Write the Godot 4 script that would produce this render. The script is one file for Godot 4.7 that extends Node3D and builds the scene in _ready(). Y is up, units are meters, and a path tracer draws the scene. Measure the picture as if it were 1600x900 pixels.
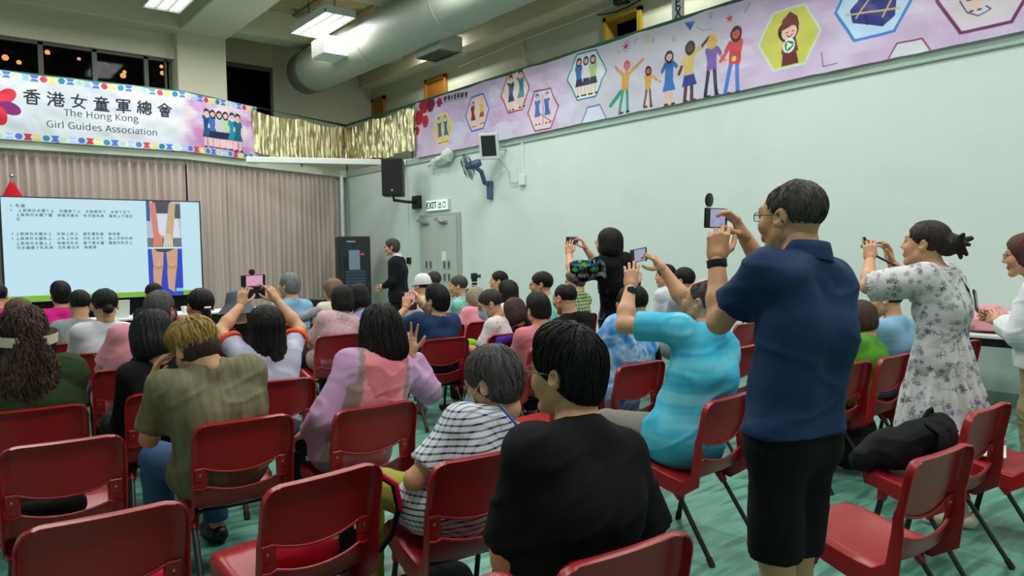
extends Node3D
# A talk in a community hall: the audience on red stacking chairs, seen from the back rows.

const LAMP := 7.6
const SCREEN := 0.95

func _ready() -> void:
	var cam := Camera3D.new()
	cam.name = "camera"
	cam.fov = rad_to_deg(2.0 * atan(450.0 / 1151.0))
	cam.near = 0.05
	cam.far = 80.0
	cam.transform = Transform3D(Basis(Vector3(0.77713, -0.01821, 0.62908), Vector3(0.04471, 0.99865, -0.02632), Vector3(-0.62775, 0.04858, 0.7769)).orthonormalized(), Vector3(0, 1.5, 0))
	add_child(cam)
	cam.current = true
	var we := WorldEnvironment.new()
	we.name = "world"
	var e := Environment.new()
	e.background_mode = Environment.BG_COLOR
	e.background_color = Color(0.005, 0.006, 0.01)
	e.tonemap_mode = Environment.TONE_MAPPER_LINEAR
	e.tonemap_exposure = 1.0
	e.sdfgi_enabled = true
	e.ssao_enabled = true
	e.ssil_enabled = true
	we.environment = e
	add_child(we)
	make_materials()
	# the shell, then what hangs on it
	build_shell()
	ceiling_gear()
	rails_and_drapes()
	wall_gear()
	stage_gear()
	chairs()
	people_near()
	people_middle()
	people_far()
	people_standing()
	belongings()
	for n in find_children("*", "GeometryInstance3D", true, false):
		n.cast_shadow = GeometryInstance3D.SHADOW_CASTING_SETTING_ON

func chairs() -> void:
	for q in [
		[0.39, -2.36, 3, "empty red chair with a crimson bundle on its seat"],
		[1.02, -2.29, -6, "empty red chair holding a crimson bag, straps over its side"],
		[0.43, -3.43, 6, "empty red chair with a folded black garment on the seat"],
		[0.43, -4.28, 4, "red chair under the woman with long curly hair"],
		[1.11, -3.31, 3, "red chair under the highlighted-hair person in olive"],
		[1.69, -3.17, 1, "red chair under the woman in the hooded pink jacket"],
		[1.56, -2.12, 6, "red chair under the striped-shirt woman"],
		[1.315, -1.22, 5, "red chair behind the man in the plain black T-shirt"],
		[0.83, -1.34, 9, "red chair of which one rounded corner shows below the black T-shirt"],
		[3.06, -2.13, -3, "red chair under the man in bright cyan"],
		[2.76, -1.06, 4, "empty red chair beside the man in black shorts, seat fully in view"],
		[3.66, -1.21, 2, "red chair carrying the black backpack"],
		[4.28, -1.1, 2, "red chair with papers and a pink pen on its seat"],
		[6.03, -2.15, 8, "red chair by the table with the grey bag behind the dress"],
		[4.45, -2.23, 8, "red chair between the navy polo and the green shirt"],
		[4.97, -2.18, 2, "red chair under the person in the lime green shirt"],
		[5.5, -2.2, 4, "red chair under the person in pale blue behind the dress"],
		[6.2, -4.09, 0, "red chair far back against the mint wall"],
		[4.72, -3.14, -4, "red chair half hidden behind the navy polo"],
		[3.58, -3.15, 1, "red chair under the man in the blue tie-dye jacket"],
		[3.1, -3.2, -3, "red chair mostly hidden behind the black-haired man's head"],
		[4.29, -4.25, 4, "red chair under the balding man in black"],
		[3.8, -4.25, 2, "red chair under the man in coral pink"],
		[4.56, -5.18, 3, "red chair under the brown-bobbed person behind coral pink"],
		[3.49, -5.25, 6, "red chair under the man in navy holding a phone"],
		[4.16, -6.24, 0, "empty red chair just past the navy-shirted phone holder"],
		[5.3, -7.28, 5, "red chair under the woman in turquoise"],
		[4.08, -5.13, 3, "red chair under the masked woman in flowers"],
		[1.12, -6.49, 6, "red chair under the woman in white with the bun"],
		[1.1, -7.44, 0, "red chair under the man in patterned grey"],
		[1.08, -5.41, 10, "red chair under the grey-haired person in pink with a strap"],
		[1.05, -4.3, 8, "red chair under the black-bobbed woman in black knit"],
		[1.62, -4.22, 6, "red chair under the woman in lavender holding up a phone"],
		[3.1, -7.51, 8, "red chair with a grey bag draped over its back"],
		[2.97, -6.23, 1, "red chair under the woman in rosy print"],
		[1.1, -8.7, 0, "red chair under the person in magenta"],
		[1.6, -5.3, 3, "red chair under the ponytailed woman in black"],
		[2.15, -6.25, 2, "red chair under the person in the grey bucket hat"],
		[4.68, -4.3, 2, "red chair tucked beside the standing woman in black"],
		[5.1, -6.25, 2, "red chair under the long-haired woman"],
		[4.64, -6.25, 0, "red chair under the fair-haired person in pink"],
		[5.0, -5.3, 4, "red chair under the man with glasses checking a phone"],
		[5.95, -6.1, 3, "red chair under the man in green gingham"],
		[5.85, -7.45, 2, "red chair under the man in profile near the mint wall"],
		[4.72, -7.45, 0, "red chair under the person in the white cap"],
		[3.55, -7.45, 0, "red chair under the person in the cream jacket"],
		[2.55, -9.7, 184, "red chair facing the audience before the front tables"],
	]:
		chair(q[0], q[1], q[2], q[3])

func hip(x: float, ztop: float) -> Vector3:
	return Vector3(x, 0.525, ztop - 0.235)

func people_near() -> void:
	var p: Node3D
	# black T-shirt, nearest
	p = person({"label": "young man in a plain black T-shirt, black hair, back turned, nearest the camera", "at": hip(1.33, -1.24), "head": Vector3(1.43, 1.15, -1.53), "yaw": 2, "look": [14, 2, 0], "hs": 0.98, "s": 1.05, "w": 1.0, "hair": "thick", "hc": Color(0.06, 0.055, 0.058),
		"top": {"m": M.c_black, "sleeve": 0.86, "o": 0.024, "so": 0.022, "fold": 0.014, "fs": 6.0}, "bot": {"m": M.j_dark}, "shoe": M.shoe_grey, "glasses": M.glass_metal,
		"legL": {"k": Vector3(1.5, 0.5, -1.86), "a": Vector3(1.5, 0.085, -1.8)}, "legR": {"k": Vector3(1.72, 0.5, -1.78), "a": Vector3(1.75, 0.085, -1.75)}, "armL": {"w": Vector3(1.36, 0.64, -1.74), "hint": Vector3(-0.6, -0.6, 0.5)}, "armR": {"w": Vector3(1.62, 0.62, -1.7), "hint": Vector3(0.4, -0.6, 0.6)}, "bow": 0.05})
	# striped T-shirt
	p = person({"label": "grey-haired woman in a white T-shirt with navy stripes", "at": hip(1.57, -2.14), "head": Vector3(1.765, 0.985, -2.32), "yaw": 4, "look": [22, -12, 4], "hs": 1.05, "s": 0.93, "f": true, "hair": "greyshort", "hc": rgb8(86, 84, 84), "mask": true,
		"top": {"m": M.c_tee, "sleeve": 0.8, "o": 0.022, "fold": 0.011}, "bot": {"m": M.j_yellow}, "shoe": M.shoe_grey,
		"armL": {"w": Vector3(1.5, 0.6, -2.5), "hint": Vector3(-0.9, -0.4, 0.4)}, "armR": {"w": Vector3(1.78, 0.62, -2.62)}, "bow": 0.07})
	var b: Vector3 = p.position
	part("lanyard", tube_mesh([Vector3(1.68, 0.93, -2.17) - b, Vector3(1.72, 0.86, -2.125) - b, Vector3(1.76, 0.78, -2.11) - b, Vector3(1.8, 0.66, -2.13) - b], 0.006, 8), M.strap_blue, p)
	# cyan sports shirt, phone raised
	p = person({"label": "grey-haired man in a bright cyan sports shirt aiming a phone", "at": hip(3.06, -2.15), "head": Vector3(3.28, 1.215, -2.42), "yaw": 0, "look": [4, 14, 0], "hs": 1.08, "s": 1.03, "w": 1.18, "belly": 0.05, "hair": "thin", "hc": rgb8(78, 76, 76), "glasses": M.glass_metal,
		"top": {"m": M.c_cyan, "sleeve": 0.78, "o": 0.026, "fold": 0.018, "fs": 6.0}, "bot": {"m": M.j_grey}, "shoe": M.shoe_grey,
		"armL": {"w": Vector3(3.03, 1.3, -2.72), "hint": Vector3(-0.7, -0.8, 0.2), "f": Vector3(0.25, 0.95, -0.1), "p": Vector3(0.7, -0.1, -0.7), "hand": "hold"},
		"armR": {"w": Vector3(3.33, 1.39, -2.74), "hint": Vector3(0.3, -0.9, 0.4), "f": Vector3(-0.55, 0.75, -0.3), "p": Vector3(-0.5, -0.2, -0.8), "hand": "pinch"}})
	wrist_band(p, Vector3(3.015, 1.275, -2.7), Vector3(0.1, 0.95, -0.25), 0.032, M.rubber, M.black_plastic, 0.024)
	phone("dark phone held up by the man in cyan", Vector3(3.19, 1.47, -2.8), Vector3(0.97, 0.1, -0.12), Vector3(-0.1, 1, 0.05), M.screen_blue)
	# pink hooded jacket, waving hand
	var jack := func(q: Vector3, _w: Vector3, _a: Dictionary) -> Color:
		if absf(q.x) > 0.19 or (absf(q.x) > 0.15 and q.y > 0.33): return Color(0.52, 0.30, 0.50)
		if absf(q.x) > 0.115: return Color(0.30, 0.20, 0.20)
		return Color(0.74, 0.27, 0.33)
	p = person({"label": "woman in a pink and lilac hooded jacket raising one open hand", "at": hip(1.69, -3.19), "head": Vector3(1.87, 1.1, -3.42), "yaw": 3, "look": [-4, -6, 0], "hs": 1.04, "s": 0.98, "w": 1.02, "f": true, "hair": "shag", "hc": rgb8(34, 28, 28),
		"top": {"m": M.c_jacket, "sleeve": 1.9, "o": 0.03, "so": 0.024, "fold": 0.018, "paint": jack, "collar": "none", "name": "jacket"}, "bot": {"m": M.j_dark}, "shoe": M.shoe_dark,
		"armR": {"w": Vector3(2.085, 0.955, -3.47), "hint": Vector3(0.1, -0.9, 0.2), "f": Vector3(0.0, 0.99, -0.1), "p": Vector3(-0.45, 0.1, 0.88), "hand": "open"}, "armL": {"w": Vector3(1.5, 0.6, -3.55)}})
	b = p.position
	var hf := Field.new(Vector3(-0.3, 0.55, -0.3), Vector3(0.45, 1.1, 0.36), 0.011)
	hf.seg(Vector3(-0.02, 0.955, 0.1), Vector3(0.26, 0.955, 0.09), 0.042, 0.042, 0.02)
	hf.ell(Vector3(0.11, 0.87, 0.13), Vector3(0.165, 0.115, 0.05), 0.03, false, Basis(Vector3.RIGHT, 0.2))
	hf.ell(Vector3(0.11, 0.80, 0.155), Vector3(0.1, 0.085, 0.032), 0.05, false, Basis(Vector3.RIGHT, 0.1))
	var ha := Acc.new()
	ha.add(hf.mesh())
	folds(ha, 0.018, 8, 11.0)
	part("hood", ha.commit(), M.c_hood, p)
	# olive shirt, highlighted hair, head on hand
	p = person({"label": "person with gold-streaked hair in an olive shirt, head bent on one hand", "at": hip(1.08, -3.33), "head": Vector3(0.99, 1.08, -3.56), "yaw": 6, "look": [14, -26, 6], "hs": 1.06, "s": 1.02, "w": 1.12, "nk": 0.115, "hair": "textured", "hc": rgb8(176, 142, 80), "bow": 0.06,
		"top": {"m": M.c_olive, "sleeve": 0.8, "o": 0.028, "fold": 0.02, "fs": 6.0}, "bot": {"m": M.j_blue}, "shoe": M.shoe_dark,
		"armL": {"w": Vector3(0.83, 0.92, -3.72), "hint": Vector3(-0.1, -0.9, 0.35), "f": Vector3(0.25, 0.9, 0.1), "p": Vector3(0.9, 0.1, 0.35), "hand": "relaxed"}, "armR": {"w": Vector3(1.1, 0.6, -3.78)}})
	var hx: Transform3D = p.get_meta("hx")
	var uf := Field.new(Vector3(-0.13, -0.12, -0.1), Vector3(0.13, 0.08, 0.16), 0.005)
	uf.ell(Vector3(0, 0.0, 0.022), Vector3(0.079, 0.086, 0.092), 0.0)
	uf.ell(Vector3(0, -0.03, -0.085), Vector3(0.068, 0.12, 0.085), 0.01, true)
	for s in [-1.0, 1.0]: uf.ell(Vector3(0.09 * s, -0.008, 0.008), Vector3(0.022, 0.036, 0.024), 0.006, true)
	uf.keep_below(Vector3(0, 1, 0.2).normalized(), 0.03, 0.01)
	uf.keep_below(Vector3(0, -1, -0.2).normalized(), 0.05, 0.01)
	var ub := Acc.new()
	ub.add(strands(uf.mesh(), 0.003, 9.0, Vector3(0, 0.13, 0.04), 4))
	part("undercut", ub.commit(), hair_mat(rgb8(58, 44, 36)), p, hx)

func people_middle() -> void:
	var p: Node3D
	# curly hair, visor, dark green
	p = person({"label": "woman with very long curly brown hair and a beige visor, dark green top", "at": hip(0.42, -4.3), "head": Vector3(0.41, 1.125, -4.5), "yaw": 3, "look": [8, 0, 0], "hs": 1.04, "s": 1.05, "w": 1.35, "f": true, "hair": "curly", "hc": rgb8(74, 54, 46),
		"top": {"m": M.c_green, "sleeve": 1.5, "o": 0.024, "fold": 0.012}, "bot": {"m": M.j_dark}, "shoe": M.shoe_dark})
	var hx: Transform3D = p.get_meta("hx")
	var rows := [[], []]
	for i in 40:
		var an := TAU * i / 40.0
		for j in 2: rows[j].append(Vector3(sin(an) * (0.137 - 0.002 * j), 0.015 - 0.045 * j - 0.02 * maxf(cos(an), -0.3), cos(an) * (0.135 - 0.002 * j) + 0.012))
	var va := Acc.new()
	va.grid(rows, Vector3.ZERO, true)
	part("visor_band", va.commit(), M.visor_beige, p, hx)
	var br := []
	for j in 5:
		var row := []
		for i in 17:
			var an := deg_to_rad(-75.0 + 150.0 * i / 16.0)
			var r := 0.108 + 0.075 * j / 4.0
			row.append(Vector3(sin(an) * r * 0.95, 0.05 - 0.008 * j - 0.02 * sin(an) * sin(an), -cos(an) * r))
		br.append(row)
	part("visor_brim", wrap_quad_strip(br, Vector3.UP), M.visor_beige, p, hx)
	# black knit, bob
	p = person({"label": "woman with a black bob in a sheer black knit, leaning forward", "at": hip(1.05, -4.3), "head": Vector3(1.03, 1.04, -4.56), "yaw": 4, "look": [16, -24, -6], "hs": 1.2, "s": 0.96, "w": 1.08, "f": true, "hair": "bob", "hc": rgb8(18, 19, 22), "bow": 0.07,
		"top": {"m": M.c_knit, "sleeve": 1.85, "o": 0.022, "fold": 0.014, "open": 0.012}, "bot": {"m": M.j_dark}, "shoe": M.shoe_dark})
	# lavender T-shirt, arms up
	p = person({"label": "woman in a lavender T-shirt with orange cuffs, both arms raised", "at": hip(1.63, -4.24), "head": Vector3(1.65, 1.06, -4.46), "yaw": 2, "look": [2, 8, 0], "hs": 1.05, "s": 0.98, "f": true, "hair": "longbob", "hc": rgb8(24, 19, 19),
		"top": {"m": M.c_lav, "sleeve": 0.6, "o": 0.02, "fold": 0.014, "cuff": M.c_orange}, "bot": {"m": M.j_dark}, "shoe": M.shoe_dark,
		"armL": {"w": Vector3(1.61, 1.19, -4.76), "hint": Vector3(-0.8, -0.5, 0.2), "f": Vector3(0.2, 0.95, -0.15), "p": Vector3(0.75, -0.1, -0.65), "hand": "pinch"},
		"armR": {"w": Vector3(1.845, 1.21, -4.76), "hint": Vector3(0.8, -0.6, 0.2), "f": Vector3(-0.4, 0.9, -0.1), "p": Vector3(-0.5, -0.1, -0.85), "hand": "tap"}})
	var ph := phone("black phone with a navy flip cover held high by the woman in lavender", Vector3(1.715, 1.345, -4.82), Vector3(1, 0.02, 0.0), Vector3(0, 1, 0.1), M.screen_pink)
	part("flip_cover", box_mesh(Vector3(-0.07, -0.122, -0.004), Vector3(0.078, -0.04, 0.002), 0.002), M.case_navy, ph)
	part("card", box_mesh(Vector3(-0.058, -0.115, 0.002), Vector3(-0.04, -0.05, 0.004)), M.visor_beige, ph)
	part("lens_flap", lathe([Vector2(0.0005, 0.003), Vector2(0.02, 0.003), Vector2(0.02, -0.003), Vector2(0.0005, -0.003)], 20, Basis(Vector3.RIGHT, Vector3(0, 0, 1), Vector3(0, -1, 0)), Vector3(-0.008, 0.056, 0)).commit(), M.case_navy, ph)
	# grey hair, pink, strap
	p = person({"label": "grey-haired person with glasses in plain pink, black strap across the back", "at": hip(1.1, -5.43), "head": Vector3(1.33, 1.13, -5.6), "yaw": -6, "look": [-42, -4, 0], "hs": 1.04, "s": 0.98, "w": 1.1, "hair": "greyshort", "hc": rgb8(76, 72, 72), "glasses": M.glass_black,
		"top": {"m": M.c_pink, "sleeve": 0.85, "o": 0.022}, "bot": {"m": M.j_dark}, "shoe": M.shoe_dark})
	var b: Vector3 = p.position
	part("bag_strap", wrap_quad_strip([[Vector3(1.3, 1.0, -5.5) - b, Vector3(1.2, 0.88, -5.46) - b, Vector3(1.08, 0.76, -5.45) - b, Vector3(0.97, 0.66, -5.5) - b], [Vector3(1.27, 1.01, -5.49) - b, Vector3(1.17, 0.9, -5.45) - b, Vector3(1.05, 0.78, -5.44) - b, Vector3(0.94, 0.68, -5.49) - b]], Vector3(0, 0, 1)), M.bag_black, p)
	# ponytail, black
	p = person({"label": "woman in black with a low ponytail and a silver clip", "at": hip(1.6, -5.32), "head": Vector3(1.57, 1.15, -5.5), "look": [4, 0, 0], "hs": 1.04, "s": 0.98, "f": true, "hair": "ponytail", "top": {"m": M.c_black, "sleeve": 0.7}, "bot": {"m": M.j_dark}, "shoe": M.shoe_dark})
	hx = p.get_meta("hx")
	part("hair_clip", box_mesh(Vector3(-0.022, -0.008, 0.118), Vector3(0.022, 0.006, 0.132), 0.003), M.pale_metal, p, hx)
	# white tee, bun
	p = person({"label": "woman in a white T-shirt with dark hair in a low bun", "at": hip(1.12, -6.49), "head": Vector3(1.16, 1.13, -6.62), "look": [0, -4, 0], "hs": 1.08, "s": 1.0, "w": 1.1, "f": true, "hair": "bun", "top": {"m": M.c_white, "sleeve": 0.85, "o": 0.022}, "bot": {"m": M.j_dark}, "shoe": M.shoe_dark})
	# navy polo, phone with purple case
	p = person({"label": "man in a dark navy shirt holding a phone with a purple cover", "at": hip(3.5, -5.27), "head": Vector3(3.54, 1.08, -5.44), "look": [10, 4, 0], "hs": 1.04, "s": 1.0, "w": 1.1, "hair": "thick",
		"top": {"m": M.c_navy, "sleeve": 0.8, "o": 0.022}, "bot": {"m": M.j_grey}, "shoe": M.shoe_grey,
		"armL": {"w": Vector3(3.37, 1.02, -5.68), "hint": Vector3(-0.8, -0.7, 0.1), "f": Vector3(0.2, 0.95, -0.1), "p": Vector3(0.7, -0.1, -0.7), "hand": "pinch"},
		"armR": {"w": Vector3(3.54, 1.05, -5.7), "hint": Vector3(0.8, -0.7, 0.1), "f": Vector3(-0.3, 0.95, -0.1), "p": Vector3(-0.6, -0.1, -0.75), "hand": "pinch"}})
	ph = phone("phone with a purple flip cover held by the man in navy", Vector3(3.455, 1.12, -5.76), Vector3(1, 0.02, 0), Vector3(0, 1, 0.1), M.screen_pink)
	part("flip_cover", box_mesh(Vector3(-0.07, -0.13, -0.004), Vector3(0.085, -0.04, 0.003), 0.002), M.case_purple, ph)
	# masked woman, flowers
	p = person({"label": "short-haired woman with a face mask in a white flowered top", "at": hip(4.08, -5.15), "head": Vector3(4.1, 1.02, -5.4), "yaw": 38, "look": [52, -18, 0], "hs": 1.04, "s": 0.94, "f": true, "hair": "short", "hc": rgb8(52, 46, 46), "glasses": M.glass_metal, "mask": true, "bow": 0.06,
		"top": {"m": M.c_mapf, "sleeve": 0.85, "o": 0.024}, "bot": {"m": M.j_dark}, "shoe": M.shoe_dark, "low_shoe": true, "legL": {"k": Vector3(3.83, 0.5, -5.2), "a": Vector3(3.6, 0.1, -5.0), "t": Vector3(-0.9, -0.1, 0.1).normalized()}})
	# coral pink man, plaid tail
	p = person({"label": "black-haired man in a coral pink shirt over plaid, seated mid-hall", "at": hip(3.84, -4.27), "head": Vector3(3.89, 1.02, -4.48), "look": [-18, -14, 0], "hs": 1.04, "s": 0.97, "w": 1.05, "hair": "thick", "bow": 0.06, "top": {"m": M.c_coral, "sleeve": 1.6, "o": 0.022}, "bot": {"m": M.j_slate}, "shoe": M.shoe_dark})
	b = p.position
	var pf := Field.new(Vector3(-0.3, 0.3, -0.3), Vector3(0.3, 0.75, 0.3), 0.016)
	pf.seg(Vector3(-0.07, 0.56, 0.0), Vector3(0.07, 0.56, 0.0), 0.137, 0.137, 0.04, 0)
	pf.keep_below(Vector3(0, 1, 0), 0.63, 0.005)
	pf.keep_below(Vector3(0, -1, 0), -0.46, 0.005)
	var pa := Acc.new()
	pa.add(pf.mesh())
	part("shirt_tail", pa.commit(), M.c_plaid, p)
	# purple jacket
	p = person({"label": "brown-bobbed person just behind the man in coral pink, head low", "at": hip(4.56, -5.2), "head": Vector3(4.4, 0.93, -5.42), "yaw": 4, "look": [10, -16, 0], "hs": 1.0, "s": 0.86, "w": 0.9, "f": true, "hair": "bob", "hc": rgb8(66, 46, 40), "bow": 0.05, "top": {"m": M.c_black, "sleeve": 1.8, "o": 0.02}, "bot": {"m": M.j_dark}, "shoe": M.shoe_dark})
	# balding man, black
	p = person({"label": "man in black with a thinning crown, just past the young man's head", "at": hip(4.29, -4.27), "head": Vector3(4.22, 1.1, -4.52), "look": [0, -6, 0], "hs": 1.04, "s": 1.0, "hair": "baldspot", "top": {"m": M.c_black, "sleeve": 0.8}, "bot": {"m": M.j_dark}, "shoe": M.shoe_dark})
	# tie-dye jacket
	p = person({"label": "man in a blue and white tie-dye jacket reading a paper", "at": hip(3.58, -3.17), "head": Vector3(3.8, 1.12, -3.4), "yaw": 8, "look": [12, -12, 0], "hs": 1.04, "s": 1.0, "w": 1.12, "hair": "short", "top": {"m": M.c_tie, "sleeve": 1.8, "o": 0.03, "fold": 0.018, "collar": "polo"}, "bot": {"m": M.j_dark}, "shoe": M.shoe_dark, "skin": Color(0.76, 0.55, 0.42),
		"armL": {"w": Vector3(3.4, 0.74, -3.72), "hint": Vector3(-0.8, -0.6, 0.2)}})
	# lime green
	p = person({"label": "person with a brown bob in a lime green shirt beyond the navy polo", "at": hip(4.97, -2.2), "head": Vector3(5.1, 0.98, -2.47), "look": [12, -14, 0], "hs": 1.02, "s": 0.9, "f": true, "hair": "shortbob", "hc": rgb8(72, 50, 42), "top": {"m": M.c_lime, "sleeve": 0.9, "o": 0.022}, "bot": {"m": M.j_dark}, "shoe": M.shoe_grey, "bow": 0.06})
	person({"label": "person in pale blue mostly hidden between the lime green shirt and the flowered dress", "at": hip(5.5, -2.2), "head": Vector3(5.5, 1.1, -2.46), "look": [10, -6, 0], "s": 0.96, "hair": "short", "top": {"m": M.c_sky, "sleeve": 0.9, "o": 0.022}, "bot": {"m": M.j_dark}, "shoe": M.shoe_dark})
	# rosy print
	p = person({"label": "woman with a black bob in a rosy printed blouse", "at": hip(3.0, -6.25), "head": Vector3(3.13, 1.08, -6.45), "look": [-6, -8, 0], "hs": 1.03, "s": 0.97, "f": true, "w": 1.05, "hair": "bob", "hc": rgb8(30, 25, 26), "top": {"m": M.c_rosy, "sleeve": 0.9, "o": 0.022}, "bot": {"m": M.j_dark}, "shoe": M.shoe_dark, "bow": 0.05})
	p = person({"label": "dark-haired person in pale lilac beside the rosy blouse", "at": hip(3.45, -6.25), "head": Vector3(3.36, 1.08, -6.55), "look": [-12, -14, 0], "s": 0.95, "f": true, "hair": "bob", "top": {"m": M.c_lilac, "sleeve": 0.9}, "bot": {"m": M.j_dark}, "bow": 0.06})
	# bucket hat
	p = person({"label": "person in a grey bucket hat behind the raised arms", "at": hip(2.15, -6.27), "head": Vector3(2.15, 1.05, -6.45), "look": [0, -4, 0], "s": 0.97, "hair": "short", "top": {"m": M.c_black, "sleeve": 0.8}, "bot": {"m": M.j_dark}})
	hx = p.get_meta("hx")
	var bh := lathe([Vector2(0.001, 0.15), Vector2(0.06, 0.148), Vector2(0.085, 0.13), Vector2(0.1, 0.06), Vector2(0.106, 0.035), Vector2(0.165, -0.03), Vector2(0.168, -0.034), Vector2(0.104, 0.028)], 28, Basis.from_scale(Vector3(0.95, 1, 1.1)), Vector3(0, 0.0, 0.012))
	part("bucket_hat", bh.commit(), M.hat_grey, p, hx)

func people_far() -> void:
	var p: Node3D
	var dk := {"m": M.j_dark}
	for q in [
		["person in magenta with short black hair below the lit slide", Vector3(1.1, 0, -8.72), Vector3(1.16, 1.13, -8.92), "thick", BLACK_HAIR, M.c_magenta, 1.6, [4, 0, 0], false],
		["short-haired man in a patterned grey shirt", Vector3(1.1, 0, -7.46), Vector3(1.14, 1.09, -7.65), "short", BLACK_HAIR, M.c_greyp, 0.85, [0, -8, 0], false],
		["person in pink cut by the picture edge, farthest row", Vector3(0.6, 0, -8.75), Vector3(0.62, 1.15, -8.95), "short", BLACK_HAIR, M.c_magenta, 0.85, [-10, 0, 0], false],
		["brown-haired elder partly hidden behind the curly hair", Vector3(0.56, 0, -6.27), Vector3(0.57, 1.1, -6.45), "bun", rgb8(92, 72, 58), M.c_black, 0.85, [0, -6, 0], true],
		["dark-haired person in a dark flowered top below the printed feet", Vector3(2.05, 0, -8.72), Vector3(2.05, 1.09, -8.9), "short", BLACK_HAIR, M.c_dark_flower, 0.9, [0, -6, 0], true],
		["grey-haired man in a light blue shirt beyond the raised arms", Vector3(3.1, 0, -7.53), Vector3(3.11, 1.18, -7.67), "greyshort", rgb8(122, 122, 122), M.c_sky, 0.85, [28, 4, 0], false],
		["light brown-haired person in a cream jacket near the equipment rack", Vector3(3.55, 0, -7.47), Vector3(3.62, 1.1, -7.67), "shortbob", rgb8(124, 96, 68), M.c_cream, 1.7, [18, -6, 0], true],
		["person in a white cap and cream top", Vector3(4.72, 0, -7.47), Vector3(4.76, 1.11, -7.62), "short", BLACK_HAIR, M.c_cream, 0.85, [8, -4, 0], true],
		["dark-haired man half hidden behind the white cap", Vector3(5.6, 0, -8.6), Vector3(5.68, 1.11, -8.8), "fade", rgb8(56, 44, 38), M.c_white, 0.85, [20, 0, 0], false],
		["grey-haired woman in turquoise, face in profile", Vector3(5.3, 0, -7.3), Vector3(5.2, 1.09, -7.5), "tied", rgb8(66, 62, 60), M.c_turq, 1.7, [48, 0, 0], true],
		["short-haired man in profile against the mint wall", Vector3(5.85, 0, -7.47), Vector3(5.93, 1.12, -7.62), "fade", BLACK_HAIR, M.c_white, 0.85, [44, 6, 0], false],
		["woman with straight black hair to her shoulder blades", Vector3(5.1, 0, -6.27), Vector3(5.13, 1.05, -6.44), "long", rgb8(30, 27, 27), M.c_mapf, 0.9, [14, 0, 0], true],
		["fair-haired person in pink bending low before the masked woman", Vector3(4.64, 0, -6.27), Vector3(4.78, 0.98, -6.56), "shortbob", rgb8(150, 138, 112), M.c_pink, 0.9, [20, -20, 0], true],
		["man with glasses in profile holding a small phone", Vector3(5.0, 0, -5.32), Vector3(4.92, 1.16, -5.62), "fade", BLACK_HAIR, M.c_turq, 0.85, [38, 0, 0], false],
		["grey-templed man in green gingham beside the standing woman in black", Vector3(5.95, 0, -6.12), Vector3(6.03, 1.15, -6.28), "greyshort", rgb8(84, 80, 76), M.c_check, 0.85, [34, -10, 0], false],
		["black-haired person in white far behind the raised phone of the cyan man", Vector3(6.7, 0, -5.3), Vector3(6.72, 1.19, -5.5), "short", BLACK_HAIR, M.c_white, 0.85, [20, 0, 0], false],
		["black-haired man in slate grey far behind the cyan shirt", Vector3(5.85, 0, -4.42), Vector3(5.92, 1.18, -4.62), "short", BLACK_HAIR, M.c_greyp, 0.85, [10, 0, 0], false],
	]:
		var head: Vector3 = q[2]
		p = person({"label": q[0], "at": Vector3(q[1].x, 0.525, q[1].z - 0.2), "head": head, "look": q[7], "yaw": q[7][0] * 0.3, "hs": 1.04, "s": 0.98, "f": q[8], "hair": q[3], "hc": q[4], "top": {"m": q[5], "sleeve": q[6], "o": 0.02}, "bot": dk, "bow": 0.05})
		var hx: Transform3D = p.get_meta("hx")
		if q[0].begins_with("person in a white cap"):
			var a := lathe([Vector2(0.001, 0.142), Vector2(0.05, 0.132), Vector2(0.082, 0.1), Vector2(0.096, 0.05), Vector2(0.098, 0.015), Vector2(0.094, 0.014)], 24, Basis.from_scale(Vector3(0.92, 1, 1.1)), Vector3(0, 0, 0.012))
			var cp := part("cap", a.commit(), M.cap_white, p, hx)
			var br := []
			for j in 4:
				var row := []
				for i in 13:
					var an := deg_to_rad(-60.0 + 120.0 * i / 12.0)
					row.append(Vector3(sin(an) * (0.092 - 0.01 * j), 0.022 - 0.006 * j * j * 0.5 - 0.012 * sin(an) * sin(an), -0.06 - cos(an) * (0.04 + 0.024 * j)))
				br.append(row)
			part("cap_brim", wrap_quad_strip(br, Vector3.UP), M.cap_white, cp)
		if q[0].contains("glasses") or q[0].contains("gingham"): glasses(p, hx, M.glass_black)
	phone("small phone in the lap of the man in profile with glasses", Vector3(4.82, 0.98, -5.95), Vector3(0.8, 0.0, -0.5), Vector3(-0.3, 0.8, -0.4), M.screen_dim, Vector2(0.15, 0.072))
	# little camera on a stabiliser behind the turquoise woman
	var g := thing("camera_stabiliser", "small black camera on a hand stabiliser beside the woman in turquoise", "camera", Vector3(5.4, 0.93, -7.42))
	part("handle", tube_mesh([Vector3(0, -0.05, 0), Vector3(0, 0.12, 0)], 0.017, 10), M.black_plastic, g)
	var gm := Acc.new()
	for y in [0.13, 0.17, 0.21]: gm.box(Vector3(-0.03, y, -0.03), Vector3(0.02 + y * 0.05, y + 0.03, 0.02), Transform3D.IDENTITY, 0.006)
	part("motor", gm.commit(), M.black_metal, g)
	part("camera_body", box_mesh(Vector3(-0.035, 0.24, -0.04), Vector3(0.035, 0.32, 0.02), 0.008), M.black_plastic, g)
	part("flip_screen", box_mesh(Vector3(0.04, 0.255, -0.01), Vector3(0.1, 0.3, 0.0), 0.003), M.screen_dim, g)

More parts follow.
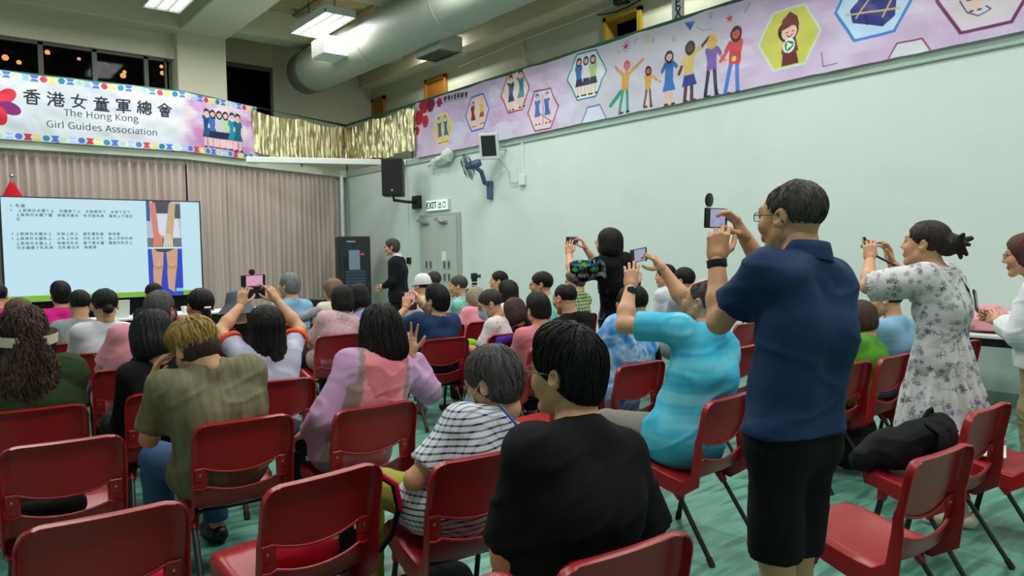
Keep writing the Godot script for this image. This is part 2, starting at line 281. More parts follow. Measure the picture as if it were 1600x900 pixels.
func people_standing() -> void:
	var p: Node3D
	# navy polo
	p = person({"label": "tall balding man in a navy polo and black shorts photographing with a phone", "sit": false, "at": Vector3(2.235, 0.87, -1.3), "head": Vector3(2.355, 1.6, -1.375), "yaw": -6, "look": [-4, 3, 0], "legL": {"a": Vector3(2.2, 0.085, -1.3)}, "legR": {"a": Vector3(2.31, 0.085, -1.34)}, "hs": 1.06, "s": 1.03, "w": 0.91, "belly": 0.02, "hair": "thin", "hc": rgb8(72, 68, 64), "glasses": M.glass_black, "cell": 0.009,
		"arm": 0.94, "top": {"m": M.c_navy, "sleeve": 0.68, "o": 0.022, "so": 0.019, "fold": 0.013, "fs": 6.0, "collar": "polo", "hem": 0.02, "cut": 0.895}, "bot": {"m": M.c_black_short, "len": 1.0, "o": 0.01, "name": "shorts", "fold": 0.007}, "shoe": M.shoe_dark,
		"armL": {"w": Vector3(2.265, 1.462, -1.615), "hint": Vector3(-0.15, -0.9, -0.2), "f": Vector3(0.12, 0.93, 0.0), "p": Vector3(0.85, 0.15, -0.5), "hand": "grip"},
		"armR": {"w": Vector3(2.47, 1.535, -1.63), "hint": Vector3(0.5, -0.8, 0.0), "f": Vector3(-0.35, 0.85, -0.25), "p": Vector3(-0.7, -0.25, -0.6), "hand": "pinch"}})
	wrist_band(p, Vector3(2.258, 1.445, -1.61), Vector3(0.05, 0.97, -0.15), 0.033, M.rubber, null, 0.03)
	var ph := phone("black phone with a round flap held up by the man in the navy polo", Vector3(2.365, 1.615, -1.69), Vector3(0.98, 0.0, -0.1), Vector3(0, 1, 0.05), M.screen_blue)
	part("round_flap", lathe([Vector2(0.0005, 0.003), Vector2(0.026, 0.003), Vector2(0.026, -0.003), Vector2(0.0005, -0.003)], 24, Basis(Vector3.RIGHT, Vector3(0, 0, 1), Vector3(0, -1, 0)), Vector3(-0.05, 0.066, -0.002)).commit(), M.glass_black, ph)
	# flowered dress
	p = person({"label": "standing woman in a pale flowered chiffon dress, hair in a messy bun", "sit": false, "at": Vector3(4.38, 0.86, -1.66), "head": Vector3(4.375, 1.5, -1.745), "yaw": 0, "look": [4, 10, 0], "hs": 1.04, "s": 0.97, "f": true, "hair": "updo", "hc": rgb8(48, 36, 32), "shoe": M.shoe_cream, "low_shoe": true, "cell": 0.0115,
		"top": {"m": M.c_dress, "sleeve": 0.98, "o": 0.018, "so": 0.03, "fold": 0.014, "hem": 0.0, "name": "dress_top", "open": 0.012},
		"armL": {"w": Vector3(4.33, 1.42, -2.03), "hint": Vector3(-0.75, -0.6, -0.1), "f": Vector3(0.2, 0.95, -0.1), "p": Vector3(0.75, 0.0, -0.65), "hand": "pinch"},
		"armR": {"w": Vector3(4.6, 1.4, -2.03), "hint": Vector3(0.6, -0.8, 0.0), "f": Vector3(-0.25, 0.95, -0.1), "p": Vector3(-0.8, 0.0, -0.5), "hand": "relaxed"},
		"legL": {"a": Vector3(4.24, 0.085, -1.5), "t": Vector3(-0.35, -0.05, -0.9).normalized()}, "legR": {"a": Vector3(4.48, 0.085, -1.72)}})
	var b: Vector3 = p.position
	var rows := []
	for i in 16:
		var t := i / 15.0
		var row := []
		for j in 110:
			var an := TAU * j / 110.0
			var r := lerpf(0.125, 0.255, pow(t, 0.8))
			var fo := (0.012 + 0.02 * t) * (sin(an * 13.0 + sin(an * 3.0) * 1.5) * 0.7 + sin(an * 21.0 + 1.0) * 0.3) * smoothstep(0.0, 0.2, t)
			var tier := 0.012 * smoothstep(0.0, 0.1, fposmod(t * 2.0, 1.0)) * (1.0 if t > 0.5 else 0.0)
			row.append(Vector3(cos(an) * (r + fo + tier), 1.03 - t * 0.6 + 0.012 * sin(an * 13.0) * t, sin(an) * (r * 0.86 + fo + tier) + 0.01 * t))
		rows.append(row)
	var sa := Acc.new()
	sa.grid(rows, Vector3.ZERO, true)
	part("skirt", sa.commit(), M.c_dress, p)
	part("camera_strap", tube_mesh([Vector3(4.36, 1.55, -2.08) - b, Vector3(4.38, 1.44, -2.02) - b, Vector3(4.42, 1.37, -1.9) - b, Vector3(4.45, 1.375, -1.76) - b, Vector3(4.45, 1.36, -1.63) - b, Vector3(4.44, 1.25, -1.55) - b, Vector3(4.42, 1.12, -1.53) - b], 0.007, 8), M.black_plastic, p)
	phone("small white camera raised by the woman in the flowered dress", Vector3(4.4, 1.525, -2.1), Vector3(0.9, 0.0, -0.3), Vector3(0.02, 1, 0), M.screen_dim, Vector2(0.1, 0.062), M.pale_metal)
	# white jacket
	p = person({"label": "woman with short brown hair in a white jacket and khaki trousers by the table", "sit": false, "at": Vector3(5.46, 0.83, -1.48), "head": Vector3(5.385, 1.42, -1.56), "yaw": 10, "look": [12, -2, 0], "hs": 1.04, "s": 0.95, "w": 1.1, "f": true, "hair": "shortbob", "hc": rgb8(84, 52, 46), "glasses": M.glass_black, "shoe": M.shoe_grey,
		"top": {"m": M.c_whitej, "sleeve": 1.75, "o": 0.036, "so": 0.036, "fold": 0.022, "collar": "polo", "hem": 0.1, "name": "jacket"}, "bot": {"m": M.j_khaki, "o": 0.03, "fold": 0.016},
		"armL": {"w": Vector3(5.41, 1.0, -1.72), "hint": Vector3(-0.6, -0.8, 0.4), "f": Vector3(0.45, 0.25, -0.7), "p": Vector3(0.6, -0.2, 0.5), "hand": "relaxed"},
		"armR": {"w": Vector3(5.55, 1.0, -1.78), "hint": Vector3(0.6, -0.8, 0.4), "f": Vector3(-0.45, 0.35, -0.7), "p": Vector3(-0.7, -0.2, 0.4), "hand": "grip"}})
	phone("phone held upright in the hands of the woman in white", Vector3(5.46, 1.12, -1.86), Vector3(0.25, 0.9, -0.2), Vector3(-0.9, 0.3, 0.1), M.screen_dim, Vector2(0.15, 0.072))
	# black top with the printed sleeve
	var pt := func(q: Vector3, _w: Vector3, _a: Dictionary) -> Color:
		return Color(0.8, 0.8, 0.8) if q.x < -0.215 or (q.x < -0.1 and q.z < -0.06) else Color(0.012, 0.012, 0.014)
	p = person({"label": "standing woman in black with a cartoon-patched sleeve, filming by phone", "sit": false, "at": Vector3(4.95, 0.88, -4.58), "head": Vector3(4.87, 1.56, -4.63), "yaw": 6, "look": [12, 4, 0], "hs": 1.05, "s": 1.0, "w": 1.1, "f": true, "hair": "bob", "hc": rgb8(22, 20, 22), "glasses": M.glass_black, "shoe": M.shoe_dark,
		"top": {"m": M.c_patch, "sleeve": 0.98, "o": 0.03, "so": 0.034, "fold": 0.014, "paint": pt, "hem": 0.14}, "bot": {"m": M.c_black, "o": 0.03},
		"armL": {"w": Vector3(4.69, 1.47, -4.96), "hint": Vector3(-0.75, -0.7, 0.0), "f": Vector3(0.1, 0.97, -0.1), "p": Vector3(0.8, 0.0, -0.6), "hand": "hold"},
		"armR": {"w": Vector3(4.9, 1.52, -4.95), "hint": Vector3(0.5, -0.8, 0.1), "f": Vector3(-0.35, 0.9, -0.15), "p": Vector3(-0.7, 0.0, -0.65), "hand": "pinch"}})
	wrist_band(p, Vector3(4.688, 1.452, -4.95), Vector3(0.0, 0.95, -0.25), 0.033, M.pale_metal, null, 0.02)
	phone("dark phone held out by the standing woman in black", Vector3(4.79, 1.595, -5.02), Vector3(1, 0.0, -0.05), Vector3(0, 1, 0.05), M.screen_dim)
	# suit
	p = person({"label": "man in a dark suit standing beside the equipment rack, hands joined", "sit": false, "at": Vector3(5.78, 0.9, -9.95), "head": Vector3(5.7, 1.605, -9.98), "yaw": 44, "look": [52, 2, 0], "hs": 1.0, "s": 1.0, "hair": "greyshort", "hc": rgb8(62, 60, 60), "glasses": M.glass_metal, "shoe": M.shoe_dark,
		"top": {"m": M.c_suit, "sleeve": 1.93, "o": 0.026, "hem": 0.14, "collar": "polo", "cm": M.c_white, "name": "suit_jacket"}, "bot": {"m": M.c_suit, "o": 0.02},
		"armL": {"w": Vector3(5.56, 1.0, -10.04), "hint": Vector3(-0.1, -0.8, 0.6)}, "armR": {"w": Vector3(5.62, 1.0, -10.13), "hint": Vector3(0.6, -0.8, 0.2)}})
	var sf := Acc.new()
	var sb0: Vector3 = p.position
	sf.tube([Vector3(5.725, 1.45, -9.975) - sb0, Vector3(5.71, 1.38, -9.99) - sb0, Vector3(5.705, 1.28, -10.0) - sb0, Vector3(5.715, 1.16, -9.99) - sb0], [0.05, 0.055, 0.045, 0.012], 12)
	part("shirt_front", sf.commit(), M.c_white, p)
	var tf2 := Acc.new()
	tf2.tube([Vector3(5.685, 1.43, -10.02) - sb0, Vector3(5.67, 1.35, -10.03) - sb0, Vector3(5.67, 1.18, -10.03) - sb0], [0.014, 0.02, 0.024], 8, 0.6)
	part("necktie", tf2.commit(), M.c_suit, p)

func belongings() -> void:
	# red bag with dark straps on the empty chair
	var t := blob_bag("shoulder_bag", "crimson bag with dark straps lying on an empty red chair", "bag", Vector3(1.07, 0.4, -2.51), [[Vector3(-0.1, 0.06, 0.03), Vector3(0.02, 0.06, 0.05), 0.06, 0.065], [Vector3(-0.09, 0.08, -0.05), Vector3(0.04, 0.08, -0.05), 0.06, 0.06]], M.bag_red)
	part("dark_panel", box_mesh(Vector3(0.0, 0.0, -0.09), Vector3(0.19, 0.15, 0.1), 0.03), M.bag_black, t)
	part("tag_green", box_mesh(Vector3(0.03, 0.09, 0.1), Vector3(0.06, 0.125, 0.105), 0.004), M.green_bright, t)
	part("tag_white", box_mesh(Vector3(0.12, 0.11, 0.1), Vector3(0.15, 0.15, 0.105), 0.004), M.paper, t)
	var st := Acc.new()
	st.tube([Vector3(0.12, 0.14, 0.02), Vector3(0.17, 0.25, 0.06), Vector3(0.22, 0.29, 0.1), Vector3(0.27, 0.25, 0.13), Vector3(0.29, 0.15, 0.13), Vector3(0.275, 0.05, 0.1), Vector3(0.25, -0.01, 0.06), Vector3(0.225, -0.03, 0.02)], [0.02], 12, 0.55)
	part("shoulder_strap", st.commit(), M.bag_black, t)
	var st2 := Acc.new()
	st2.tube([Vector3(0.11, 0.15, 0.05), Vector3(0.17, 0.265, 0.09), Vector3(0.22, 0.3, 0.13), Vector3(0.265, 0.255, 0.16), Vector3(0.285, 0.16, 0.155)], [0.013], 10, 0.7)
	part("red_strap", st2.commit(), M.bag_red, t)
	blob_bag("folded_garment", "folded black garment on the second empty chair", "garment", Vector3(0.43, 0.432, -3.66), [[Vector3(-0.13, 0.03, 0.05), Vector3(0.05, 0.03, 0.07), 0.045, 0.05], [Vector3(-0.12, 0.04, -0.05), Vector3(0.02, 0.05, -0.02), 0.045, 0.05]], M.c_black, 0.012)
	blob_bag("crimson_bundle", "small crimson bundle on the empty chair nearest the lower left corner", "bundle", Vector3(0.42, 0.432, -2.58), [[Vector3(-0.05, 0.05, 0.06), Vector3(0.12, 0.05, 0.06), 0.05, 0.055], [Vector3(0.0, 0.06, -0.03), Vector3(0.12, 0.06, -0.03), 0.05, 0.05]], M.bag_red, 0.012)
	# black backpack leaning on its chair
	var bp := blob_bag("backpack", "black backpack slumped across a red chair", "backpack", Vector3(3.66, 0.43, -1.5), [[Vector3(-0.08, 0.1, -0.06), Vector3(0.1, 0.13, 0.04), 0.1, 0.115], [Vector3(-0.2, 0.06, -0.16), Vector3(-0.04, 0.09, -0.12), 0.055, 0.09], [Vector3(0.0, 0.16, 0.04), Vector3(0.16, 0.2, 0.06), 0.07, 0.06]], M.bag_black, 0.016)
	var sb := Acc.new()
	sb.tube([Vector3(0.0, 0.235, 0.06), Vector3(-0.03, 0.2, 0.14), Vector3(-0.06, 0.12, 0.15), Vector3(-0.1, 0.02, 0.09)], [0.03], 10, 0.25)
	part("padded_strap", sb.commit(), M.bag_black, bp)
	part("grab_loop", tube_mesh([Vector3(0.05, 0.235, 0.02), Vector3(0.07, 0.275, 0.03), Vector3(0.11, 0.28, 0.03), Vector3(0.13, 0.24, 0.03)], 0.01, 8), M.bag_black, bp)
	part("zip_pull", box_mesh(Vector3(0.12, 0.15, 0.13), Vector3(0.14, 0.18, 0.15), 0.003), M.visor_beige, bp)
	# papers and pen case
	var pp := thing("paper_sheet", "white paper on the red chair by the picture's edge", "paper", Vector3(4.26, 0.434, -1.42), 0.3)
	part("sheet", box_mesh(Vector3(-0.15, 0, -0.1), Vector3(0.12, 0.006, 0.11)), M.paper, pp)
	var pc := blob_bag("pen_case", "mauve pen case lying on the white paper", "case", Vector3(4.33, 0.442, -1.4), [[Vector3(-0.06, 0.022, 0.0), Vector3(0.08, 0.024, 0.02), 0.026, 0.028]], M.c_rosy, 0.004, 0.008)
	part("zip", tube_mesh([Vector3(-0.06, 0.05, 0.0), Vector3(0.08, 0.053, 0.02)], 0.003, 6), M.pale_metal, pc)
	var pn := thing("pen", "pink pen on the white paper beside the pen case", "pen", Vector3(4.22, 0.45, -1.4), 0.5)
	part("pen_barrel", tube_mesh([Vector3(-0.07, 0, 0), Vector3(0.06, 0, 0)], 0.0055, 8), M.pen_pink, pn)
	part("pen_tip", tube_mesh([Vector3(0.06, 0, 0), Vector3(0.075, 0, 0)], 0.003, 8), M.pale_metal, pn)
	# table at the wall with the pink bag
	var tb := thing("side_table", "black legged table against the mint wall under the pink bag", "table", Vector3(7.3, 0, -2.3), 0.0)
	part("table_top", box_mesh(Vector3(-0.42, 0.71, -0.55), Vector3(0.42, 0.74, 0.85), 0.006), M.fitting, tb)
	part("apron", box_mesh(Vector3(-0.38, 0.64, -0.5), Vector3(0.38, 0.71, 0.8), 0.004), M.black_metal, tb)
	for sx in [-0.37, 0.37]:
		for sz in [-0.49, 0.79]: part("leg", box_mesh(Vector3(sx - 0.022, 0, sz - 0.022), Vector3(sx + 0.022, 0.7, sz + 0.022), 0.004), M.black_metal, tb)
	var pk := blob_bag("handbag", "soft pink leather bag on the table by the wall", "bag", Vector3(7.2, 0.742, -2.45), [[Vector3(-0.1, 0.09, -0.16), Vector3(-0.1, 0.1, 0.2), 0.09, 0.1], [Vector3(0.06, 0.1, -0.16), Vector3(0.06, 0.1, 0.2), 0.1, 0.1], [Vector3(0.0, 0.19, -0.1), Vector3(0.02, 0.19, 0.14), 0.04, 0.04]], M.bag_pink, 0.008)
	part("handle", tube_mesh([Vector3(-0.18, 0.08, -0.14), Vector3(-0.24, 0.13, -0.1), Vector3(-0.26, 0.12, 0.0), Vector3(-0.24, 0.06, 0.06), Vector3(-0.19, 0.06, 0.04)], 0.012, 8), M.bag_pink, pk)
	part("front_pocket", box_mesh(Vector3(-0.215, 0.02, 0.05), Vector3(-0.17, 0.13, 0.24), 0.02), M.bag_pink, pk)
	# grey bag over the chair behind the dress
	var gb := blob_bag("grey_bag", "light grey bag with a black strap hung on the chair behind the dress", "bag", Vector3(5.82, 0.55, -2.3), [[Vector3(-0.08, 0.1, 0.0), Vector3(-0.08, 0.28, 0.0), 0.1, 0.09], [Vector3(0.04, 0.1, 0.0), Vector3(0.04, 0.28, 0.0), 0.1, 0.08]], M.bag_grey, 0.008)
	part("strap", tube_mesh([Vector3(-0.05, 0.35, 0.06), Vector3(0.05, 0.36, 0.1), Vector3(0.12, 0.2, 0.11), Vector3(0.14, 0.04, 0.1)], 0.009, 8), M.black_plastic, gb)
	# grey bag on the chair back beyond the raised arms
	var g2 := blob_bag("tote_bag", "pale grey tote draped over a chair back beside the light blue shirt", "bag", Vector3(3.22, 0.62, -7.46), [[Vector3(-0.16, 0.05, 0.0), Vector3(0.14, 0.05, 0.0), 0.06, 0.06], [Vector3(-0.14, 0.22, -0.02), Vector3(0.12, 0.28, -0.02), 0.05, 0.05]], M.bag_grey, 0.012)
	part("print", box_mesh(Vector3(-0.06, 0.12, 0.05), Vector3(0.0, 0.18, 0.062), 0.004), M.c_sky, g2)
	# bags under the chairs
	var cb := blob_bag("plastic_bag", "pale plastic bag with orange handles under the chair of the lavender T-shirt", "bag", Vector3(1.82, 0.0, -4.1), [[Vector3(-0.06, 0.12, 0), Vector3(0.08, 0.14, 0.02), 0.12, 0.11]], M.bag_clear, 0.02)
	part("handle", tube_mesh([Vector3(-0.07, 0.22, 0.05), Vector3(-0.06, 0.33, 0.06), Vector3(0.0, 0.36, 0.06), Vector3(0.03, 0.26, 0.08)], 0.014, 8), M.strap_orange, cb)
	blob_bag("floor_bag", "black rucksack on the floor beyond the black shorts", "bag", Vector3(4.85, 0.0, -2.35), [[Vector3(-0.1, 0.14, 0), Vector3(0.1, 0.14, 0), 0.12, 0.12], [Vector3(-0.06, 0.28, 0), Vector3(0.06, 0.28, 0), 0.09, 0.09]], M.bag_black, 0.012)
	blob_bag("floor_bag", "dark bag on the floor under the chair of the striped T-shirt", "bag", Vector3(1.6, 0.0, -2.55), [[Vector3(-0.1, 0.1, 0), Vector3(0.1, 0.1, 0), 0.1, 0.1]], M.bag_black, 0.012)
	var dg := blob_bag("draped_jacket", "purple jacket draped over the chair back of the masked woman", "jacket", Vector3(4.1, 0.0, -5.13), [[Vector3(-0.14, 0.72, 0.02), Vector3(0.2, 0.75, 0.02), 0.045, 0.045], [Vector3(-0.12, 0.56, 0.03), Vector3(0.2, 0.56, 0.03), 0.035, 0.04], [Vector3(0.04, 0.64, 0.03), Vector3(0.18, 0.64, 0.03), 0.05, 0.05]], M.c_purple, 0.016, 0.014)
	part("sleeve", tube_mesh([Vector3(-0.14, 0.73, 0.04), Vector3(-0.2, 0.6, 0.06), Vector3(-0.2, 0.42, 0.05)], 0.04, 10), M.c_purple, dg)
	blob_bag("lime_bag", "bright green folded bag on the lap of the masked woman", "bag", Vector3(3.95, 0.62, -5.62), [[Vector3(-0.1, 0.03, 0), Vector3(0.08, 0.03, 0.02), 0.05, 0.05]], M.green_bright, 0.012)
	var sh := thing("paper_sheet", "white handout on the knees of the man in tie-dye", "paper", Vector3(3.45, 0.66, -3.78), 0.2)
	part("sheet", box_mesh(Vector3(-0.1, 0, -0.14), Vector3(0.1, 0.004, 0.14)), M.paper, sh, Transform3D(Basis(Vector3.RIGHT, 0.25), Vector3.ZERO))

# ---------------------------------------------------------------- naming, adding
var names_used := {}
func numbered(called: String) -> String:
	if not names_used.has(called):
		names_used[called] = 0
		return called
	names_used[called] += 1
	return "%s_%03d" % [called, names_used[called]]

func tag(o: Node, label: String, category: String, group := "", kind := "") -> Node:
	o.set_meta("label", label)
	o.set_meta("category", category)
	if group != "": o.set_meta("group", group)
	if kind != "": o.set_meta("kind", kind)
	return o

func thing(called: String, label: String, category: String, at := Vector3.ZERO, turn := 0.0, group := "") -> Node3D:
	var o := Node3D.new()
	o.name = numbered(called)
	o.position = at
	o.rotation.y = turn
	tag(o, label, category, group)
	add_child(o, true)
	return o

func part(called: String, m: Mesh, material: Material, parent: Node, xf := Transform3D.IDENTITY) -> MeshInstance3D:
	var o := MeshInstance3D.new()
	o.name = called
	o.mesh = m
	o.material_override = null
	if m != null and m.get_surface_count() > 0:
		for i in m.get_surface_count(): o.set_surface_override_material(i, material)
	o.transform = xf
	parent.add_child(o, true)
	return o

func struct(called: String, m: Mesh, material: Material, label: String, category: String, xf := Transform3D.IDENTITY) -> MeshInstance3D:
	var o := part(numbered(called), m, material, self, xf)
	tag(o, label, category, "", "structure")
	return o

func dup(src: Node3D, called: String, label: String, at: Vector3, turn: float) -> Node3D:
	var r: Node3D = src.duplicate()
	r.name = numbered(called)
	r.position = at
	r.rotation.y = turn
	r.set_meta("label", label)
	add_child(r, true)
	return r

# ---------------------------------------------------------------- materials
func mat(c: Color, rough := 0.6, metal := 0.0, spec := 0.5) -> StandardMaterial3D:
	var m := StandardMaterial3D.new()
	m.albedo_color = c
	m.roughness = rough
	m.metallic = metal
	m.metallic_specular = spec
	return m

func rgb8(r: int, g: int, b: int) -> Color:
	return Color(r / 255.0, g / 255.0, b / 255.0)

var normal_cache := {}
func noise_normal(freq: float, seed_no: int, strength := 4.0, stretch := Vector2.ONE, octaves := 3) -> ImageTexture:
	var key := "%f %d %f %v %d" % [freq, seed_no, strength, stretch, octaves]
	if normal_cache.has(key): return normal_cache[key]
	var n := FastNoiseLite.new()
	n.seed = seed_no
	n.frequency = freq
	n.fractal_octaves = octaves
	var im: Image = n.get_seamless_image(int(256 / stretch.x), int(256 / stretch.y))
	im.resize(256, 256, Image.INTERPOLATE_CUBIC)
	im.convert(Image.FORMAT_RGBA8)
	im.bump_map_to_normal_map(strength)
	normal_cache[key] = ImageTexture.create_from_image(im)
	return normal_cache[key]

func tri(m: StandardMaterial3D, scale: Vector3, world := false) -> StandardMaterial3D:
	m.uv1_triplanar = true
	m.uv1_world_triplanar = world
	m.uv1_scale = scale
	return m

func cloth(c: Color, rough := 0.9, bump := 0.5, seed_no := 3) -> StandardMaterial3D:
	var m := mat(c, rough, 0.0, 0.3)
	m.normal_enabled = true
	m.normal_texture = noise_normal(0.012, seed_no, 5.0, Vector2.ONE, 2)
	m.normal_scale = bump * 0.6
	m.vertex_color_use_as_albedo = true
	return tri(m, Vector3.ONE * 2.2)

func pattern_cloth(im: Image, scale: float, rough := 0.9) -> StandardMaterial3D:
	var m := mat(Color.WHITE, rough, 0.0, 0.3)
	m.albedo_texture = ImageTexture.create_from_image(im)
	m.vertex_color_use_as_albedo = true
	return tri(m, Vector3.ONE * scale)

# ---------------------------------------------------------------- mesh accumulator
class Acc:
	var v := PackedVector3Array()
	var n := PackedVector3Array()
	var c := PackedColorArray()
	var uv := PackedVector2Array()
	var idx := PackedInt32Array()

	func add(a: Array, xf := Transform3D.IDENTITY, tint := Color.WHITE) -> void:
		var base := v.size()
		var av: PackedVector3Array = a[0]
		var an: PackedVector3Array = a[1]
		var ai: PackedInt32Array = a[2]
		var ac: PackedColorArray = a[3] if a.size() > 3 else PackedColorArray()
		var bs := xf.basis
		v.append_array(xf * av)
		var flip := bs.determinant() < 0.0
		for i in an.size():
			n.append((bs * an[i]).normalized())
		if ac.size() == av.size():
			c.append_array(ac)
		else:
			var fill := PackedColorArray()
			fill.resize(av.size())
			fill.fill(tint)
			c.append_array(fill)
		var at := idx.size()
		idx.resize(at + ai.size())
		if flip:
			for t in range(0, ai.size(), 3):
				idx[at + t] = base + ai[t]
				idx[at + t + 1] = base + ai[t + 2]
				idx[at + t + 2] = base + ai[t + 1]
		else:
			for t in ai.size():
				idx[at + t] = base + ai[t]

	func quad(p0: Vector3, p1: Vector3, p2: Vector3, p3: Vector3, want: Vector3, col := Color.WHITE) -> void:
		# flat quad, normal on the side of want
		var nn := (p1 - p0).cross(p2 - p0).normalized()
		var b := v.size()
		if nn.dot(want) < 0.0:
			nn = -nn
			v.append_array(PackedVector3Array([p0, p1, p2, p3]))
		else:
			v.append_array(PackedVector3Array([p0, p3, p2, p1]))
		for i in 4:
			n.append(nn)
			c.append(col)
		uv.append_array(PackedVector2Array([Vector2(0, 0), Vector2(1, 0), Vector2(1, 1), Vector2(0, 1)]))
		idx.append_array(PackedInt32Array([b, b + 1, b + 2, b, b + 2, b + 3]))

	func box(lo: Vector3, hi: Vector3, xf := Transform3D.IDENTITY, ch := 0.0, col := Color.WHITE) -> void:
		# chamfered box
		var ce := (lo + hi) * 0.5
		var h := (hi - lo) * 0.5
		var k := minf(ch, minf(h.x, minf(h.y, h.z)) * 0.6)
		for ax in 3:
			for sg in [-1.0, 1.0]:
				var a1 := (ax + 1) % 3
				var a2 := (ax + 2) % 3
				var pts := []
				for q in [[-1, -1], [1, -1], [1, 1], [-1, 1]]:
					var p := Vector3.ZERO
					p[ax] = h[ax] * sg
					p[a1] = (h[a1] - k) * q[0]
					p[a2] = (h[a2] - k) * q[1]
					pts.append(xf * (ce + p))
				var w := Vector3.ZERO
				w[ax] = sg
				quad(pts[0], pts[1], pts[2], pts[3], xf.basis * w, col)
		if k > 0.0:
			for ax in 3:
				var a1 := (ax + 1) % 3
				var a2 := (ax + 2) % 3
				for s1 in [-1.0, 1.0]:
					for s2 in [-1.0, 1.0]:
						var pts := []
						for q in [[0, -1], [0, 1], [1, 1], [1, -1]]:
							var p := Vector3.ZERO
							p[ax] = (h[ax] - k) * q[1]
							p[a1] = (h[a1] - (k if q[0] == 1 else 0.0)) * s1
							p[a2] = (h[a2] - (k if q[0] == 0 else 0.0)) * s2
							pts.append(xf * (ce + p))
						var w := Vector3.ZERO
						w[a1] = s1
						w[a2] = s2
						quad(pts[0], pts[1], pts[2], pts[3], xf.basis * w, col)
			for sx in [-1.0, 1.0]:
				for sy in [-1.0, 1.0]:
					for sz in [-1.0, 1.0]:
						var e := Vector3(sx, sy, sz)
						var p0 := xf * (ce + e * (h - Vector3(0, k, k)))
						var p1 := xf * (ce + e * (h - Vector3(k, 0, k)))
						var p2 := xf * (ce + e * (h - Vector3(k, k, 0)))
						var nn := (xf.basis * e).normalized()
						var b := v.size()
						if (p1 - p0).cross(p2 - p0).dot(nn) < 0.0:
							v.append_array(PackedVector3Array([p0, p1, p2]))
						else:
							v.append_array(PackedVector3Array([p0, p2, p1]))
						for i in 3:
							n.append(nn)
							c.append(col)
							uv.append(Vector2.ZERO)
						idx.append_array(PackedInt32Array([b, b + 1, b + 2]))

	func tube(pts: Array, radii: Array, sides := 10, flat := 1.0, col := Color.WHITE, closed := false) -> void:
		# swept tube; flat squeezes the second cross axis
		var up := Vector3.UP
		var count := pts.size()
		var base := v.size()
		var last_r := Vector3.ZERO
		for i in count:
			var t: Vector3
			if closed:
				t = (pts[(i + 1) % count] - pts[(i - 1 + count) % count]).normalized()
			else:
				t = (pts[mini(i + 1, count - 1)] - pts[maxi(i - 1, 0)]).normalized()
			if last_r == Vector3.ZERO:
				var ref := up if absf(t.dot(up)) < 0.95 else Vector3.RIGHT
				last_r = t.cross(ref).normalized()
			else:
				last_r = (last_r - t * last_r.dot(t)).normalized()
			var bb := last_r.cross(t).normalized()
			var r: float = radii[i] if i < radii.size() else radii[radii.size() - 1]
			for s in sides:
				var an := TAU * s / sides
				var dr := last_r * cos(an) + bb * sin(an) * flat
				v.append(pts[i] + dr * r)
				n.append((last_r * cos(an) * flat + bb * sin(an)).normalized())
				c.append(col)
				uv.append(Vector2(float(s) / sides, float(i)))
		var rings := count if closed else count - 1
		for i in rings:
			for s in sides:
				var a := base + i * sides + s
				var b2 := base + i * sides + (s + 1) % sides
				var j := (i + 1) % count
				var c2 := base + j * sides + s
				var d2 := base + j * sides + (s + 1) % sides
				tri_out(a, b2, d2)
				tri_out(a, d2, c2)
		if not closed:
			for e in [0, count - 1]:
				var dirn: Vector3 = (pts[0] - pts[1]) if e == 0 else (pts[count - 1] - pts[count - 2])
				dirn = dirn.normalized()
				var ctr := v.size()
				v.append(pts[e])
				n.append(dirn)
				c.append(col)
				uv.append(Vector2.ZERO)
				for s in sides:
					v.append(v[base + e * sides + s])
					n.append(dirn)
					c.append(col)
					uv.append(Vector2.ZERO)
				for s in sides:
					tri_out(ctr, ctr + 1 + s, ctr + 1 + (s + 1) % sides)

	func tri_out(a: int, b: int, d: int) -> void:
		# clockwise seen from the side the normals are on
		if (v[b] - v[a]).cross(v[d] - v[a]).dot(n[a] + n[b] + n[d]) > 0.0:
			idx.append_array(PackedInt32Array([a, d, b]))
		else:
			idx.append_array(PackedInt32Array([a, b, d]))

	func grid(rows: Array, want_out: Vector3, closed_u := false) -> void:
		# rows of equal length; smooth normals
		var nr := rows.size()
		var nc: int = rows[0].size()
		var base := v.size()
		for i in nr:
			for j in nc:
				var pu0: Vector3 = rows[i][(j - 1 + nc) % nc] if closed_u else rows[i][maxi(j - 1, 0)]
				var pu1: Vector3 = rows[i][(j + 1) % nc] if closed_u else rows[i][mini(j + 1, nc - 1)]
				var pv0: Vector3 = rows[maxi(i - 1, 0)][j]
				var pv1: Vector3 = rows[mini(i + 1, nr - 1)][j]
				var nn := (pu1 - pu0).cross(pv1 - pv0).normalized()
				v.append(rows[i][j])
				n.append(nn)
				c.append(Color.WHITE)
				uv.append(Vector2(float(j) / maxf(nc - 1, 1), float(i) / maxf(nr - 1, 1)))
		var s := 0.0
		for i in range(base, v.size()): s += n[i].dot(want_out)
		if want_out == Vector3.ZERO:
			var ctr := Vector3.ZERO
			for i in range(base, v.size()): ctr += v[i]
			ctr /= v.size() - base
			for i in range(base, v.size()): s += n[i].dot(v[i] - ctr)
		if s < 0.0:
			for i in range(base, v.size()): n[i] = -n[i]
		for i in nr - 1:
			for j in (nc if closed_u else nc - 1):
				var a := base + i * nc + j
				var b := base + i * nc + (j + 1) % nc
				var c2 := base + (i + 1) * nc + j
				var d := base + (i + 1) * nc + (j + 1) % nc
				tri_out(a, b, d)
				tri_out(a, d, c2)

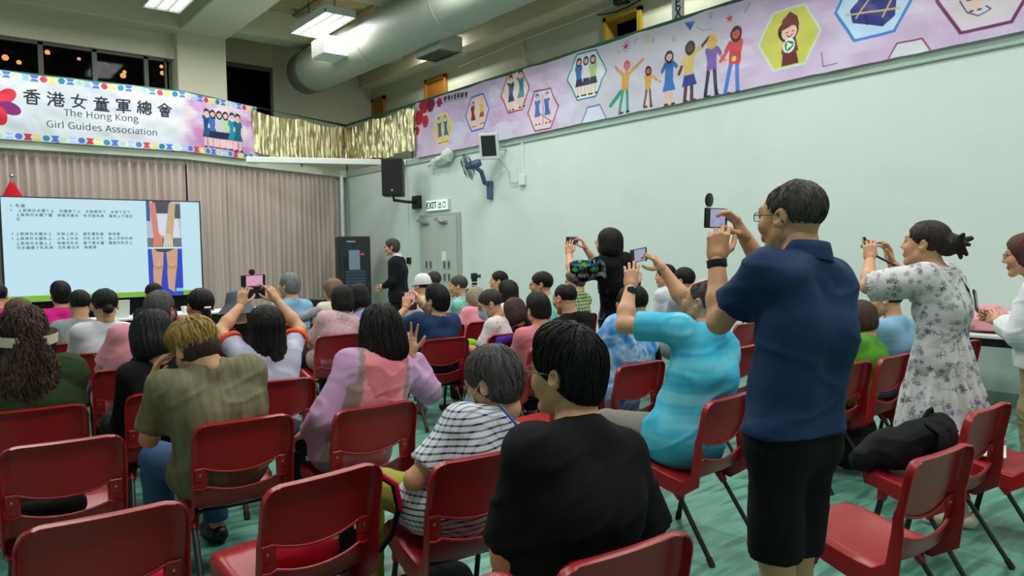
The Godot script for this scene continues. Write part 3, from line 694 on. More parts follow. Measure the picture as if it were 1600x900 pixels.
	func renormal() -> void:
		var acc := PackedVector3Array()
		acc.resize(v.size())
		for t in range(0, idx.size(), 3):
			var f := (v[idx[t + 2]] - v[idx[t]]).cross(v[idx[t + 1]] - v[idx[t]])
			acc[idx[t]] += f
			acc[idx[t + 1]] += f
			acc[idx[t + 2]] += f
		for i in v.size():
			if acc[i].length_squared() > 1e-20: n[i] = acc[i].normalized()

	func commit() -> ArrayMesh:
		var m := ArrayMesh.new()
		if v.is_empty() or idx.is_empty(): return m
		var a := []
		a.resize(Mesh.ARRAY_MAX)
		a[Mesh.ARRAY_VERTEX] = v
		a[Mesh.ARRAY_NORMAL] = n
		if c.size() == v.size(): a[Mesh.ARRAY_COLOR] = c
		if uv.size() == v.size(): a[Mesh.ARRAY_TEX_UV] = uv
		a[Mesh.ARRAY_INDEX] = idx
		m.add_surface_from_arrays(Mesh.PRIMITIVE_TRIANGLES, a)
		return m

func box_mesh(lo: Vector3, hi: Vector3, ch := 0.0) -> ArrayMesh:
	var a := Acc.new()
	a.box(lo, hi, Transform3D.IDENTITY, ch)
	return a.commit()

func tube_mesh(pts: Array, r: float, sides := 10, closed := false) -> ArrayMesh:
	var a := Acc.new()
	var rr := []
	for p in pts: rr.append(r)
	a.tube(pts, rr, sides, 1.0, Color.WHITE, closed)
	return a.commit()

func lathe(profile: Array, sides := 24, axis := Basis.IDENTITY, at := Vector3.ZERO) -> Acc:
	# profile of Vector2(radius, height)
	var rows := []
	for p in profile:
		var row := []
		for s in sides:
			var an := TAU * s / sides
			row.append(at + axis * Vector3(cos(an) * p.x, p.y, sin(an) * p.x))
		rows.append(row)
	var a := Acc.new()
	a.grid(rows, Vector3.ZERO, true)
	return a

func wrap_quad_strip(rows: Array, out: Vector3) -> ArrayMesh:
	var a := Acc.new()
	a.grid(rows, out)
	return a.commit()

# ---------------------------------------------------------------- distance fields, meshed by surface nets
class Field:
	var o: Vector3
	var c: float
	var nx: int
	var ny: int
	var nz: int
	var d := PackedFloat32Array()
	var mark := PackedByteArray()
	var act := PackedInt32Array()

	func _init(lo: Vector3, hi: Vector3, cell: float) -> void:
		o = lo
		c = cell
		nx = int((hi.x - lo.x) / cell) + 2
		ny = int((hi.y - lo.y) / cell) + 2
		nz = int((hi.z - lo.z) / cell) + 2
		d.resize(nx * ny * nz)
		d.fill(1000.0)
		mark.resize(nx * ny * nz)

	func seg(a: Vector3, b: Vector3, ra: float, rb: float, k := 0.03, cap := 0, sub := false) -> void:
		var pad := maxf(ra, rb) + k + c * 2.5
		var x0 := maxi(0, int((minf(a.x, b.x) - pad - o.x) / c))
		var y0 := maxi(0, int((minf(a.y, b.y) - pad - o.y) / c))
		var z0 := maxi(0, int((minf(a.z, b.z) - pad - o.z) / c))
		var x1 := mini(nx - 1, int((maxf(a.x, b.x) + pad - o.x) / c) + 1)
		var y1 := mini(ny - 1, int((maxf(a.y, b.y) + pad - o.y) / c) + 1)
		var z1 := mini(nz - 1, int((maxf(a.z, b.z) + pad - o.z) / c) + 1)
		var ba := b - a
		var l2 := maxf(ba.length_squared(), 1e-9)
		var inv := 1.0 / l2
		var ln := sqrt(l2)
		var bx := ba.x
		var by := ba.y
		var bz := ba.z
		var dr := rb - ra
		var lim := c * 2.2
		var nxy := nx * ny
		for z in range(z0, z1 + 1):
			var pz := o.z + z * c - a.z
			for y in range(y0, y1 + 1):
				var py := o.y + y * c - a.y
				var row := z * nxy + y * nx
				var pyz := py * by + pz * bz
				for x in range(x0, x1 + 1):
					var px := o.x + x * c - a.x
					var t := (px * bx + pyz) * inv
					var h := clampf(t, 0.0, 1.0)
					var ex := px - bx * h
					var ey := py - by * h
					var ez := pz - bz * h
					var q := sqrt(ex * ex + ey * ey + ez * ez) - ra - dr * h
					if cap & 1: q = maxf(q, (t - 1.0) * ln)
					if cap & 2: q = maxf(q, -t * ln)
					var i := row + x
					var w := d[i]
					if sub:
						var u := -q
						var g := maxf(k - absf(w - u), 0.0)
						w = maxf(w, u) + (g * g / (4.0 * k) if k > 0.0 else 0.0)
					else:
						if k > 0.0:
							var g := maxf(k - absf(w - q), 0.0)
							w = minf(w, q) - g * g / (4.0 * k)
						else:
							w = minf(w, q)
					d[i] = w
					if w < lim and w > -lim and mark[i] == 0:
						mark[i] = 1
						act.append(i)

	func ell(ce: Vector3, r: Vector3, k := 0.02, sub := false, rot := Basis.IDENTITY) -> void:
		var rm := maxf(r.x, maxf(r.y, r.z))
		var pad := rm + k + c * 2.5
		var x0 := maxi(0, int((ce.x - pad - o.x) / c))
		var y0 := maxi(0, int((ce.y - pad - o.y) / c))
		var z0 := maxi(0, int((ce.z - pad - o.z) / c))
		var x1 := mini(nx - 1, int((ce.x + pad - o.x) / c) + 1)
		var y1 := mini(ny - 1, int((ce.y + pad - o.y) / c) + 1)
		var z1 := mini(nz - 1, int((ce.z + pad - o.z) / c) + 1)
		var inv := Vector3(1.0 / r.x, 1.0 / r.y, 1.0 / r.z)
		var rt := rot.transposed()
		var spin := rot != Basis.IDENTITY
		var lim := c * 2.2
		for z in range(z0, z1 + 1):
			for y in range(y0, y1 + 1):
				for x in range(x0, x1 + 1):
					var p := Vector3(o.x + x * c - ce.x, o.y + y * c - ce.y, o.z + z * c - ce.z)
					if spin: p = rt * p
					p *= inv
					var k0 := p.length()
					var k1 := (p * inv).length()
					var q := k0 * (k0 - 1.0) / maxf(k1, 1e-6)
					if k0 < 0.3: q = -(1.0 - k0) * minf(r.x, minf(r.y, r.z))
					var i := x + nx * (y + ny * z)
					var w := d[i]
					if sub:
						var u := -q
						var g := maxf(k - absf(w - u), 0.0)
						w = maxf(w, u) + (g * g / (4.0 * k) if k > 0.0 else 0.0)
					else:
						var g := maxf(k - absf(w - q), 0.0)
						w = minf(w, q) - (g * g / (4.0 * k) if k > 0.0 else 0.0)
					d[i] = w
					if w < lim and w > -lim and mark[i] == 0:
						mark[i] = 1
						act.append(i)

	func keep_below(nn: Vector3, off: float, k := 0.01) -> void:
		# keeps the side where nn.p < off
		var lim := c * 2.2
		var i := 0
		for z in nz:
			for y in ny:
				for x in nx:
					var w := d[i]
					if w < 0.1:
						var u := nn.x * (o.x + x * c) + nn.y * (o.y + y * c) + nn.z * (o.z + z * c) - off
						if u > w - k:
							var g := maxf(k - absf(w - u), 0.0)
							w = maxf(w, u) + (g * g / (4.0 * k) if k > 0.0 else 0.0)
							d[i] = w
							if w < lim and w > -lim and mark[i] == 0:
								mark[i] = 1
								act.append(i)
					i += 1

	func sample(p: Vector3) -> float:
		var q := (p - o) / c
		var x := clampi(int(q.x), 0, nx - 2)
		var y := clampi(int(q.y), 0, ny - 2)
		var z := clampi(int(q.z), 0, nz - 2)
		var f := q - Vector3(x, y, z)
		var i := x + nx * (y + ny * z)
		var nxy := nx * ny
		var a := lerpf(lerpf(d[i], d[i + 1], f.x), lerpf(d[i + nx], d[i + nx + 1], f.x), f.y)
		var b := lerpf(lerpf(d[i + nxy], d[i + nxy + 1], f.x), lerpf(d[i + nxy + nx], d[i + nxy + nx + 1], f.x), f.y)
		return lerpf(a, b, f.z)

	func slope(p: Vector3) -> Vector3:
		var h := c
		return Vector3(sample(p + Vector3(h, 0, 0)) - sample(p - Vector3(h, 0, 0)), sample(p + Vector3(0, h, 0)) - sample(p - Vector3(0, h, 0)), sample(p + Vector3(0, 0, h)) - sample(p - Vector3(0, 0, h))).normalized()

	func mesh() -> Array:
		var nxy := nx * ny
		var id := PackedInt32Array()
		id.resize(d.size())
		id.fill(-1)
		var vs := PackedVector3Array()
		var ns := PackedVector3Array()
		var ix := PackedInt32Array()
		for i in act:
			var x := i % nx
			var y := (i / nx) % ny
			var z := i / nxy
			if x >= nx - 1 or y >= ny - 1 or z >= nz - 1: continue
			var d0 := d[i]
			var d1 := d[i + 1]
			var d2 := d[i + nx]
			var d3 := d[i + nx + 1]
			var d4 := d[i + nxy]
			var d5 := d[i + nxy + 1]
			var d6 := d[i + nxy + nx]
			var d7 := d[i + nxy + nx + 1]
			var mn := minf(minf(minf(d0, d1), minf(d2, d3)), minf(minf(d4, d5), minf(d6, d7)))
			var mx := maxf(maxf(maxf(d0, d1), maxf(d2, d3)), maxf(maxf(d4, d5), maxf(d6, d7)))
			if mn >= 0.0 or mx < 0.0: continue
			var sx := 0.0
			var sy := 0.0
			var sz := 0.0
			var cn := 0.0
			if (d0 < 0.0) != (d1 < 0.0): sx += d0 / (d0 - d1); cn += 1.0
			if (d2 < 0.0) != (d3 < 0.0): sx += d2 / (d2 - d3); sy += 1.0; cn += 1.0
			if (d4 < 0.0) != (d5 < 0.0): sx += d4 / (d4 - d5); sz += 1.0; cn += 1.0
			if (d6 < 0.0) != (d7 < 0.0): sx += d6 / (d6 - d7); sy += 1.0; sz += 1.0; cn += 1.0
			if (d0 < 0.0) != (d2 < 0.0): sy += d0 / (d0 - d2); cn += 1.0
			if (d1 < 0.0) != (d3 < 0.0): sy += d1 / (d1 - d3); sx += 1.0; cn += 1.0
			if (d4 < 0.0) != (d6 < 0.0): sy += d4 / (d4 - d6); sz += 1.0; cn += 1.0
			if (d5 < 0.0) != (d7 < 0.0): sy += d5 / (d5 - d7); sx += 1.0; sz += 1.0; cn += 1.0
			if (d0 < 0.0) != (d4 < 0.0): sz += d0 / (d0 - d4); cn += 1.0
			if (d1 < 0.0) != (d5 < 0.0): sz += d1 / (d1 - d5); sx += 1.0; cn += 1.0
			if (d2 < 0.0) != (d6 < 0.0): sz += d2 / (d2 - d6); sy += 1.0; cn += 1.0
			if (d3 < 0.0) != (d7 < 0.0): sz += d3 / (d3 - d7); sx += 1.0; sy += 1.0; cn += 1.0
			id[i] = vs.size()
			vs.append(o + Vector3(x + sx / cn, y + sy / cn, z + sz / cn) * c)
			var g := Vector3(d1 + d3 + d5 + d7 - d0 - d2 - d4 - d6, d2 + d3 + d6 + d7 - d0 - d1 - d4 - d5, d4 + d5 + d6 + d7 - d0 - d1 - d2 - d3)
			ns.append(g.normalized())
		for i in act:
			if id[i] < 0: continue
			var x := i % nx
			var y := (i / nx) % ny
			var z := i / nxy
			var inside := d[i] < 0.0
			if y > 0 and z > 0 and inside != (d[i + 1] < 0.0):
				Field.put(ix, id[i], id[i - nx], id[i - nx - nxy], id[i - nxy], inside)
			if x > 0 and z > 0 and inside != (d[i + nx] < 0.0):
				Field.put(ix, id[i], id[i - nxy], id[i - 1 - nxy], id[i - 1], inside)
			if x > 0 and y > 0 and inside != (d[i + nxy] < 0.0):
				Field.put(ix, id[i], id[i - 1], id[i - 1 - nx], id[i - nx], inside)
		return [vs, ns, ix]

	static func put(ix: PackedInt32Array, a: int, b: int, e: int, f: int, inside: bool) -> void:
		if a < 0 or b < 0 or e < 0 or f < 0: return
		if inside:
			ix.append_array(PackedInt32Array([a, e, b, a, f, e]))
		else:
			ix.append_array(PackedInt32Array([a, b, e, a, e, f]))

# ---------------------------------------------------------------- heads, hands, hair (in the head's own axes: up y, face towards -z)
var head_cache := {}
func head_arrays(cell: float) -> Array:
	if head_cache.has(cell): return head_cache[cell]
	var f := Field.new(Vector3(-0.1, -0.17, -0.135), Vector3(0.1, 0.135, 0.125), cell)
	f.ell(Vector3(0, 0.035, 0.012), Vector3(0.073, 0.078, 0.092), 0.0)
	f.ell(Vector3(0, -0.015, -0.032), Vector3(0.06, 0.08, 0.058), 0.03)
	for s in [-1.0, 1.0]:
		f.seg(Vector3(0.046 * s, -0.05, 0.0), Vector3(0.012 * s, -0.096, -0.06), 0.022, 0.017, 0.025)
		f.ell(Vector3(0.036 * s, -0.028, -0.062), Vector3(0.024, 0.022, 0.022), 0.025)
	f.ell(Vector3(0, -0.1, -0.068), Vector3(0.016, 0.013, 0.014), 0.02)
	f.seg(Vector3(-0.036, 0.022, -0.078), Vector3(0.036, 0.022, -0.078), 0.011, 0.011, 0.02)
	for s in [-1.0, 1.0]:
		f.ell(Vector3(0.032 * s, 0.004, -0.099), Vector3(0.019, 0.012, 0.014), 0.012, true)
		f.ell(Vector3(0.032 * s, 0.004, -0.0765), Vector3(0.0145, 0.0125, 0.0135), 0.004)
	f.seg(Vector3(0, 0.014, -0.086), Vector3(0, -0.026, -0.103), 0.0075, 0.0115, 0.014)
	for s in [-1.0, 1.0]:
		f.ell(Vector3(0.011 * s, -0.031, -0.093), Vector3(0.0085, 0.0075, 0.009), 0.008)
	f.seg(Vector3(-0.017, -0.059, -0.084), Vector3(0.017, -0.059, -0.084), 0.0075, 0.0075, 0.009)
	f.seg(Vector3(-0.014, -0.069, -0.083), Vector3(0.014, -0.069, -0.083), 0.008, 0.008, 0.007)
	f.seg(Vector3(-0.022, -0.064, -0.094), Vector3(0.022, -0.064, -0.094), 0.0022, 0.0022, 0.003, 0, true)
	f.seg(Vector3(0, -0.03, 0.03), Vector3(0, -0.1, 0.034), 0.05, 0.05, 0.03)
	for s in [-1.0, 1.0]:
		var rot := Basis(Vector3.UP, -0.45 * s) * Basis(Vector3.RIGHT, 0.2)
		f.ell(Vector3(0.077 * s, -0.002, 0.014), Vector3(0.0085, 0.031, 0.02), 0.008, false, rot)
		f.ell(Vector3(0.087 * s, 0.002, 0.008), Vector3(0.007, 0.017, 0.011), 0.004, true, rot)
	var a := f.mesh()
	var cols := PackedColorArray()
	for p in a[0]:
		var col := Color(1, 1, 1)
		var ax := absf(p.x)
		if p.z < -0.06:
			var lip := 1.0 - smoothstep(0.75, 1.15, Vector2(p.x / 0.025, (p.y + 0.064) / 0.013).length())
			col = col.lerp(Color(0.78, 0.42, 0.4), lip * 0.75)
			var brow := 1.0 - smoothstep(0.6, 1.1, Vector2((ax - 0.034) / 0.02, (p.y - 0.027 - (ax - 0.034) * 0.15) / 0.006).length())
			col = col.lerp(Color(0.1, 0.08, 0.07), brow * 0.85)
			var e := Vector2((ax - 0.032) / 0.013, (p.y - 0.004) / 0.0055).length()
			if e < 1.0:
				col = Color(1.15, 1.2, 1.25) if absf(ax - 0.032) > 0.0055 else Color(0.05, 0.035, 0.03)
			elif e < 1.35:
				col = Color(0.25, 0.18, 0.16)
			if p.y < -0.03 and p.y > -0.045 and ax < 0.018 and p.z < -0.088: col *= 0.75
		var ck := 1.0 - smoothstep(0.3, 1.2, (Vector3(ax, p.y, p.z) - Vector3(0.045, -0.03, -0.07)).length() / 0.03)
		col = Color(col.r, col.g * (1.0 - 0.09 * ck), col.b * (1.0 - 0.09 * ck))
		cols.append(col)
	a.append(cols)
	head_cache[cell] = a
	return a

# right hand: wrist at the origin, fingers along +y, palm towards +z, thumb on +x
var hand_cache := {}
func hand_arrays(pose: String, cell: float) -> Array:
	var key := pose + str(cell)
	if hand_cache.has(key): return hand_cache[key]
	var curl := {"open": [6, 10, 8], "grip": [48, 62, 35], "pinch": [30, 48, 25], "relaxed": [22, 34, 22], "tap": [38, 55, 30], "hold": [20, 28, 18]}
	var cu: Array = curl[pose]
	var f := Field.new(Vector3(-0.085, -0.04, -0.05), Vector3(0.125, 0.22, 0.11), cell)
	f.seg(Vector3(0, -0.035, 0), Vector3(0, 0.015, 0), 0.025, 0.026, 0.01)
	for q in [[0.03, 0.086], [0.009, 0.09], [-0.012, 0.086], [-0.031, 0.076]]:
		f.seg(Vector3(q[0] * 0.55, 0.01, 0), Vector3(q[0], q[1], 0.002), 0.0165, 0.0115, 0.014)
	f.ell(Vector3(0.024, 0.035, 0.012), Vector3(0.018, 0.028, 0.015), 0.015)
	f.ell(Vector3(-0.024, 0.03, 0.008), Vector3(0.014, 0.028, 0.013), 0.015)
	var bases := [Vector3(0.031, 0.088, 0.002), Vector3(0.0095, 0.093, 0.002), Vector3(-0.0125, 0.088, 0.002), Vector3(-0.033, 0.078, 0.002)]
	var lens := [[0.042, 0.026, 0.021], [0.046, 0.03, 0.022], [0.042, 0.028, 0.022], [0.033, 0.021, 0.019]]
	var wide := 1.9 if pose == "open" else 0.8
	var spread := [-8.0, -1.0, 6.0, 14.0]
	for i in 4:
		var p: Vector3 = bases[i]
		var an := 0.0
		var side := deg_to_rad(spread[i] * wide)
		for j in 3:
			var bend: float = cu[j]
			if pose == "tap" and i == 0: bend *= 0.35
			if pose == "pinch" or pose == "grip": bend *= 1.0 + 0.12 * (i - 1)
			if pose == "hold": bend *= 1.0 + 0.1 * i
			an += deg_to_rad(bend)
			var dirn := Vector3(-sin(side) * cos(an), cos(side) * cos(an), sin(an))
			var q: Vector3 = p + dirn * lens[i][j]
			var r0: float = [0.0092, 0.0082, 0.0075][j] * (0.9 if i == 3 else 1.0)
			f.seg(p, q, r0, r0 - 0.0008, 0.003 if j > 0 else 0.006)
			p = q
	var tb := Vector3(0.022, 0.022, 0.01)
	var tdirs: Array = [Vector3(0.72, 0.62, 0.25), Vector3(0.62, 0.74, 0.25), Vector3(0.5, 0.84, 0.2)]
	if pose == "grip" or pose == "pinch" or pose == "tap" or pose == "hold": tdirs = [Vector3(0.55, 0.55, 0.62), Vector3(0.2, 0.75, 0.62), Vector3(0.02, 0.9, 0.4)]
	elif pose == "relaxed": tdirs = [Vector3(0.6, 0.65, 0.45), Vector3(0.3, 0.85, 0.4), Vector3(0.15, 0.93, 0.3)]
	var tl := [0.045, 0.032, 0.026]
	var tr := [0.0125, 0.0102, 0.009]
	for j in 3:
		var q: Vector3 = tb + tdirs[j].normalized() * tl[j]
		f.seg(tb, q, tr[j] + 0.001, tr[j] - 0.0005, 0.008 if j == 0 else 0.003)
		tb = q
	hand_cache[key] = f.mesh()
	return hand_cache[key]

var hair_cache := {}
# strand relief: grooves running down from the crown
func strands(a: Array, amp: float, freq: float, crown: Vector3, seed_no: int, wave := 0.0, light := 0.25) -> Array:
	var nz := FastNoiseLite.new()
	nz.seed = seed_no
	nz.frequency = 1.0
	nz.fractal_octaves = 2
	var vs: PackedVector3Array = a[0]
	var ns: PackedVector3Array = a[1]
	var cols := PackedColorArray()
	cols.resize(vs.size())
	for i in vs.size():
		var p := vs[i] - crown
		var dirn := Vector2(p.x, p.z)
		var low := maxf(0.0, -p.y)
		var an := dirn.normalized()
		var wob := wave * sin(low * 42.0 + nz.get_noise_2d(an.x * 3.0, an.y * 3.0) * 6.0)
		var s := nz.get_noise_3d(an.x * freq + wob, an.y * freq + wob, low * 3.0)
		var s2 := nz.get_noise_3d(an.x * freq * 2.3 + wob * 1.5, an.y * freq * 2.3 + 7.0, low * 4.0)
		var fade := smoothstep(0.0, 0.03, dirn.length())
		vs[i] += ns[i] * amp * (s + 0.5 * s2) * fade
		var b := 1.0 + light * 2.0 * (s2 * 0.6 + s * 0.6)
		cols[i] = Color(b, b, b)
	var acc := Acc.new()
	acc.add([vs, ns, a[2], cols])
	acc.renormal()
	return [acc.v, acc.n, acc.idx, acc.c]

func hair_mesh(style: String, cell: float) -> ArrayMesh:
	var key := style + str(cell)
	if hair_cache.has(key): return hair_cache[key]
	var low := -0.14
	var wide := 0.135
	var back := 0.16
	if style in ["long", "longbob"]: low = -0.36
	if style == "curly":
		low = -0.42
		wide = 0.19
		back = 0.2
	if style in ["shag", "bob", "visorbob"]: low = -0.2
	if style in ["updo"]: back = 0.26
	var f := Field.new(Vector3(-wide, low, -0.13), Vector3(wide, 0.16, back), cell)
	var amp := 0.004
	var freq := 9.0
	var wave := 0.0
	var light := 0.22
	var crown := Vector3(0, 0.13, 0.04)
	match style:
		"short", "thick", "fade", "greyshort", "textured":
			var t := 0.017 if style in ["thick", "greyshort", "textured"] else 0.011
			f.ell(Vector3(0, 0.04, 0.014), Vector3(0.073 + t * 0.6, 0.078 + t, 0.092 + t * 0.85), 0.0)
			if style == "thick":
				f.ell(Vector3(0, 0.085, -0.01), Vector3(0.07, 0.06, 0.085), 0.02)
				f.ell(Vector3(0, -0.01, 0.045), Vector3(0.076, 0.085, 0.068), 0.02)
				amp = 0.006
				freq = 6.0
			if style == "greyshort":
				f.ell(Vector3(0, 0.0, 0.04), Vector3(0.084, 0.09, 0.078), 0.02)
				amp = 0.005
				light = 0.45
			if style == "textured":
				f.ell(Vector3(0, 0.07, -0.02), Vector3(0.084, 0.06, 0.09), 0.02)
				amp = 0.009
				freq = 5.0
				wave = 0.5
				light = 0.5
			f.ell(Vector3(0, -0.03, -0.085), Vector3(0.066, 0.083, 0.062), 0.012, true)
			for s in [-1.0, 1.0]: f.ell(Vector3(0.088 * s, -0.008, 0.01), Vector3(0.022, 0.037, 0.024), 0.008, true)
			f.keep_below(Vector3(0, -1, -0.62).normalized(), 0.018 if style != "greyshort" else 0.04, 0.01)
		"thin", "baldspot":
			f.ell(Vector3(0, 0.036, 0.014), Vector3(0.0765, 0.0815, 0.0965), 0.0)
			f.ell(Vector3(0, -0.01, -0.085), Vector3(0.068, 0.105, 0.066), 0.015, true)
			for s in [-1.0, 1.0]: f.ell(Vector3(0.088 * s, -0.008, 0.01), Vector3(0.022, 0.037, 0.024), 0.008, true)
			if style == "thin":
				f.ell(Vector3(0, 0.118, -0.068), Vector3(0.066, 0.066, 0.08), 0.008, true)
			else:
				f.ell(Vector3(0, 0.128, 0.035), Vector3(0.034, 0.026, 0.036), 0.008, true)
			f.keep_below(Vector3(0, -1, -0.62).normalized(), 0.02, 0.01)
			amp = 0.0022
			light = 0.3
		"bob", "shag", "shortbob", "visorbob", "longbob", "long":
			f.ell(Vector3(0, 0.042, 0.014), Vector3(0.085, 0.09, 0.105), 0.0)
			var bottom := -0.105
			if style == "shortbob":
				f.ell(Vector3(0, -0.01, 0.03), Vector3(0.092, 0.095, 0.088), 0.03)
				bottom = -0.07
			elif style == "shag":
				f.ell(Vector3(0, -0.03, 0.03), Vector3(0.112, 0.12, 0.1), 0.03)
				f.ell(Vector3(0, -0.09, 0.03), Vector3(0.118, 0.075, 0.1), 0.03)
				bottom = -0.135
				amp = 0.009
				freq = 6.0
				wave = 0.25
			elif style in ["bob", "visorbob"]:
				f.ell(Vector3(0, -0.03, 0.025), Vector3(0.1, 0.115, 0.098), 0.03)
				bottom = -0.115
				amp = 0.005
			elif style == "longbob":
				f.seg(Vector3(0, 0.02, 0.02), Vector3(0, -0.15, 0.035), 0.098, 0.108, 0.03)
				bottom = -0.19
				amp = 0.006
				freq = 7.0
			else:
				f.seg(Vector3(0, 0.0, 0.03), Vector3(0, -0.3, 0.07), 0.092, 0.085, 0.03)
				bottom = -0.3
				amp = 0.007
				freq = 6.0
			f.ell(Vector3(0, -0.04, -0.1), Vector3(0.062, 0.1, 0.075), 0.015, true)
			f.seg(Vector3(0, -0.08, -0.08), Vector3(0, -0.34, -0.06), 0.068, 0.09, 0.015, 0, true)
			if style != "long" and style != "longbob": f.seg(Vector3(0, -0.09, 0.04), Vector3(0, -0.2, 0.05), 0.05, 0.055, 0.008, 0, true)
			f.keep_below(Vector3(0, -1, -0.12).normalized(), -bottom, 0.012)
		"bun", "ponytail", "updo", "tied":
			f.ell(Vector3(0, 0.038, 0.014), Vector3(0.081, 0.086, 0.1), 0.0)
			f.ell(Vector3(0, -0.03, -0.085), Vector3(0.066, 0.085, 0.062), 0.012, true)
			for s in [-1.0, 1.0]: f.ell(Vector3(0.09 * s, -0.01, 0.008), Vector3(0.022, 0.034, 0.022), 0.006, true)
			f.keep_below(Vector3(0, -1, -0.62).normalized(), 0.012, 0.01)
			if style == "bun":
				f.ell(Vector3(0, -0.025, 0.115), Vector3(0.036, 0.032, 0.03), 0.012)
			elif style == "tied":
				f.ell(Vector3(0, -0.055, 0.11), Vector3(0.024, 0.03, 0.024), 0.012)
			elif style == "ponytail":
				f.seg(Vector3(0, -0.03, 0.1), Vector3(0, -0.13, 0.1), 0.028, 0.02, 0.015)
			else:
				f.ell(Vector3(0, 0.01, 0.1), Vector3(0.05, 0.055, 0.05), 0.02)
				f.ell(Vector3(0, 0.035, 0.13), Vector3(0.032, 0.034, 0.035), 0.02)
				for q in [Vector3(0.03, 0.06, 0.185), Vector3(-0.015, 0.03, 0.195), Vector3(0.01, -0.02, 0.185), Vector3(-0.03, 0.075, 0.165), Vector3(0.025, -0.04, 0.16)]:
					f.seg(Vector3(0, 0.035, 0.14), q, 0.02, 0.01, 0.012)
				amp = 0.006
				freq = 6.0
				light = 0.35
			crown = Vector3(0, 0.03, -0.09)
		"curly":
			f.ell(Vector3(0, 0.045, 0.014), Vector3(0.09, 0.09, 0.108), 0.0)
			f.ell(Vector3(0, -0.05, 0.085), Vector3(0.07, 0.14, 0.07), 0.04)
			f.ell(Vector3(-0.01, -0.2, 0.1), Vector3(0.135, 0.15, 0.07), 0.05)
			f.ell(Vector3(0, -0.27, 0.11), Vector3(0.125, 0.09, 0.06), 0.04)
			f.ell(Vector3(0, -0.03, -0.085), Vector3(0.066, 0.085, 0.07), 0.012, true)
			f.seg(Vector3(0, -0.11, 0.0), Vector3(0, -0.4, -0.05), 0.075, 0.1, 0.015, 0, true)
			amp = 0.017
			freq = 4.2
			wave = 0.5
			light = 0.55
		"tuft":
			pass
	var a := strands(f.mesh(), amp, freq, crown, 11 + style.length(), wave, light)
	var acc := Acc.new()
	acc.add(a)
	if cell < 0.005: locks(acc, f, style, crown, light)
	hair_cache[key] = acc.commit()
	return hair_cache[key]

# separate tapered locks of hair lying over the mass of it, from the crown downwards
func locks(acc: Acc, f: Field, style: String, crown: Vector3, light: float) -> void:
	var rng := RandomNumberGenerator.new()
	rng.seed = 90 + style.length()
	var count := {"curly": 900, "shag": 800, "longbob": 700, "bob": 700, "textured": 700, "greyshort": 800, "thick": 900, "thin": 700, "updo": 600}
	var reach := {"curly": 0.16, "shag": 0.12, "longbob": 0.14, "bob": 0.12, "textured": 0.06, "greyshort": 0.065, "thick": 0.055, "thin": 0.02, "updo": 0.07}
	var thick: float = {"thin": 0.0011, "curly": 0.0036, "textured": 0.003}.get(style, 0.0022)
	var lift: float = {"thick": 0.003, "textured": 0.006, "greyshort": 0.002, "curly": 0.004, "shag": 0.002}.get(style, 0.0008)
	var n: int = count.get(style, 500)
	var ln: float = reach.get(style, 0.06)
	var total := acc.v.size()
	for i in n:
		var k := rng.randi() % total
		var p: Vector3 = acc.v[k]
		var nn: Vector3 = acc.n[k]
		if p.z < -0.075 and p.y < 0.03: continue
		var away := p - crown
		away.y = 0.0
		var pts := []
		var rr := []
		var steps := 6
		var step := ln * rng.randf_range(0.6, 1.2) / steps
		var sway := rng.randf_range(-0.5, 0.5)
		var ph := rng.randf() * TAU
		var dirn := Vector3.ZERO
		for j in steps + 1:
			pts.append(p + nn * (lift * sin(PI * 0.5 * j / steps) + (0.005 * sin(j * 1.9 + ph) if style == "curly" else 0.0)))
			rr.append(thick * [0.5, 0.95, 1.0, 0.95, 0.8, 0.55, 0.12][j])
			var g := f.slope(p)
			if g.length_squared() > 0.5: nn = g
			var want := Vector3(0, -1, 0) * (0.6 if style in ["thick", "textured", "thin"] else 1.0) + away.normalized() * 0.7 + nn.cross(Vector3.UP) * sway * 0.5
			if style == "updo" or style == "bun": want = (Vector3(0, 0.02, 0.13) - p).normalized() + nn.cross(Vector3.UP) * sway * 0.4
			if style == "curly": want += nn.cross(Vector3.UP) * sin(j * 1.7 + ph) * 0.9
			want -= nn * want.dot(nn)
			dirn = (dirn * 0.4 + want.normalized()).normalized()
			p += dirn * step
			var off := f.sample(p)
			if off < 0.03 and off > -0.03: p -= nn * (off - 0.001)
		var b := clampf(1.0 + rng.randfn(0.0, light * 1.1), 0.45, 2.2)
		acc.tube(pts, rr, 4, 0.6, Color(b, b, b))

var hair_mats := {}
func hair_mat(c: Color, two := Color(0, 0, 0, 0)) -> StandardMaterial3D:
	var key := str(c)
	if hair_mats.has(key): return hair_mats[key]
	var m := mat(c, 0.58, 0.0, 0.35)
	m.vertex_color_use_as_albedo = true
	m.normal_enabled = true
	m.normal_texture = noise_normal(0.05, 5, 14.0, Vector2(1, 8), 2)
	m.normal_scale = 1.0
	tri(m, Vector3(9, 4, 9))
	hair_mats[key] = m
	return m

var skin_mats := {}
func skin_mat(c: Color) -> StandardMaterial3D:
	var key := str(c)
	if skin_mats.has(key): return skin_mats[key]
	var m := mat(c, 0.5, 0.0, 0.4)
	m.vertex_color_use_as_albedo = true
	skin_mats[key] = m
	return m

const SKIN := Color(0.80, 0.60, 0.46)
const BLACK_HAIR := Color(0.075, 0.066, 0.066)

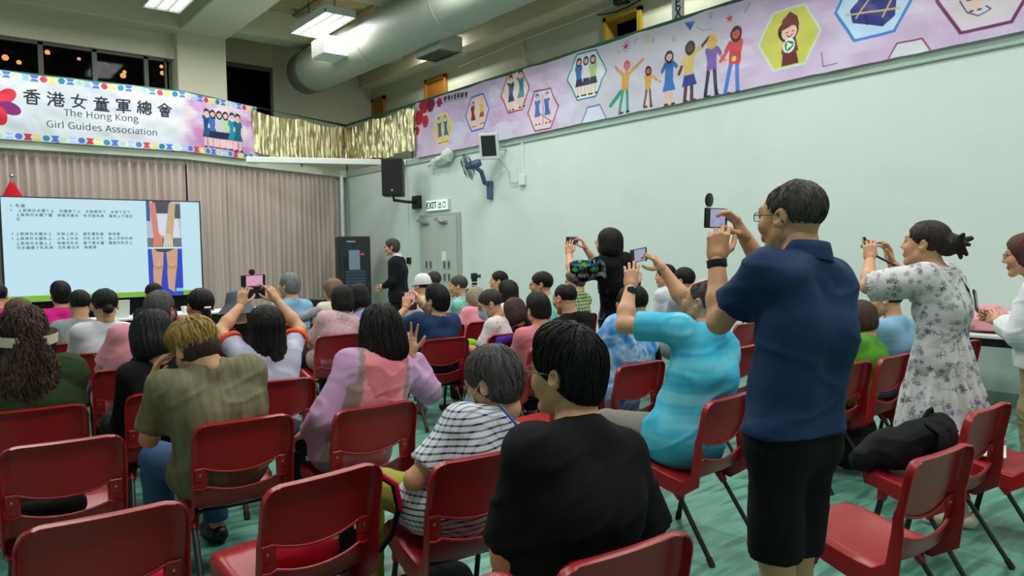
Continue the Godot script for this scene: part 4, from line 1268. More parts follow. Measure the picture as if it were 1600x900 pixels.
# moves each point of a cloth mesh along its normal: folds that follow the pull of gravity and the bends
func folds(acc: Acc, amount: float, seed_no: int, scale := 7.0) -> void:
	var nz := FastNoiseLite.new()
	nz.seed = seed_no
	nz.frequency = 1.0
	nz.fractal_octaves = 1
	for i in acc.v.size():
		var p := acc.v[i]
		var a := nz.get_noise_3d(p.x * scale * 0.7, p.y * scale * 0.4, p.z * scale * 0.7)
		# creases: narrow ridges on the level lines of a slow noise, running aslant
		var b := nz.get_noise_3d(p.x * scale * 0.45 + p.y * 1.5, p.y * scale * 0.9 - p.x * 1.6, p.z * scale * 0.45 + 40.0)
		var r := 1.0 - smoothstep(0.0, 0.3, absf(b))
		acc.v[i] = p + acc.n[i] * amount * (a * 0.7 + (r - 0.4) * 0.32)
	acc.renormal()

func ik(s: Vector3, w: Vector3, la: float, lb: float, hint: Vector3) -> Array:
	var d := w - s
	var l := d.length()
	var k := 1.0
	if l > (la + lb) * 0.985: k = l / ((la + lb) * 0.985)
	la *= k
	lb *= k
	var dn := d.normalized()
	var x := (la * la - lb * lb + l * l) / (2.0 * l)
	var hgt := sqrt(maxf(la * la - x * x, 0.0))
	var side := (hint - dn * hint.dot(dn)).normalized()
	return [s + dn * x + side * hgt, k]

# one person. at: a point on the floor under the hips; every other place is given in the room
func person(cfg: Dictionary) -> Node3D:
	var base: Vector3 = Vector3(cfg.at.x, 0, cfg.at.z)
	var root := thing("person", cfg.label, "person", base, 0.0, cfg.get("group", ""))
	var dist: float = (base - Vector3(0, 0.5, 0)).length()
	var cell: float = cfg.get("cell", 0.0105 if dist < 3.7 else (0.0135 if dist < 6.3 else 0.018))
	var hcell: float = 0.0036 if dist < 4.6 else (0.0052 if dist < 7.0 else 0.0075)
	var gcell: float = 0.0034 if dist < 4.6 else (0.0048 if dist < 7.0 else 0.0065)
	var sd: int = cfg.get("seed", int(absf(base.x * 131.0 + base.z * 71.0)))
	var s: float = cfg.get("s", 1.0)
	var w: float = cfg.get("w", 1.0)
	var sit: bool = cfg.get("sit", true)
	var female: bool = cfg.get("f", false)
	var yb := Basis(Vector3.UP, deg_to_rad(cfg.get("yaw", 0.0)))
	var fw := yb * Vector3(0, 0, -1)
	var hy: float = cfg.at.y
	var h0 := Vector3(0, hy, 0)
	var hc: Vector3 = cfg.head - base
	var look: Array = cfg.get("look", [cfg.get("yaw", 0.0), 0.0, 0.0])
	var lb := Basis(Vector3.UP, deg_to_rad(look[0])) * Basis(Vector3.RIGHT, deg_to_rad(look[1])) * Basis(Vector3.BACK, deg_to_rad(look[2]))
	var hs: float = cfg.get("hs", 1.0) * 1.07
	var up0 := (hc - h0).normalized()
	var nk: float = cfg.get("nk", 0.155)
	var nb := hc - up0 * nk + (lb * Vector3(0, -0.015, 0.04))
	var u := (nb - h0).normalized()
	var tl := (nb - h0).length()
	var rt := fw.cross(u).normalized()
	var ff := u.cross(rt).normalized()
	var bow: float = cfg.get("bow", 0.035)
	var tp := func(x: float, t: float, f: float) -> Vector3: return h0 + u * tl * t + rt * x + ff * (f - bow * sin(clampf(t, 0.0, 1.0) * PI))
	var sw: float = (0.15 if female else 0.166) * s * (0.6 + 0.4 * w)
	var arm_s: float = cfg.get("arm", 1.0)
	var ua := 0.285 * s * arm_s
	var fa := 0.25 * s * arm_s
	var top: Dictionary = cfg.get("top", {})
	var bot: Dictionary = cfg.get("bot", {})
	# arms
	var arms := {}
	for side in ["R", "L"]:
		var sg := 1.0 if side == "R" else -1.0
		var a: Dictionary = cfg.get("arm" + side, {})
		var sh: Vector3 = tp.call(sw * sg, 0.89, 0.0)
		var wr: Vector3
		var hint: Vector3 = a.get("hint", -u * 1.0 + rt * sg * 0.4 - ff * 0.5)
		if a.has("w"): wr = a.w - base
		elif sit: wr = h0 + fw * 0.27 * s + rt * sg * 0.1 + Vector3(0, 0.13, 0)
		else: wr = sh - Vector3(0, 0.5 * s, 0) + fw * 0.06 + rt * sg * 0.06
		if wr.y > sh.y - 0.02:
			sh += (wr - sh).normalized() * 0.03 + Vector3(0, 0.025, 0)
		var k := ik(sh, wr, ua, fa, hint)
		var el: Vector3 = k[0]
		var fd: Vector3 = a.get("f", (wr - el).normalized() if not sit or a.has("w") else (fw * 0.8 - Vector3(0, 0.5, 0)).normalized())
		var pd: Vector3 = a.get("p", Vector3(0, -1, 0) if sit else -rt * sg)
		arms[side] = {"s": sh, "e": el, "w": wr, "f": fd, "p": pd, "pose": a.get("hand", "relaxed"), "sg": sg}
	# legs
	var legs := {}
	for side in ["R", "L"]:
		var sg := 1.0 if side == "R" else -1.0
		var a: Dictionary = cfg.get("leg" + side, {})
		var hp := h0 + rt * 0.088 * sg * s + Vector3(0, -0.01, 0)
		var kn: Vector3
		var an: Vector3
		if sit:
			kn = a.k - base if a.has("k") else hp + fw * 0.415 * s + yb * Vector3(0.05 * sg, 0.0, 0) + Vector3(0, 0.0, 0)
			an = a.a - base if a.has("a") else Vector3(kn.x, 0.085, kn.z) - fw * 0.02
		else:
			an = a.a - base if a.has("a") else Vector3(hp.x, 0.085, hp.z) + rt * sg * 0.02
			kn = a.k - base if a.has("k") else (hp + an) * 0.5 + fw * 0.02
		legs[side] = {"h": hp, "k": kn, "a": an, "t": a.get("t", fw)}
	# bounds
	var lo := Vector3(1e9, 1e9, 1e9)
	var hi := -lo
	var pts := [h0, nb, hc]
	for q in arms.values(): pts.append_array([q.s, q.e, q.w])
	for q in legs.values(): pts.append_array([q.h, q.k, q.a])
	for p in pts:
		lo = lo.min(p)
		hi = hi.max(p)
	lo -= Vector3.ONE * 0.24
	hi += Vector3.ONE * 0.24
	var belly: float = cfg.get("belly", 0.0)
	var torso := func(fl: Field, o: float, low_t: float) -> void:
		fl.seg(tp.call(0.072 * s, -0.02, -0.005), tp.call(-0.072 * s, -0.02, -0.005), 0.106 * w * s + o, 0.106 * w * s + o, 0.05)
		if o > 0.0: fl.seg(tp.call(0, 0.6, 0.0), tp.call(0, 0.97, -0.014), 0.07 * s + o, 0.06 * s + o, 0.04)
		for sg in [-1.0, 1.0]:
			fl.seg(tp.call(0.06 * sg * s, low_t, 0.0), tp.call(0.072 * sg * s, 0.62, 0.0), 0.1 * w * s + o, 0.098 * w * s + o * 0.8, 0.05)
			fl.seg(tp.call(0.07 * sg * s, 0.6, -0.005), tp.call(sw * 0.72 * sg, 0.86, -0.008), 0.095 * w * s + o * 0.8, 0.064 * s + o, 0.05)
			fl.seg(tp.call(sw * 0.97 * sg, 0.895, -0.004), tp.call(0.03 * sg, 1.0, -0.02), 0.046 * s + o, 0.05 * s + o * 0.4, 0.05)
			if female: fl.ell(tp.call(0.068 * sg * s, 0.62, 0.075 * s), Vector3.ONE * (0.058 * s * w + o), 0.04)
		if belly > 0.0: fl.ell(tp.call(0, 0.3, 0.05), Vector3(0.12, 0.13, 0.07 + belly) * s + Vector3.ONE * o, 0.05)
	# body: one continuous mesh of skin
	var body := Field.new(lo, hi, maxf(cell, 0.0105))
	torso.call(body, 0.0, 0.0)
	body.seg(tp.call(0, 0.92, -0.01), hc + lb * Vector3(0, -0.06, 0.028) * hs, (0.056 if female else 0.062) * s, (0.052 if female else 0.056) * hs, 0.045)
	for q in arms.values():
		body.seg(q.s, q.e, 0.05 * s * w, 0.04 * s, 0.04)
		body.seg(q.e, q.e.lerp(q.w, 0.35), 0.04 * s, 0.042 * s * (0.5 + 0.5 * w), 0.02)
		body.seg(q.e.lerp(q.w, 0.35), q.w, 0.042 * s * (0.5 + 0.5 * w), 0.027 * s, 0.02)
	for q in legs.values():
		body.seg(q.h, q.k, 0.084 * s * w, 0.058 * s, 0.04)
		body.seg(q.k, q.k.lerp(q.a, 0.35), 0.056 * s, 0.056 * s, 0.02)
		body.seg(q.k.lerp(q.a, 0.35), q.a, 0.056 * s, 0.036 * s, 0.02)
		body.seg(q.a - q.t * 0.03 + Vector3(0, -0.045, 0), q.a + q.t * 0.13 + Vector3(0, -0.055, 0), 0.033, 0.027, 0.03)
	var acc := Acc.new()
	acc.add(body.mesh())
	acc.add(head_arrays(hcell), Transform3D(lb * Basis.from_scale(Vector3.ONE * hs), hc))
	for q in arms.values():
		var y: Vector3 = q.f.normalized()
		var z: Vector3 = (q.p - y * q.p.dot(y)).normalized()
		var x := y.cross(z)
		var bs := Basis(x * q.sg, y, z)
		# right hand as modelled; the left one mirrored
		acc.add(hand_arrays(q.pose, gcell), Transform3D(bs.scaled_local(Vector3.ONE * (0.9 if female else 0.98)), q.w))
	part("body", acc.commit(), skin_mat(cfg.get("skin", SKIN)), root)
	# trousers, shorts
	if bot.has("m"):
		var o: float = bot.get("o", 0.014)
		var bl := Field.new(Vector3(lo.x, 0.0, lo.z), Vector3(hi.x, hy + 0.3, hi.z), cell)
		var ln: float = bot.get("len", 1.93)
		var ot: float = minf(o, 0.013)
		bl.seg(tp.call(0.072 * s, -0.02, -0.005), tp.call(-0.072 * s, -0.02, -0.005), 0.106 * w * s + ot, 0.106 * w * s + ot, 0.05)
		bl.seg(tp.call(0.062 * s, 0.14, 0.0), tp.call(-0.062 * s, 0.14, 0.0), 0.098 * w * s + 0.004, 0.098 * w * s + 0.004, 0.05)
		for q in legs.values():
			if ln <= 1.0:
				bl.seg(q.h, q.h.lerp(q.k, ln), 0.084 * s * w + ot, 0.066 * s + o * 2.0, 0.045, 1)
			else:
				bl.seg(q.h, q.k, 0.084 * s * w + ot, 0.06 * s + o * 1.3, 0.045)
				bl.seg(q.k, q.k.lerp(q.a, ln - 1.0), 0.06 * s + o * 1.3, lerpf(0.058, 0.04, ln - 1.0) * s + o * 1.6, 0.02, 1)
		var ba := Acc.new()
		ba.add(bl.mesh())
		folds(ba, bot.get("fold", 0.007), sd + 5, 9.0)
		part(bot.get("name", "trousers"), ba.commit(), bot.m, root)
	# shirt
	if top.has("m"):
		var o: float = top.get("o", 0.016)
		var tf := Field.new(Vector3(lo.x, maxf(hy - 0.32, 0.0), lo.z), hi, cell)
		torso.call(tf, o, 0.0 if not top.get("tucked", false) else 0.15)
		var hem: float = top.get("hem", 0.1)
		if hem > 0.0 and not sit: tf.seg(tp.call(0.074 * s, -0.05, 0), h0 + rt * 0.074 * s - Vector3(0, hem, 0), 0.1 * w * s + o, 0.104 * w * s + o, 0.04, 1)
		if hem > 0.0 and not sit: tf.seg(tp.call(-0.074 * s, -0.05, 0), h0 - rt * 0.074 * s - Vector3(0, hem, 0), 0.1 * w * s + o, 0.104 * w * s + o, 0.04, 1)
		var q2: float = top.get("sleeve", 0.62)
		for q in arms.values():
			var so: float = top.get("so", o * 0.7)
			tf.seg(tp.call(sw * 0.6 * q.sg, 0.8, 0.0), q.s, 0.066 * s + so, 0.056 * s * w + so, 0.03)
			if q2 <= 1.0:
				tf.seg(q.s, q.s.lerp(q.e, q2), 0.053 * s * w + so, 0.05 * s + so * 1.5, 0.04, 1)
				if cell < 0.012: tf.seg(q.s.lerp(q.e, q2 * 0.9), q.e, 0.045 * s + so * 0.6, 0.042 * s + so, 0.004, 2, true)
			else:
				tf.seg(q.s, q.e, 0.053 * s * w + so, 0.045 * s + so * 1.2, 0.04)
				tf.seg(q.e, q.e.lerp(q.w, q2 - 1.0), 0.046 * s + so * 1.2, lerpf(0.042, 0.029, q2 - 1.0) * s + so * 0.9, 0.02, 1)
		if sit:
			for q in legs.values(): tf.seg(q.h, q.h.lerp(q.k, 0.14), 0.084 * s * w + o, 0.082 * s * w + o, 0.045)
		# neck opening
		tf.seg(tp.call(0, 1.09, 0.012 + top.get("scoop", 0.0)), hc + lb * Vector3(0, -0.02, 0.0), 0.058 * s + top.get("open", 0.0), 0.075, 0.012, 0, true)
		if top.has("cut"): tf.keep_below(Vector3(0, -1, 0), -top.cut, 0.004)
		var ta := Acc.new()
		ta.add(tf.mesh())
		folds(ta, top.get("fold", 0.009), sd, top.get("fs", 7.0))
		if top.has("paint"):
			var inv := Basis(rt, u, -ff).transposed()
			for i in ta.v.size():
				ta.c[i] = top.paint.call(inv * (ta.v[i] - h0), ta.v[i], arms)
		part(top.get("name", "shirt"), ta.commit(), top.m, root)
		if top.get("collar", "crew") == "crew":
			var ring := []
			for i in 24:
				var an := TAU * i / 24.0
				ring.append(tp.call(cos(an) * (0.07 * s + top.get("open", 0.0)), 1.045 - 0.05 * sin(an) - 0.03 * absf(cos(an)), sin(an) * (0.068 * s + top.get("open", 0.0)) - 0.008 + top.get("scoop", 0.0) * 0.5))
			part("neckband", tube_mesh(ring, 0.0095, 8, true), top.get("cm", top.m), root)
		elif top.get("collar", "") == "polo":
			var rows := []
			for j in 5:
				var row := []
				for i in 29:
					var an := PI * 0.5 + deg_to_rad(18.0) + (TAU - deg_to_rad(36.0)) * i / 28.0
					var rr: float = [0.062, 0.068, 0.074, 0.081, 0.088][j] * s
					var yy: float = [1.06, 1.13, 1.145, 1.1, 1.035][j]
					row.append(tp.call(cos(an) * rr, yy - 0.11 * maxf(sin(an), 0.0), sin(an) * rr - 0.012))
				rows.append(row)
			var ca := Acc.new()
			ca.grid(rows, Vector3.ZERO)
			part("collar", ca.commit(), top.get("cm", top.m), root)
		if top.has("cuff"):
			for q in arms.values():
				var ep: Vector3 = q.s.lerp(q.e, q2)
				var ax: Vector3 = (q.e - q.s).normalized()
				var xx := ax.cross(Vector3.UP if absf(ax.y) < 0.9 else Vector3.RIGHT).normalized()
				var so: float = top.get("so", o)
				var cuff := lathe([Vector2(0.05 * s + so * 1.3, -0.024), Vector2(0.053 * s + so * 1.55, -0.02), Vector2(0.053 * s + so * 1.55, 0.004), Vector2(0.045 * s + so, 0.006)], 20, Basis(xx, ax, xx.cross(ax)), ep)
				part("sleeve_cuff", cuff.commit(), top.cuff, root)
	# shoes
	if cfg.has("shoe"):
		for q in legs.values():
			var sf := Field.new(q.a - Vector3.ONE * 0.22, q.a + Vector3.ONE * 0.22, 0.009 if dist < 6.0 else 0.013)
			sf.seg(q.a - q.t * 0.035 + Vector3(0, -0.04, 0), q.a + q.t * 0.15 + Vector3(0, -0.05, 0), 0.044, 0.035, 0.0)
			if cfg.get("low_shoe", false):
				sf.ell(q.a + q.t * 0.03 + Vector3(0, 0.01, 0), Vector3(0.05, 0.045, 0.08), 0.01, true)
			else:
				sf.seg(q.a, q.a - Vector3(0, 0.03, 0) + q.t * 0.02, 0.042, 0.044, 0.02, 2)
			sf.keep_below(Vector3(0, -1, 0), 0.0, 0.006)
			var sa := Acc.new()
			sa.add(sf.mesh())
			part("shoe", sa.commit(), cfg.shoe, root)
	# hair and what sits on the head
	var hx := Transform3D(lb * Basis.from_scale(Vector3.ONE * hs), hc)
	if cfg.get("hair", "") != "":
		part("hair", hair_mesh(cfg.hair, 0.0045 if dist < 4.6 else (0.006 if dist < 7.0 else 0.008)), hair_mat(cfg.get("hc", BLACK_HAIR)), root, hx)
	if cfg.has("glasses"): glasses(root, hx, cfg.glasses)
	if cfg.get("mask", false): face_mask(root, hx)
	root.set_meta("hx", hx)
	return root

var glasses_mesh: ArrayMesh
var lens_mesh: ArrayMesh
func glasses(root: Node, hx: Transform3D, m: Material) -> void:
	if glasses_mesh == null:
		var a := Acc.new()
		var l := Acc.new()
		for s in [-1.0, 1.0]:
			var ring := []
			for i in 20:
				var an := TAU * i / 20.0
				ring.append(Vector3(0.033 * s + signf(cos(an)) * pow(absf(cos(an)), 0.7) * 0.023, 0.002 + signf(sin(an)) * pow(absf(sin(an)), 0.7) * 0.014, -0.0985 + 0.006 * cos(an) * s))
			a.tube(ring, [0.0013], 6, 1.0, Color.WHITE, true)
			var fan := []
			for i in 20: fan.append(ring[i].lerp(Vector3(0.033 * s, 0.002, -0.0985), 0.04))
			var rows := [[], []]
			for i in 20:
				rows[0].append(fan[i] + Vector3(0, 0, 0.0006))
				rows[1].append(Vector3(0.033 * s, 0.002, -0.0995) + (fan[i] - Vector3(0.033 * s, 0.002, -0.0985)) * 0.02)
			l.grid(rows, Vector3(0, 0, -1), true)
			a.tube([Vector3(0.056 * s, 0.006, -0.093), Vector3(0.072 * s, 0.008, -0.08), Vector3(0.08 * s, 0.008, -0.02), Vector3(0.081 * s, 0.01, 0.012), Vector3(0.08 * s, -0.015, 0.03)], [0.0019], 6)
		a.tube([Vector3(-0.01, 0.006, -0.1), Vector3(0, 0.009, -0.105), Vector3(0.01, 0.006, -0.1)], [0.0017], 6)
		glasses_mesh = a.commit()
		lens_mesh = l.commit()
	var g := part("glasses", glasses_mesh, m, root, hx)
	part("lens", lens_mesh, M.lens, g)

var mask_mesh: ArrayMesh
func face_mask(root: Node, hx: Transform3D) -> void:
	if mask_mesh == null:
		var rows := []
		for j in 9:
			var row := []
			for i in 15:
				var an := deg_to_rad(-78.0 + 156.0 * i / 14.0)
				var y := -0.018 - 0.085 * j / 8.0
				var bulge := sin(PI * j / 8.0)
				var rx := 0.07 - 0.006 * j / 8.0
				var rz := 0.062 + 0.022 * bulge * maxf(cos(an), 0.0) + 0.01 * (1.0 - j / 8.0)
				row.append(Vector3(sin(an) * rx, y - 0.006 * absf(sin(an)) * (1.0 if j == 0 else 0.0), -0.035 - cos(an) * rz + (0.0025 if j % 2 == 1 else 0.0)))
			rows.append(row)
		var a := Acc.new()
		a.grid(rows, Vector3(0, 0, -1))
		for s in [-1.0, 1.0]:
			a.tube([Vector3(0.068 * s, -0.025, -0.045), Vector3(0.082 * s, 0.015, 0.0), Vector3(0.084 * s, 0.0, 0.03), Vector3(0.074 * s, -0.06, -0.02), Vector3(0.064 * s, -0.09, -0.04)], [0.0014], 5)
		mask_mesh = a.commit()
	part("face_mask", mask_mesh, M.mask_blue, root, hx)

func wrist_band(root: Node3D, at: Vector3, axis: Vector3, r: float, band: Material, face: Material, size := 0.02) -> void:
	var ax := axis.normalized()
	var xx := ax.cross(Vector3.UP if absf(ax.y) < 0.9 else Vector3.RIGHT).normalized()
	var bs := Basis(xx, ax, xx.cross(ax))
	var b := lathe([Vector2(r - 0.003, -size * 0.5), Vector2(r + 0.003, -size * 0.45), Vector2(r + 0.003, size * 0.45), Vector2(r - 0.003, size * 0.5)], 24, bs, at - root.position)
	var o := part("wrist_watch", b.commit(), band, root)
	if face != null:
		var zz := Vector3(-0.77, 0.1, 0.62)
		zz = (zz - ax * zz.dot(ax)).normalized()
		var fb := Basis(ax.cross(zz), ax, zz)
		var a := Acc.new()
		a.box(Vector3(-0.018, -0.021, r - 0.002), Vector3(0.018, 0.021, r + 0.009), Transform3D(fb, at - root.position), 0.005)
		part("watch_case", a.commit(), face, o)

# ---------------------------------------------------------------- flat print: banners, the slide, cloth patterns
class Pic:
	var im: Image
	var k := 2.0          # drawn at twice the size, then reduced
	var sx := 1.0
	var off := Vector2.ZERO

	func _init(w: int, h: int, c: Color, units := 1.0, at := Vector2.ZERO) -> void:
		im = Image.create(w * 2, h * 2, false, Image.FORMAT_RGBA8)
		im.fill(c)
		sx = units * k
		off = at

	func poly(pts: Array, c: Color) -> void:
		var q := PackedVector2Array()
		var y0 := 1e9
		var y1 := -1e9
		for p in pts:
			var t: Vector2 = (p - off) * sx
			q.append(t)
			y0 = minf(y0, t.y)
			y1 = maxf(y1, t.y)
		var n := q.size()
		for y in range(maxi(0, int(floor(y0))), mini(im.get_height() - 1, int(ceil(y1))) + 1):
			var yc := y + 0.5
			var xs := []
			for i in n:
				var a := q[i]
				var b := q[(i + 1) % n]
				if (a.y <= yc) != (b.y <= yc): xs.append(a.x + (yc - a.y) / (b.y - a.y) * (b.x - a.x))
			xs.sort()
			for i in range(0, xs.size() - 1, 2):
				var xa := int(round(xs[i]))
				var xb := int(round(xs[i + 1]))
				if xb > xa: im.fill_rect(Rect2i(xa, y, xb - xa, 1), c)

	func oval(p: Vector2, rx: float, ry: float, c: Color, turn := 0.0) -> void:
		var pts := []
		for i in 20:
			var an := TAU * i / 20.0
			pts.append(p + Vector2(cos(an) * rx, sin(an) * ry).rotated(turn))
		poly(pts, c)

	func rect(a: Vector2, b: Vector2, c: Color) -> void:
		im.fill_rect(Rect2i(Vector2i((a - off) * sx), Vector2i((b - a) * sx)), c)

	func line(pts: Array, w: float, c: Color, round_ends := true) -> void:
		for i in pts.size() - 1:
			var a: Vector2 = pts[i]
			var b: Vector2 = pts[i + 1]
			if a.is_equal_approx(b): continue
			var s := (b - a).normalized().orthogonal() * w * 0.5
			poly([a + s, b + s, b - s, a - s], c)
		if round_ends and w * sx > 2.0:
			for p in pts: oval(p, w * 0.5, w * 0.5, c)

	func hexagon(p: Vector2, r: float, fill: Color, edge: Color, w: float) -> void:
		var pts := []
		var inner := []
		for i in 6:
			var d := Vector2(cos(TAU * i / 6.0), sin(TAU * i / 6.0))
			pts.append(p + d * r)
			inner.append(p + d * (r - w))
		poly(pts, edge)
		poly(inner, fill)

	func glyph(strokes: Array, at: Vector2, size: float, w: float, c: Color) -> void:
		for s in strokes:
			var pts := []
			for q in s: pts.append(at + Vector2(q[0], q[1]) * size / 24.0)
			line(pts, w, c)

	func words(text: String, at: Vector2, height: float, c: Color, font: Font, width := 0.0) -> void:
		# at: left end of the base line; the letters' own outlines, filled in
		var tm := TextMesh.new()
		tm.font = font
		tm.text = text
		tm.font_size = 64
		tm.pixel_size = 0.01
		tm.depth = 0.0
		tm.curve_step = 2.0
		var a := tm.get_mesh_arrays()
		var v: PackedVector3Array = a[Mesh.ARRAY_VERTEX]
		if v.is_empty(): return
		var ix = a[Mesh.ARRAY_INDEX]
		var lo := Vector2(1e9, 1e9)
		var hi := -lo
		for p in v:
			lo = lo.min(Vector2(p.x, p.y))
			hi = hi.max(Vector2(p.x, p.y))
		var s := height / 0.64
		var sw := s if width <= 0.0 else width / (hi.x - lo.x)
		var base := -0.17
		var cnt: int = ix.size() if ix != null and ix.size() > 0 else v.size()
		for t in range(0, cnt, 3):
			var pts := []
			for j in 3:
				var p := v[ix[t + j]] if ix != null and ix.size() > 0 else v[t + j]
				pts.append(at + Vector2((p.x - lo.x) * sw, -(p.y - lo.y) * s))
			poly(pts, c)

	func done() -> Image:
		im.resize(im.get_width() / 2, im.get_height() / 2, Image.INTERPOLATE_BILINEAR)
		return im

# strokes on a 24 x 24 square, y down
func glyphs() -> Dictionary:
	var g := {}
	g.fragrant = [[[18, 1], [6, 3.2]], [[2, 6.5], [22, 6.5]], [[12, 2], [12, 13]], [[11.5, 6.5], [7, 10.5], [2, 13]], [[12.5, 6.5], [17, 10.5], [22, 13]], [[6, 13.5], [18, 13.5], [18, 23], [6, 23], [6, 13.5]], [[6, 18], [18, 18]]]
	g.harbour = [[[2, 2], [5, 4.5]], [[1, 8.5], [4, 11]], [[1, 22.5], [5, 15]], [[8, 5], [22, 5]], [[12, 1.5], [12, 10]], [[18, 1.5], [18, 10]], [[7, 10], [23, 10]], [[11, 10], [7, 15.5]], [[18, 10], [23, 15.5]], [[10.5, 14], [18, 14], [18, 18.5], [10.5, 18.5]], [[10.5, 14], [10.5, 22.5], [21, 22.5], [21.5, 19.5]]]
	g.woman = [[[11, 1.5], [6, 15], [12, 18], [20, 22.5]], [[17.5, 8], [15, 14.5], [10, 19.5], [3, 22.5]], [[1.5, 8], [22.5, 8]]]
	g.child = [[[12, 0.5], [12, 3]], [[4, 3.2], [20, 3.2]], [[8, 5], [9, 7.5]], [[16, 5], [15, 7.5]], [[1.5, 8.3], [22.5, 8.3]], [[5.5, 11], [18.5, 11], [18.5, 17.5], [5.5, 17.5], [5.5, 11]], [[5.5, 14.2], [18.5, 14.2]], [[12, 11], [12, 23]], [[4, 20.2], [20, 20.2]], [[1.5, 23], [22.5, 23]]]
	g.army = [[[2.5, 6], [2.5, 2.5], [21.5, 2.5], [21.5, 6]], [[5, 7], [19, 7]], [[5.5, 9.8], [18.5, 9.8], [18.5, 16], [5.5, 16], [5.5, 9.8]], [[5.5, 12.9], [18.5, 12.9]], [[1.5, 19.2], [22.5, 19.2]], [[12, 4.5], [12, 23.5]]]
	g.total = [[[6, 1], [2.5, 5.5], [7, 7]], [[8.5, 5], [2, 12], [9, 11.2]], [[5.6, 12], [5.6, 22.5]], [[2.6, 15], [1, 21]], [[8.2, 15], [9.6, 20]], [[16, 0.5], [14, 3.6]], [[11, 3.8], [22, 3.8], [22, 13], [11, 13], [11, 3.8]], [[14, 6], [19, 11]], [[19, 5.6], [13.6, 11.4]], [[12, 16], [10.6, 21.5]], [[14.5, 15], [14.5, 22.3], [20, 22.3], [20.4, 19]], [[17, 14.2], [18.4, 17.4]], [[21.2, 15.4], [23, 19.4]]]
	g.meeting = [[[12, 0.8], [7, 5.5], [1.5, 8.8]], [[12, 0.8], [17, 5.5], [22.5, 8.8]], [[8, 7.6], [16, 7.6]], [[5, 10], [19, 10], [19, 15], [5, 15], [5, 10]], [[12, 10], [12, 15]], [[8.6, 11.4], [9.4, 13.6]], [[15.4, 11.4], [14.6, 13.6]], [[7, 17], [17, 17], [17, 23.2], [7, 23.2], [7, 17]], [[7, 20.1], [17, 20.1]]]
	g.out = [[[12, 1], [12, 22]], [[5, 3], [5, 11], [19, 11], [19, 3]], [[3, 13.5], [3, 22], [21, 22], [21, 13.5]]]
	g.mouth = [[[4, 4], [20, 4], [20, 21], [4, 21], [4, 4]]]
	g.breast = [[[9, 1], [3, 3.5]], [[3, 5], [4, 8]], [[7, 4.5], [7.5, 7.5]], [[11, 4], [9.5, 8]], [[3, 10], [10, 10], [7, 13.5], [7, 21], [4.5, 20]], [[2, 15.5], [12, 14]], [[15, 2], [15, 20.5], [22, 20.5], [22.5, 17]]]
	g.ill = [[[13, 0.8], [13, 3]], [[4, 3.5], [22.5, 3.5]], [[6, 3.5], [6, 13], [2, 22.5]], [[2, 7], [4.5, 9.5]], [[1.5, 15], [5, 12]], [[10, 6], [18, 6], [18, 9.4], [10, 9.4], [10, 6]], [[8, 11], [13, 11], [13, 14.4], [8, 14.4], [8, 11]], [[15.5, 11], [21, 11], [21, 14.4], [15.5, 14.4], [15.5, 11]], [[14.4, 16], [14.4, 22.4]], [[9, 18], [9, 22.4], [20, 22.4], [20, 18]]]
	g.above = [[[12, 2], [12, 22]], [[12, 10], [19, 10]], [[2, 22], [22, 22]]]
	g.below = [[[2, 3], [22, 3]], [[12, 3], [12, 22.5]], [[13, 9], [18, 13]]]
	g.limb = [[[3, 2], [3, 17], [1.5, 22.5]], [[3, 2], [9, 2], [9, 22], [7, 21]], [[3, 8], [9, 8]], [[3, 13.5], [9, 13.5]], [[12, 6], [23, 6]], [[17.5, 1.5], [17.5, 11]], [[12, 11.5], [21, 11.5], [18, 17], [11, 22.5]], [[13, 13.5], [17, 18.5], [23, 22.5]]]
	g.wash = [[[2, 2], [5, 4.5]], [[1, 8.5], [4, 11]], [[1, 22.5], [5, 15]], [[7, 6.5], [14.5, 6.5]], [[11, 2], [11, 22.5]], [[11, 8], [7, 15]], [[11, 8], [14, 13]], [[15.5, 6.5], [23, 6.5]], [[19, 2], [19, 22.5]], [[19, 8], [15, 16]], [[19, 8], [23, 15]]]
	g.tail = [[[4, 3], [20, 3], [20, 11.5], [4, 11.5]], [[12, 3], [12, 11.5]], [[4, 3], [4, 21.5], [21, 21.5], [22, 17]]]
	g.water = [[[12, 1.5], [12, 22], [9.5, 20.5]], [[2, 7.5], [9.5, 7.5], [7, 14.5], [2, 20]], [[20.5, 4], [14, 9]], [[13, 8], [17, 15.5], [22.5, 20]]]
	g.swell = [[[3, 2], [3, 17], [1.5, 22.5]], [[3, 2], [8.5, 2], [8.5, 22], [7, 21]], [[3, 8], [8.5, 8]], [[3, 13.5], [8.5, 13.5]], [[21, 1], [12, 2.6]], [[11, 5], [23, 5]], [[17, 2.5], [17, 22]], [[12.5, 7.6], [21.5, 7.6], [21.5, 15], [12.5, 15], [12.5, 7.6]], [[12.5, 11.3], [21.5, 11.3]], [[12, 18.4], [22, 18.4]], [[11, 22.3], [23, 22.3]]]
	return g

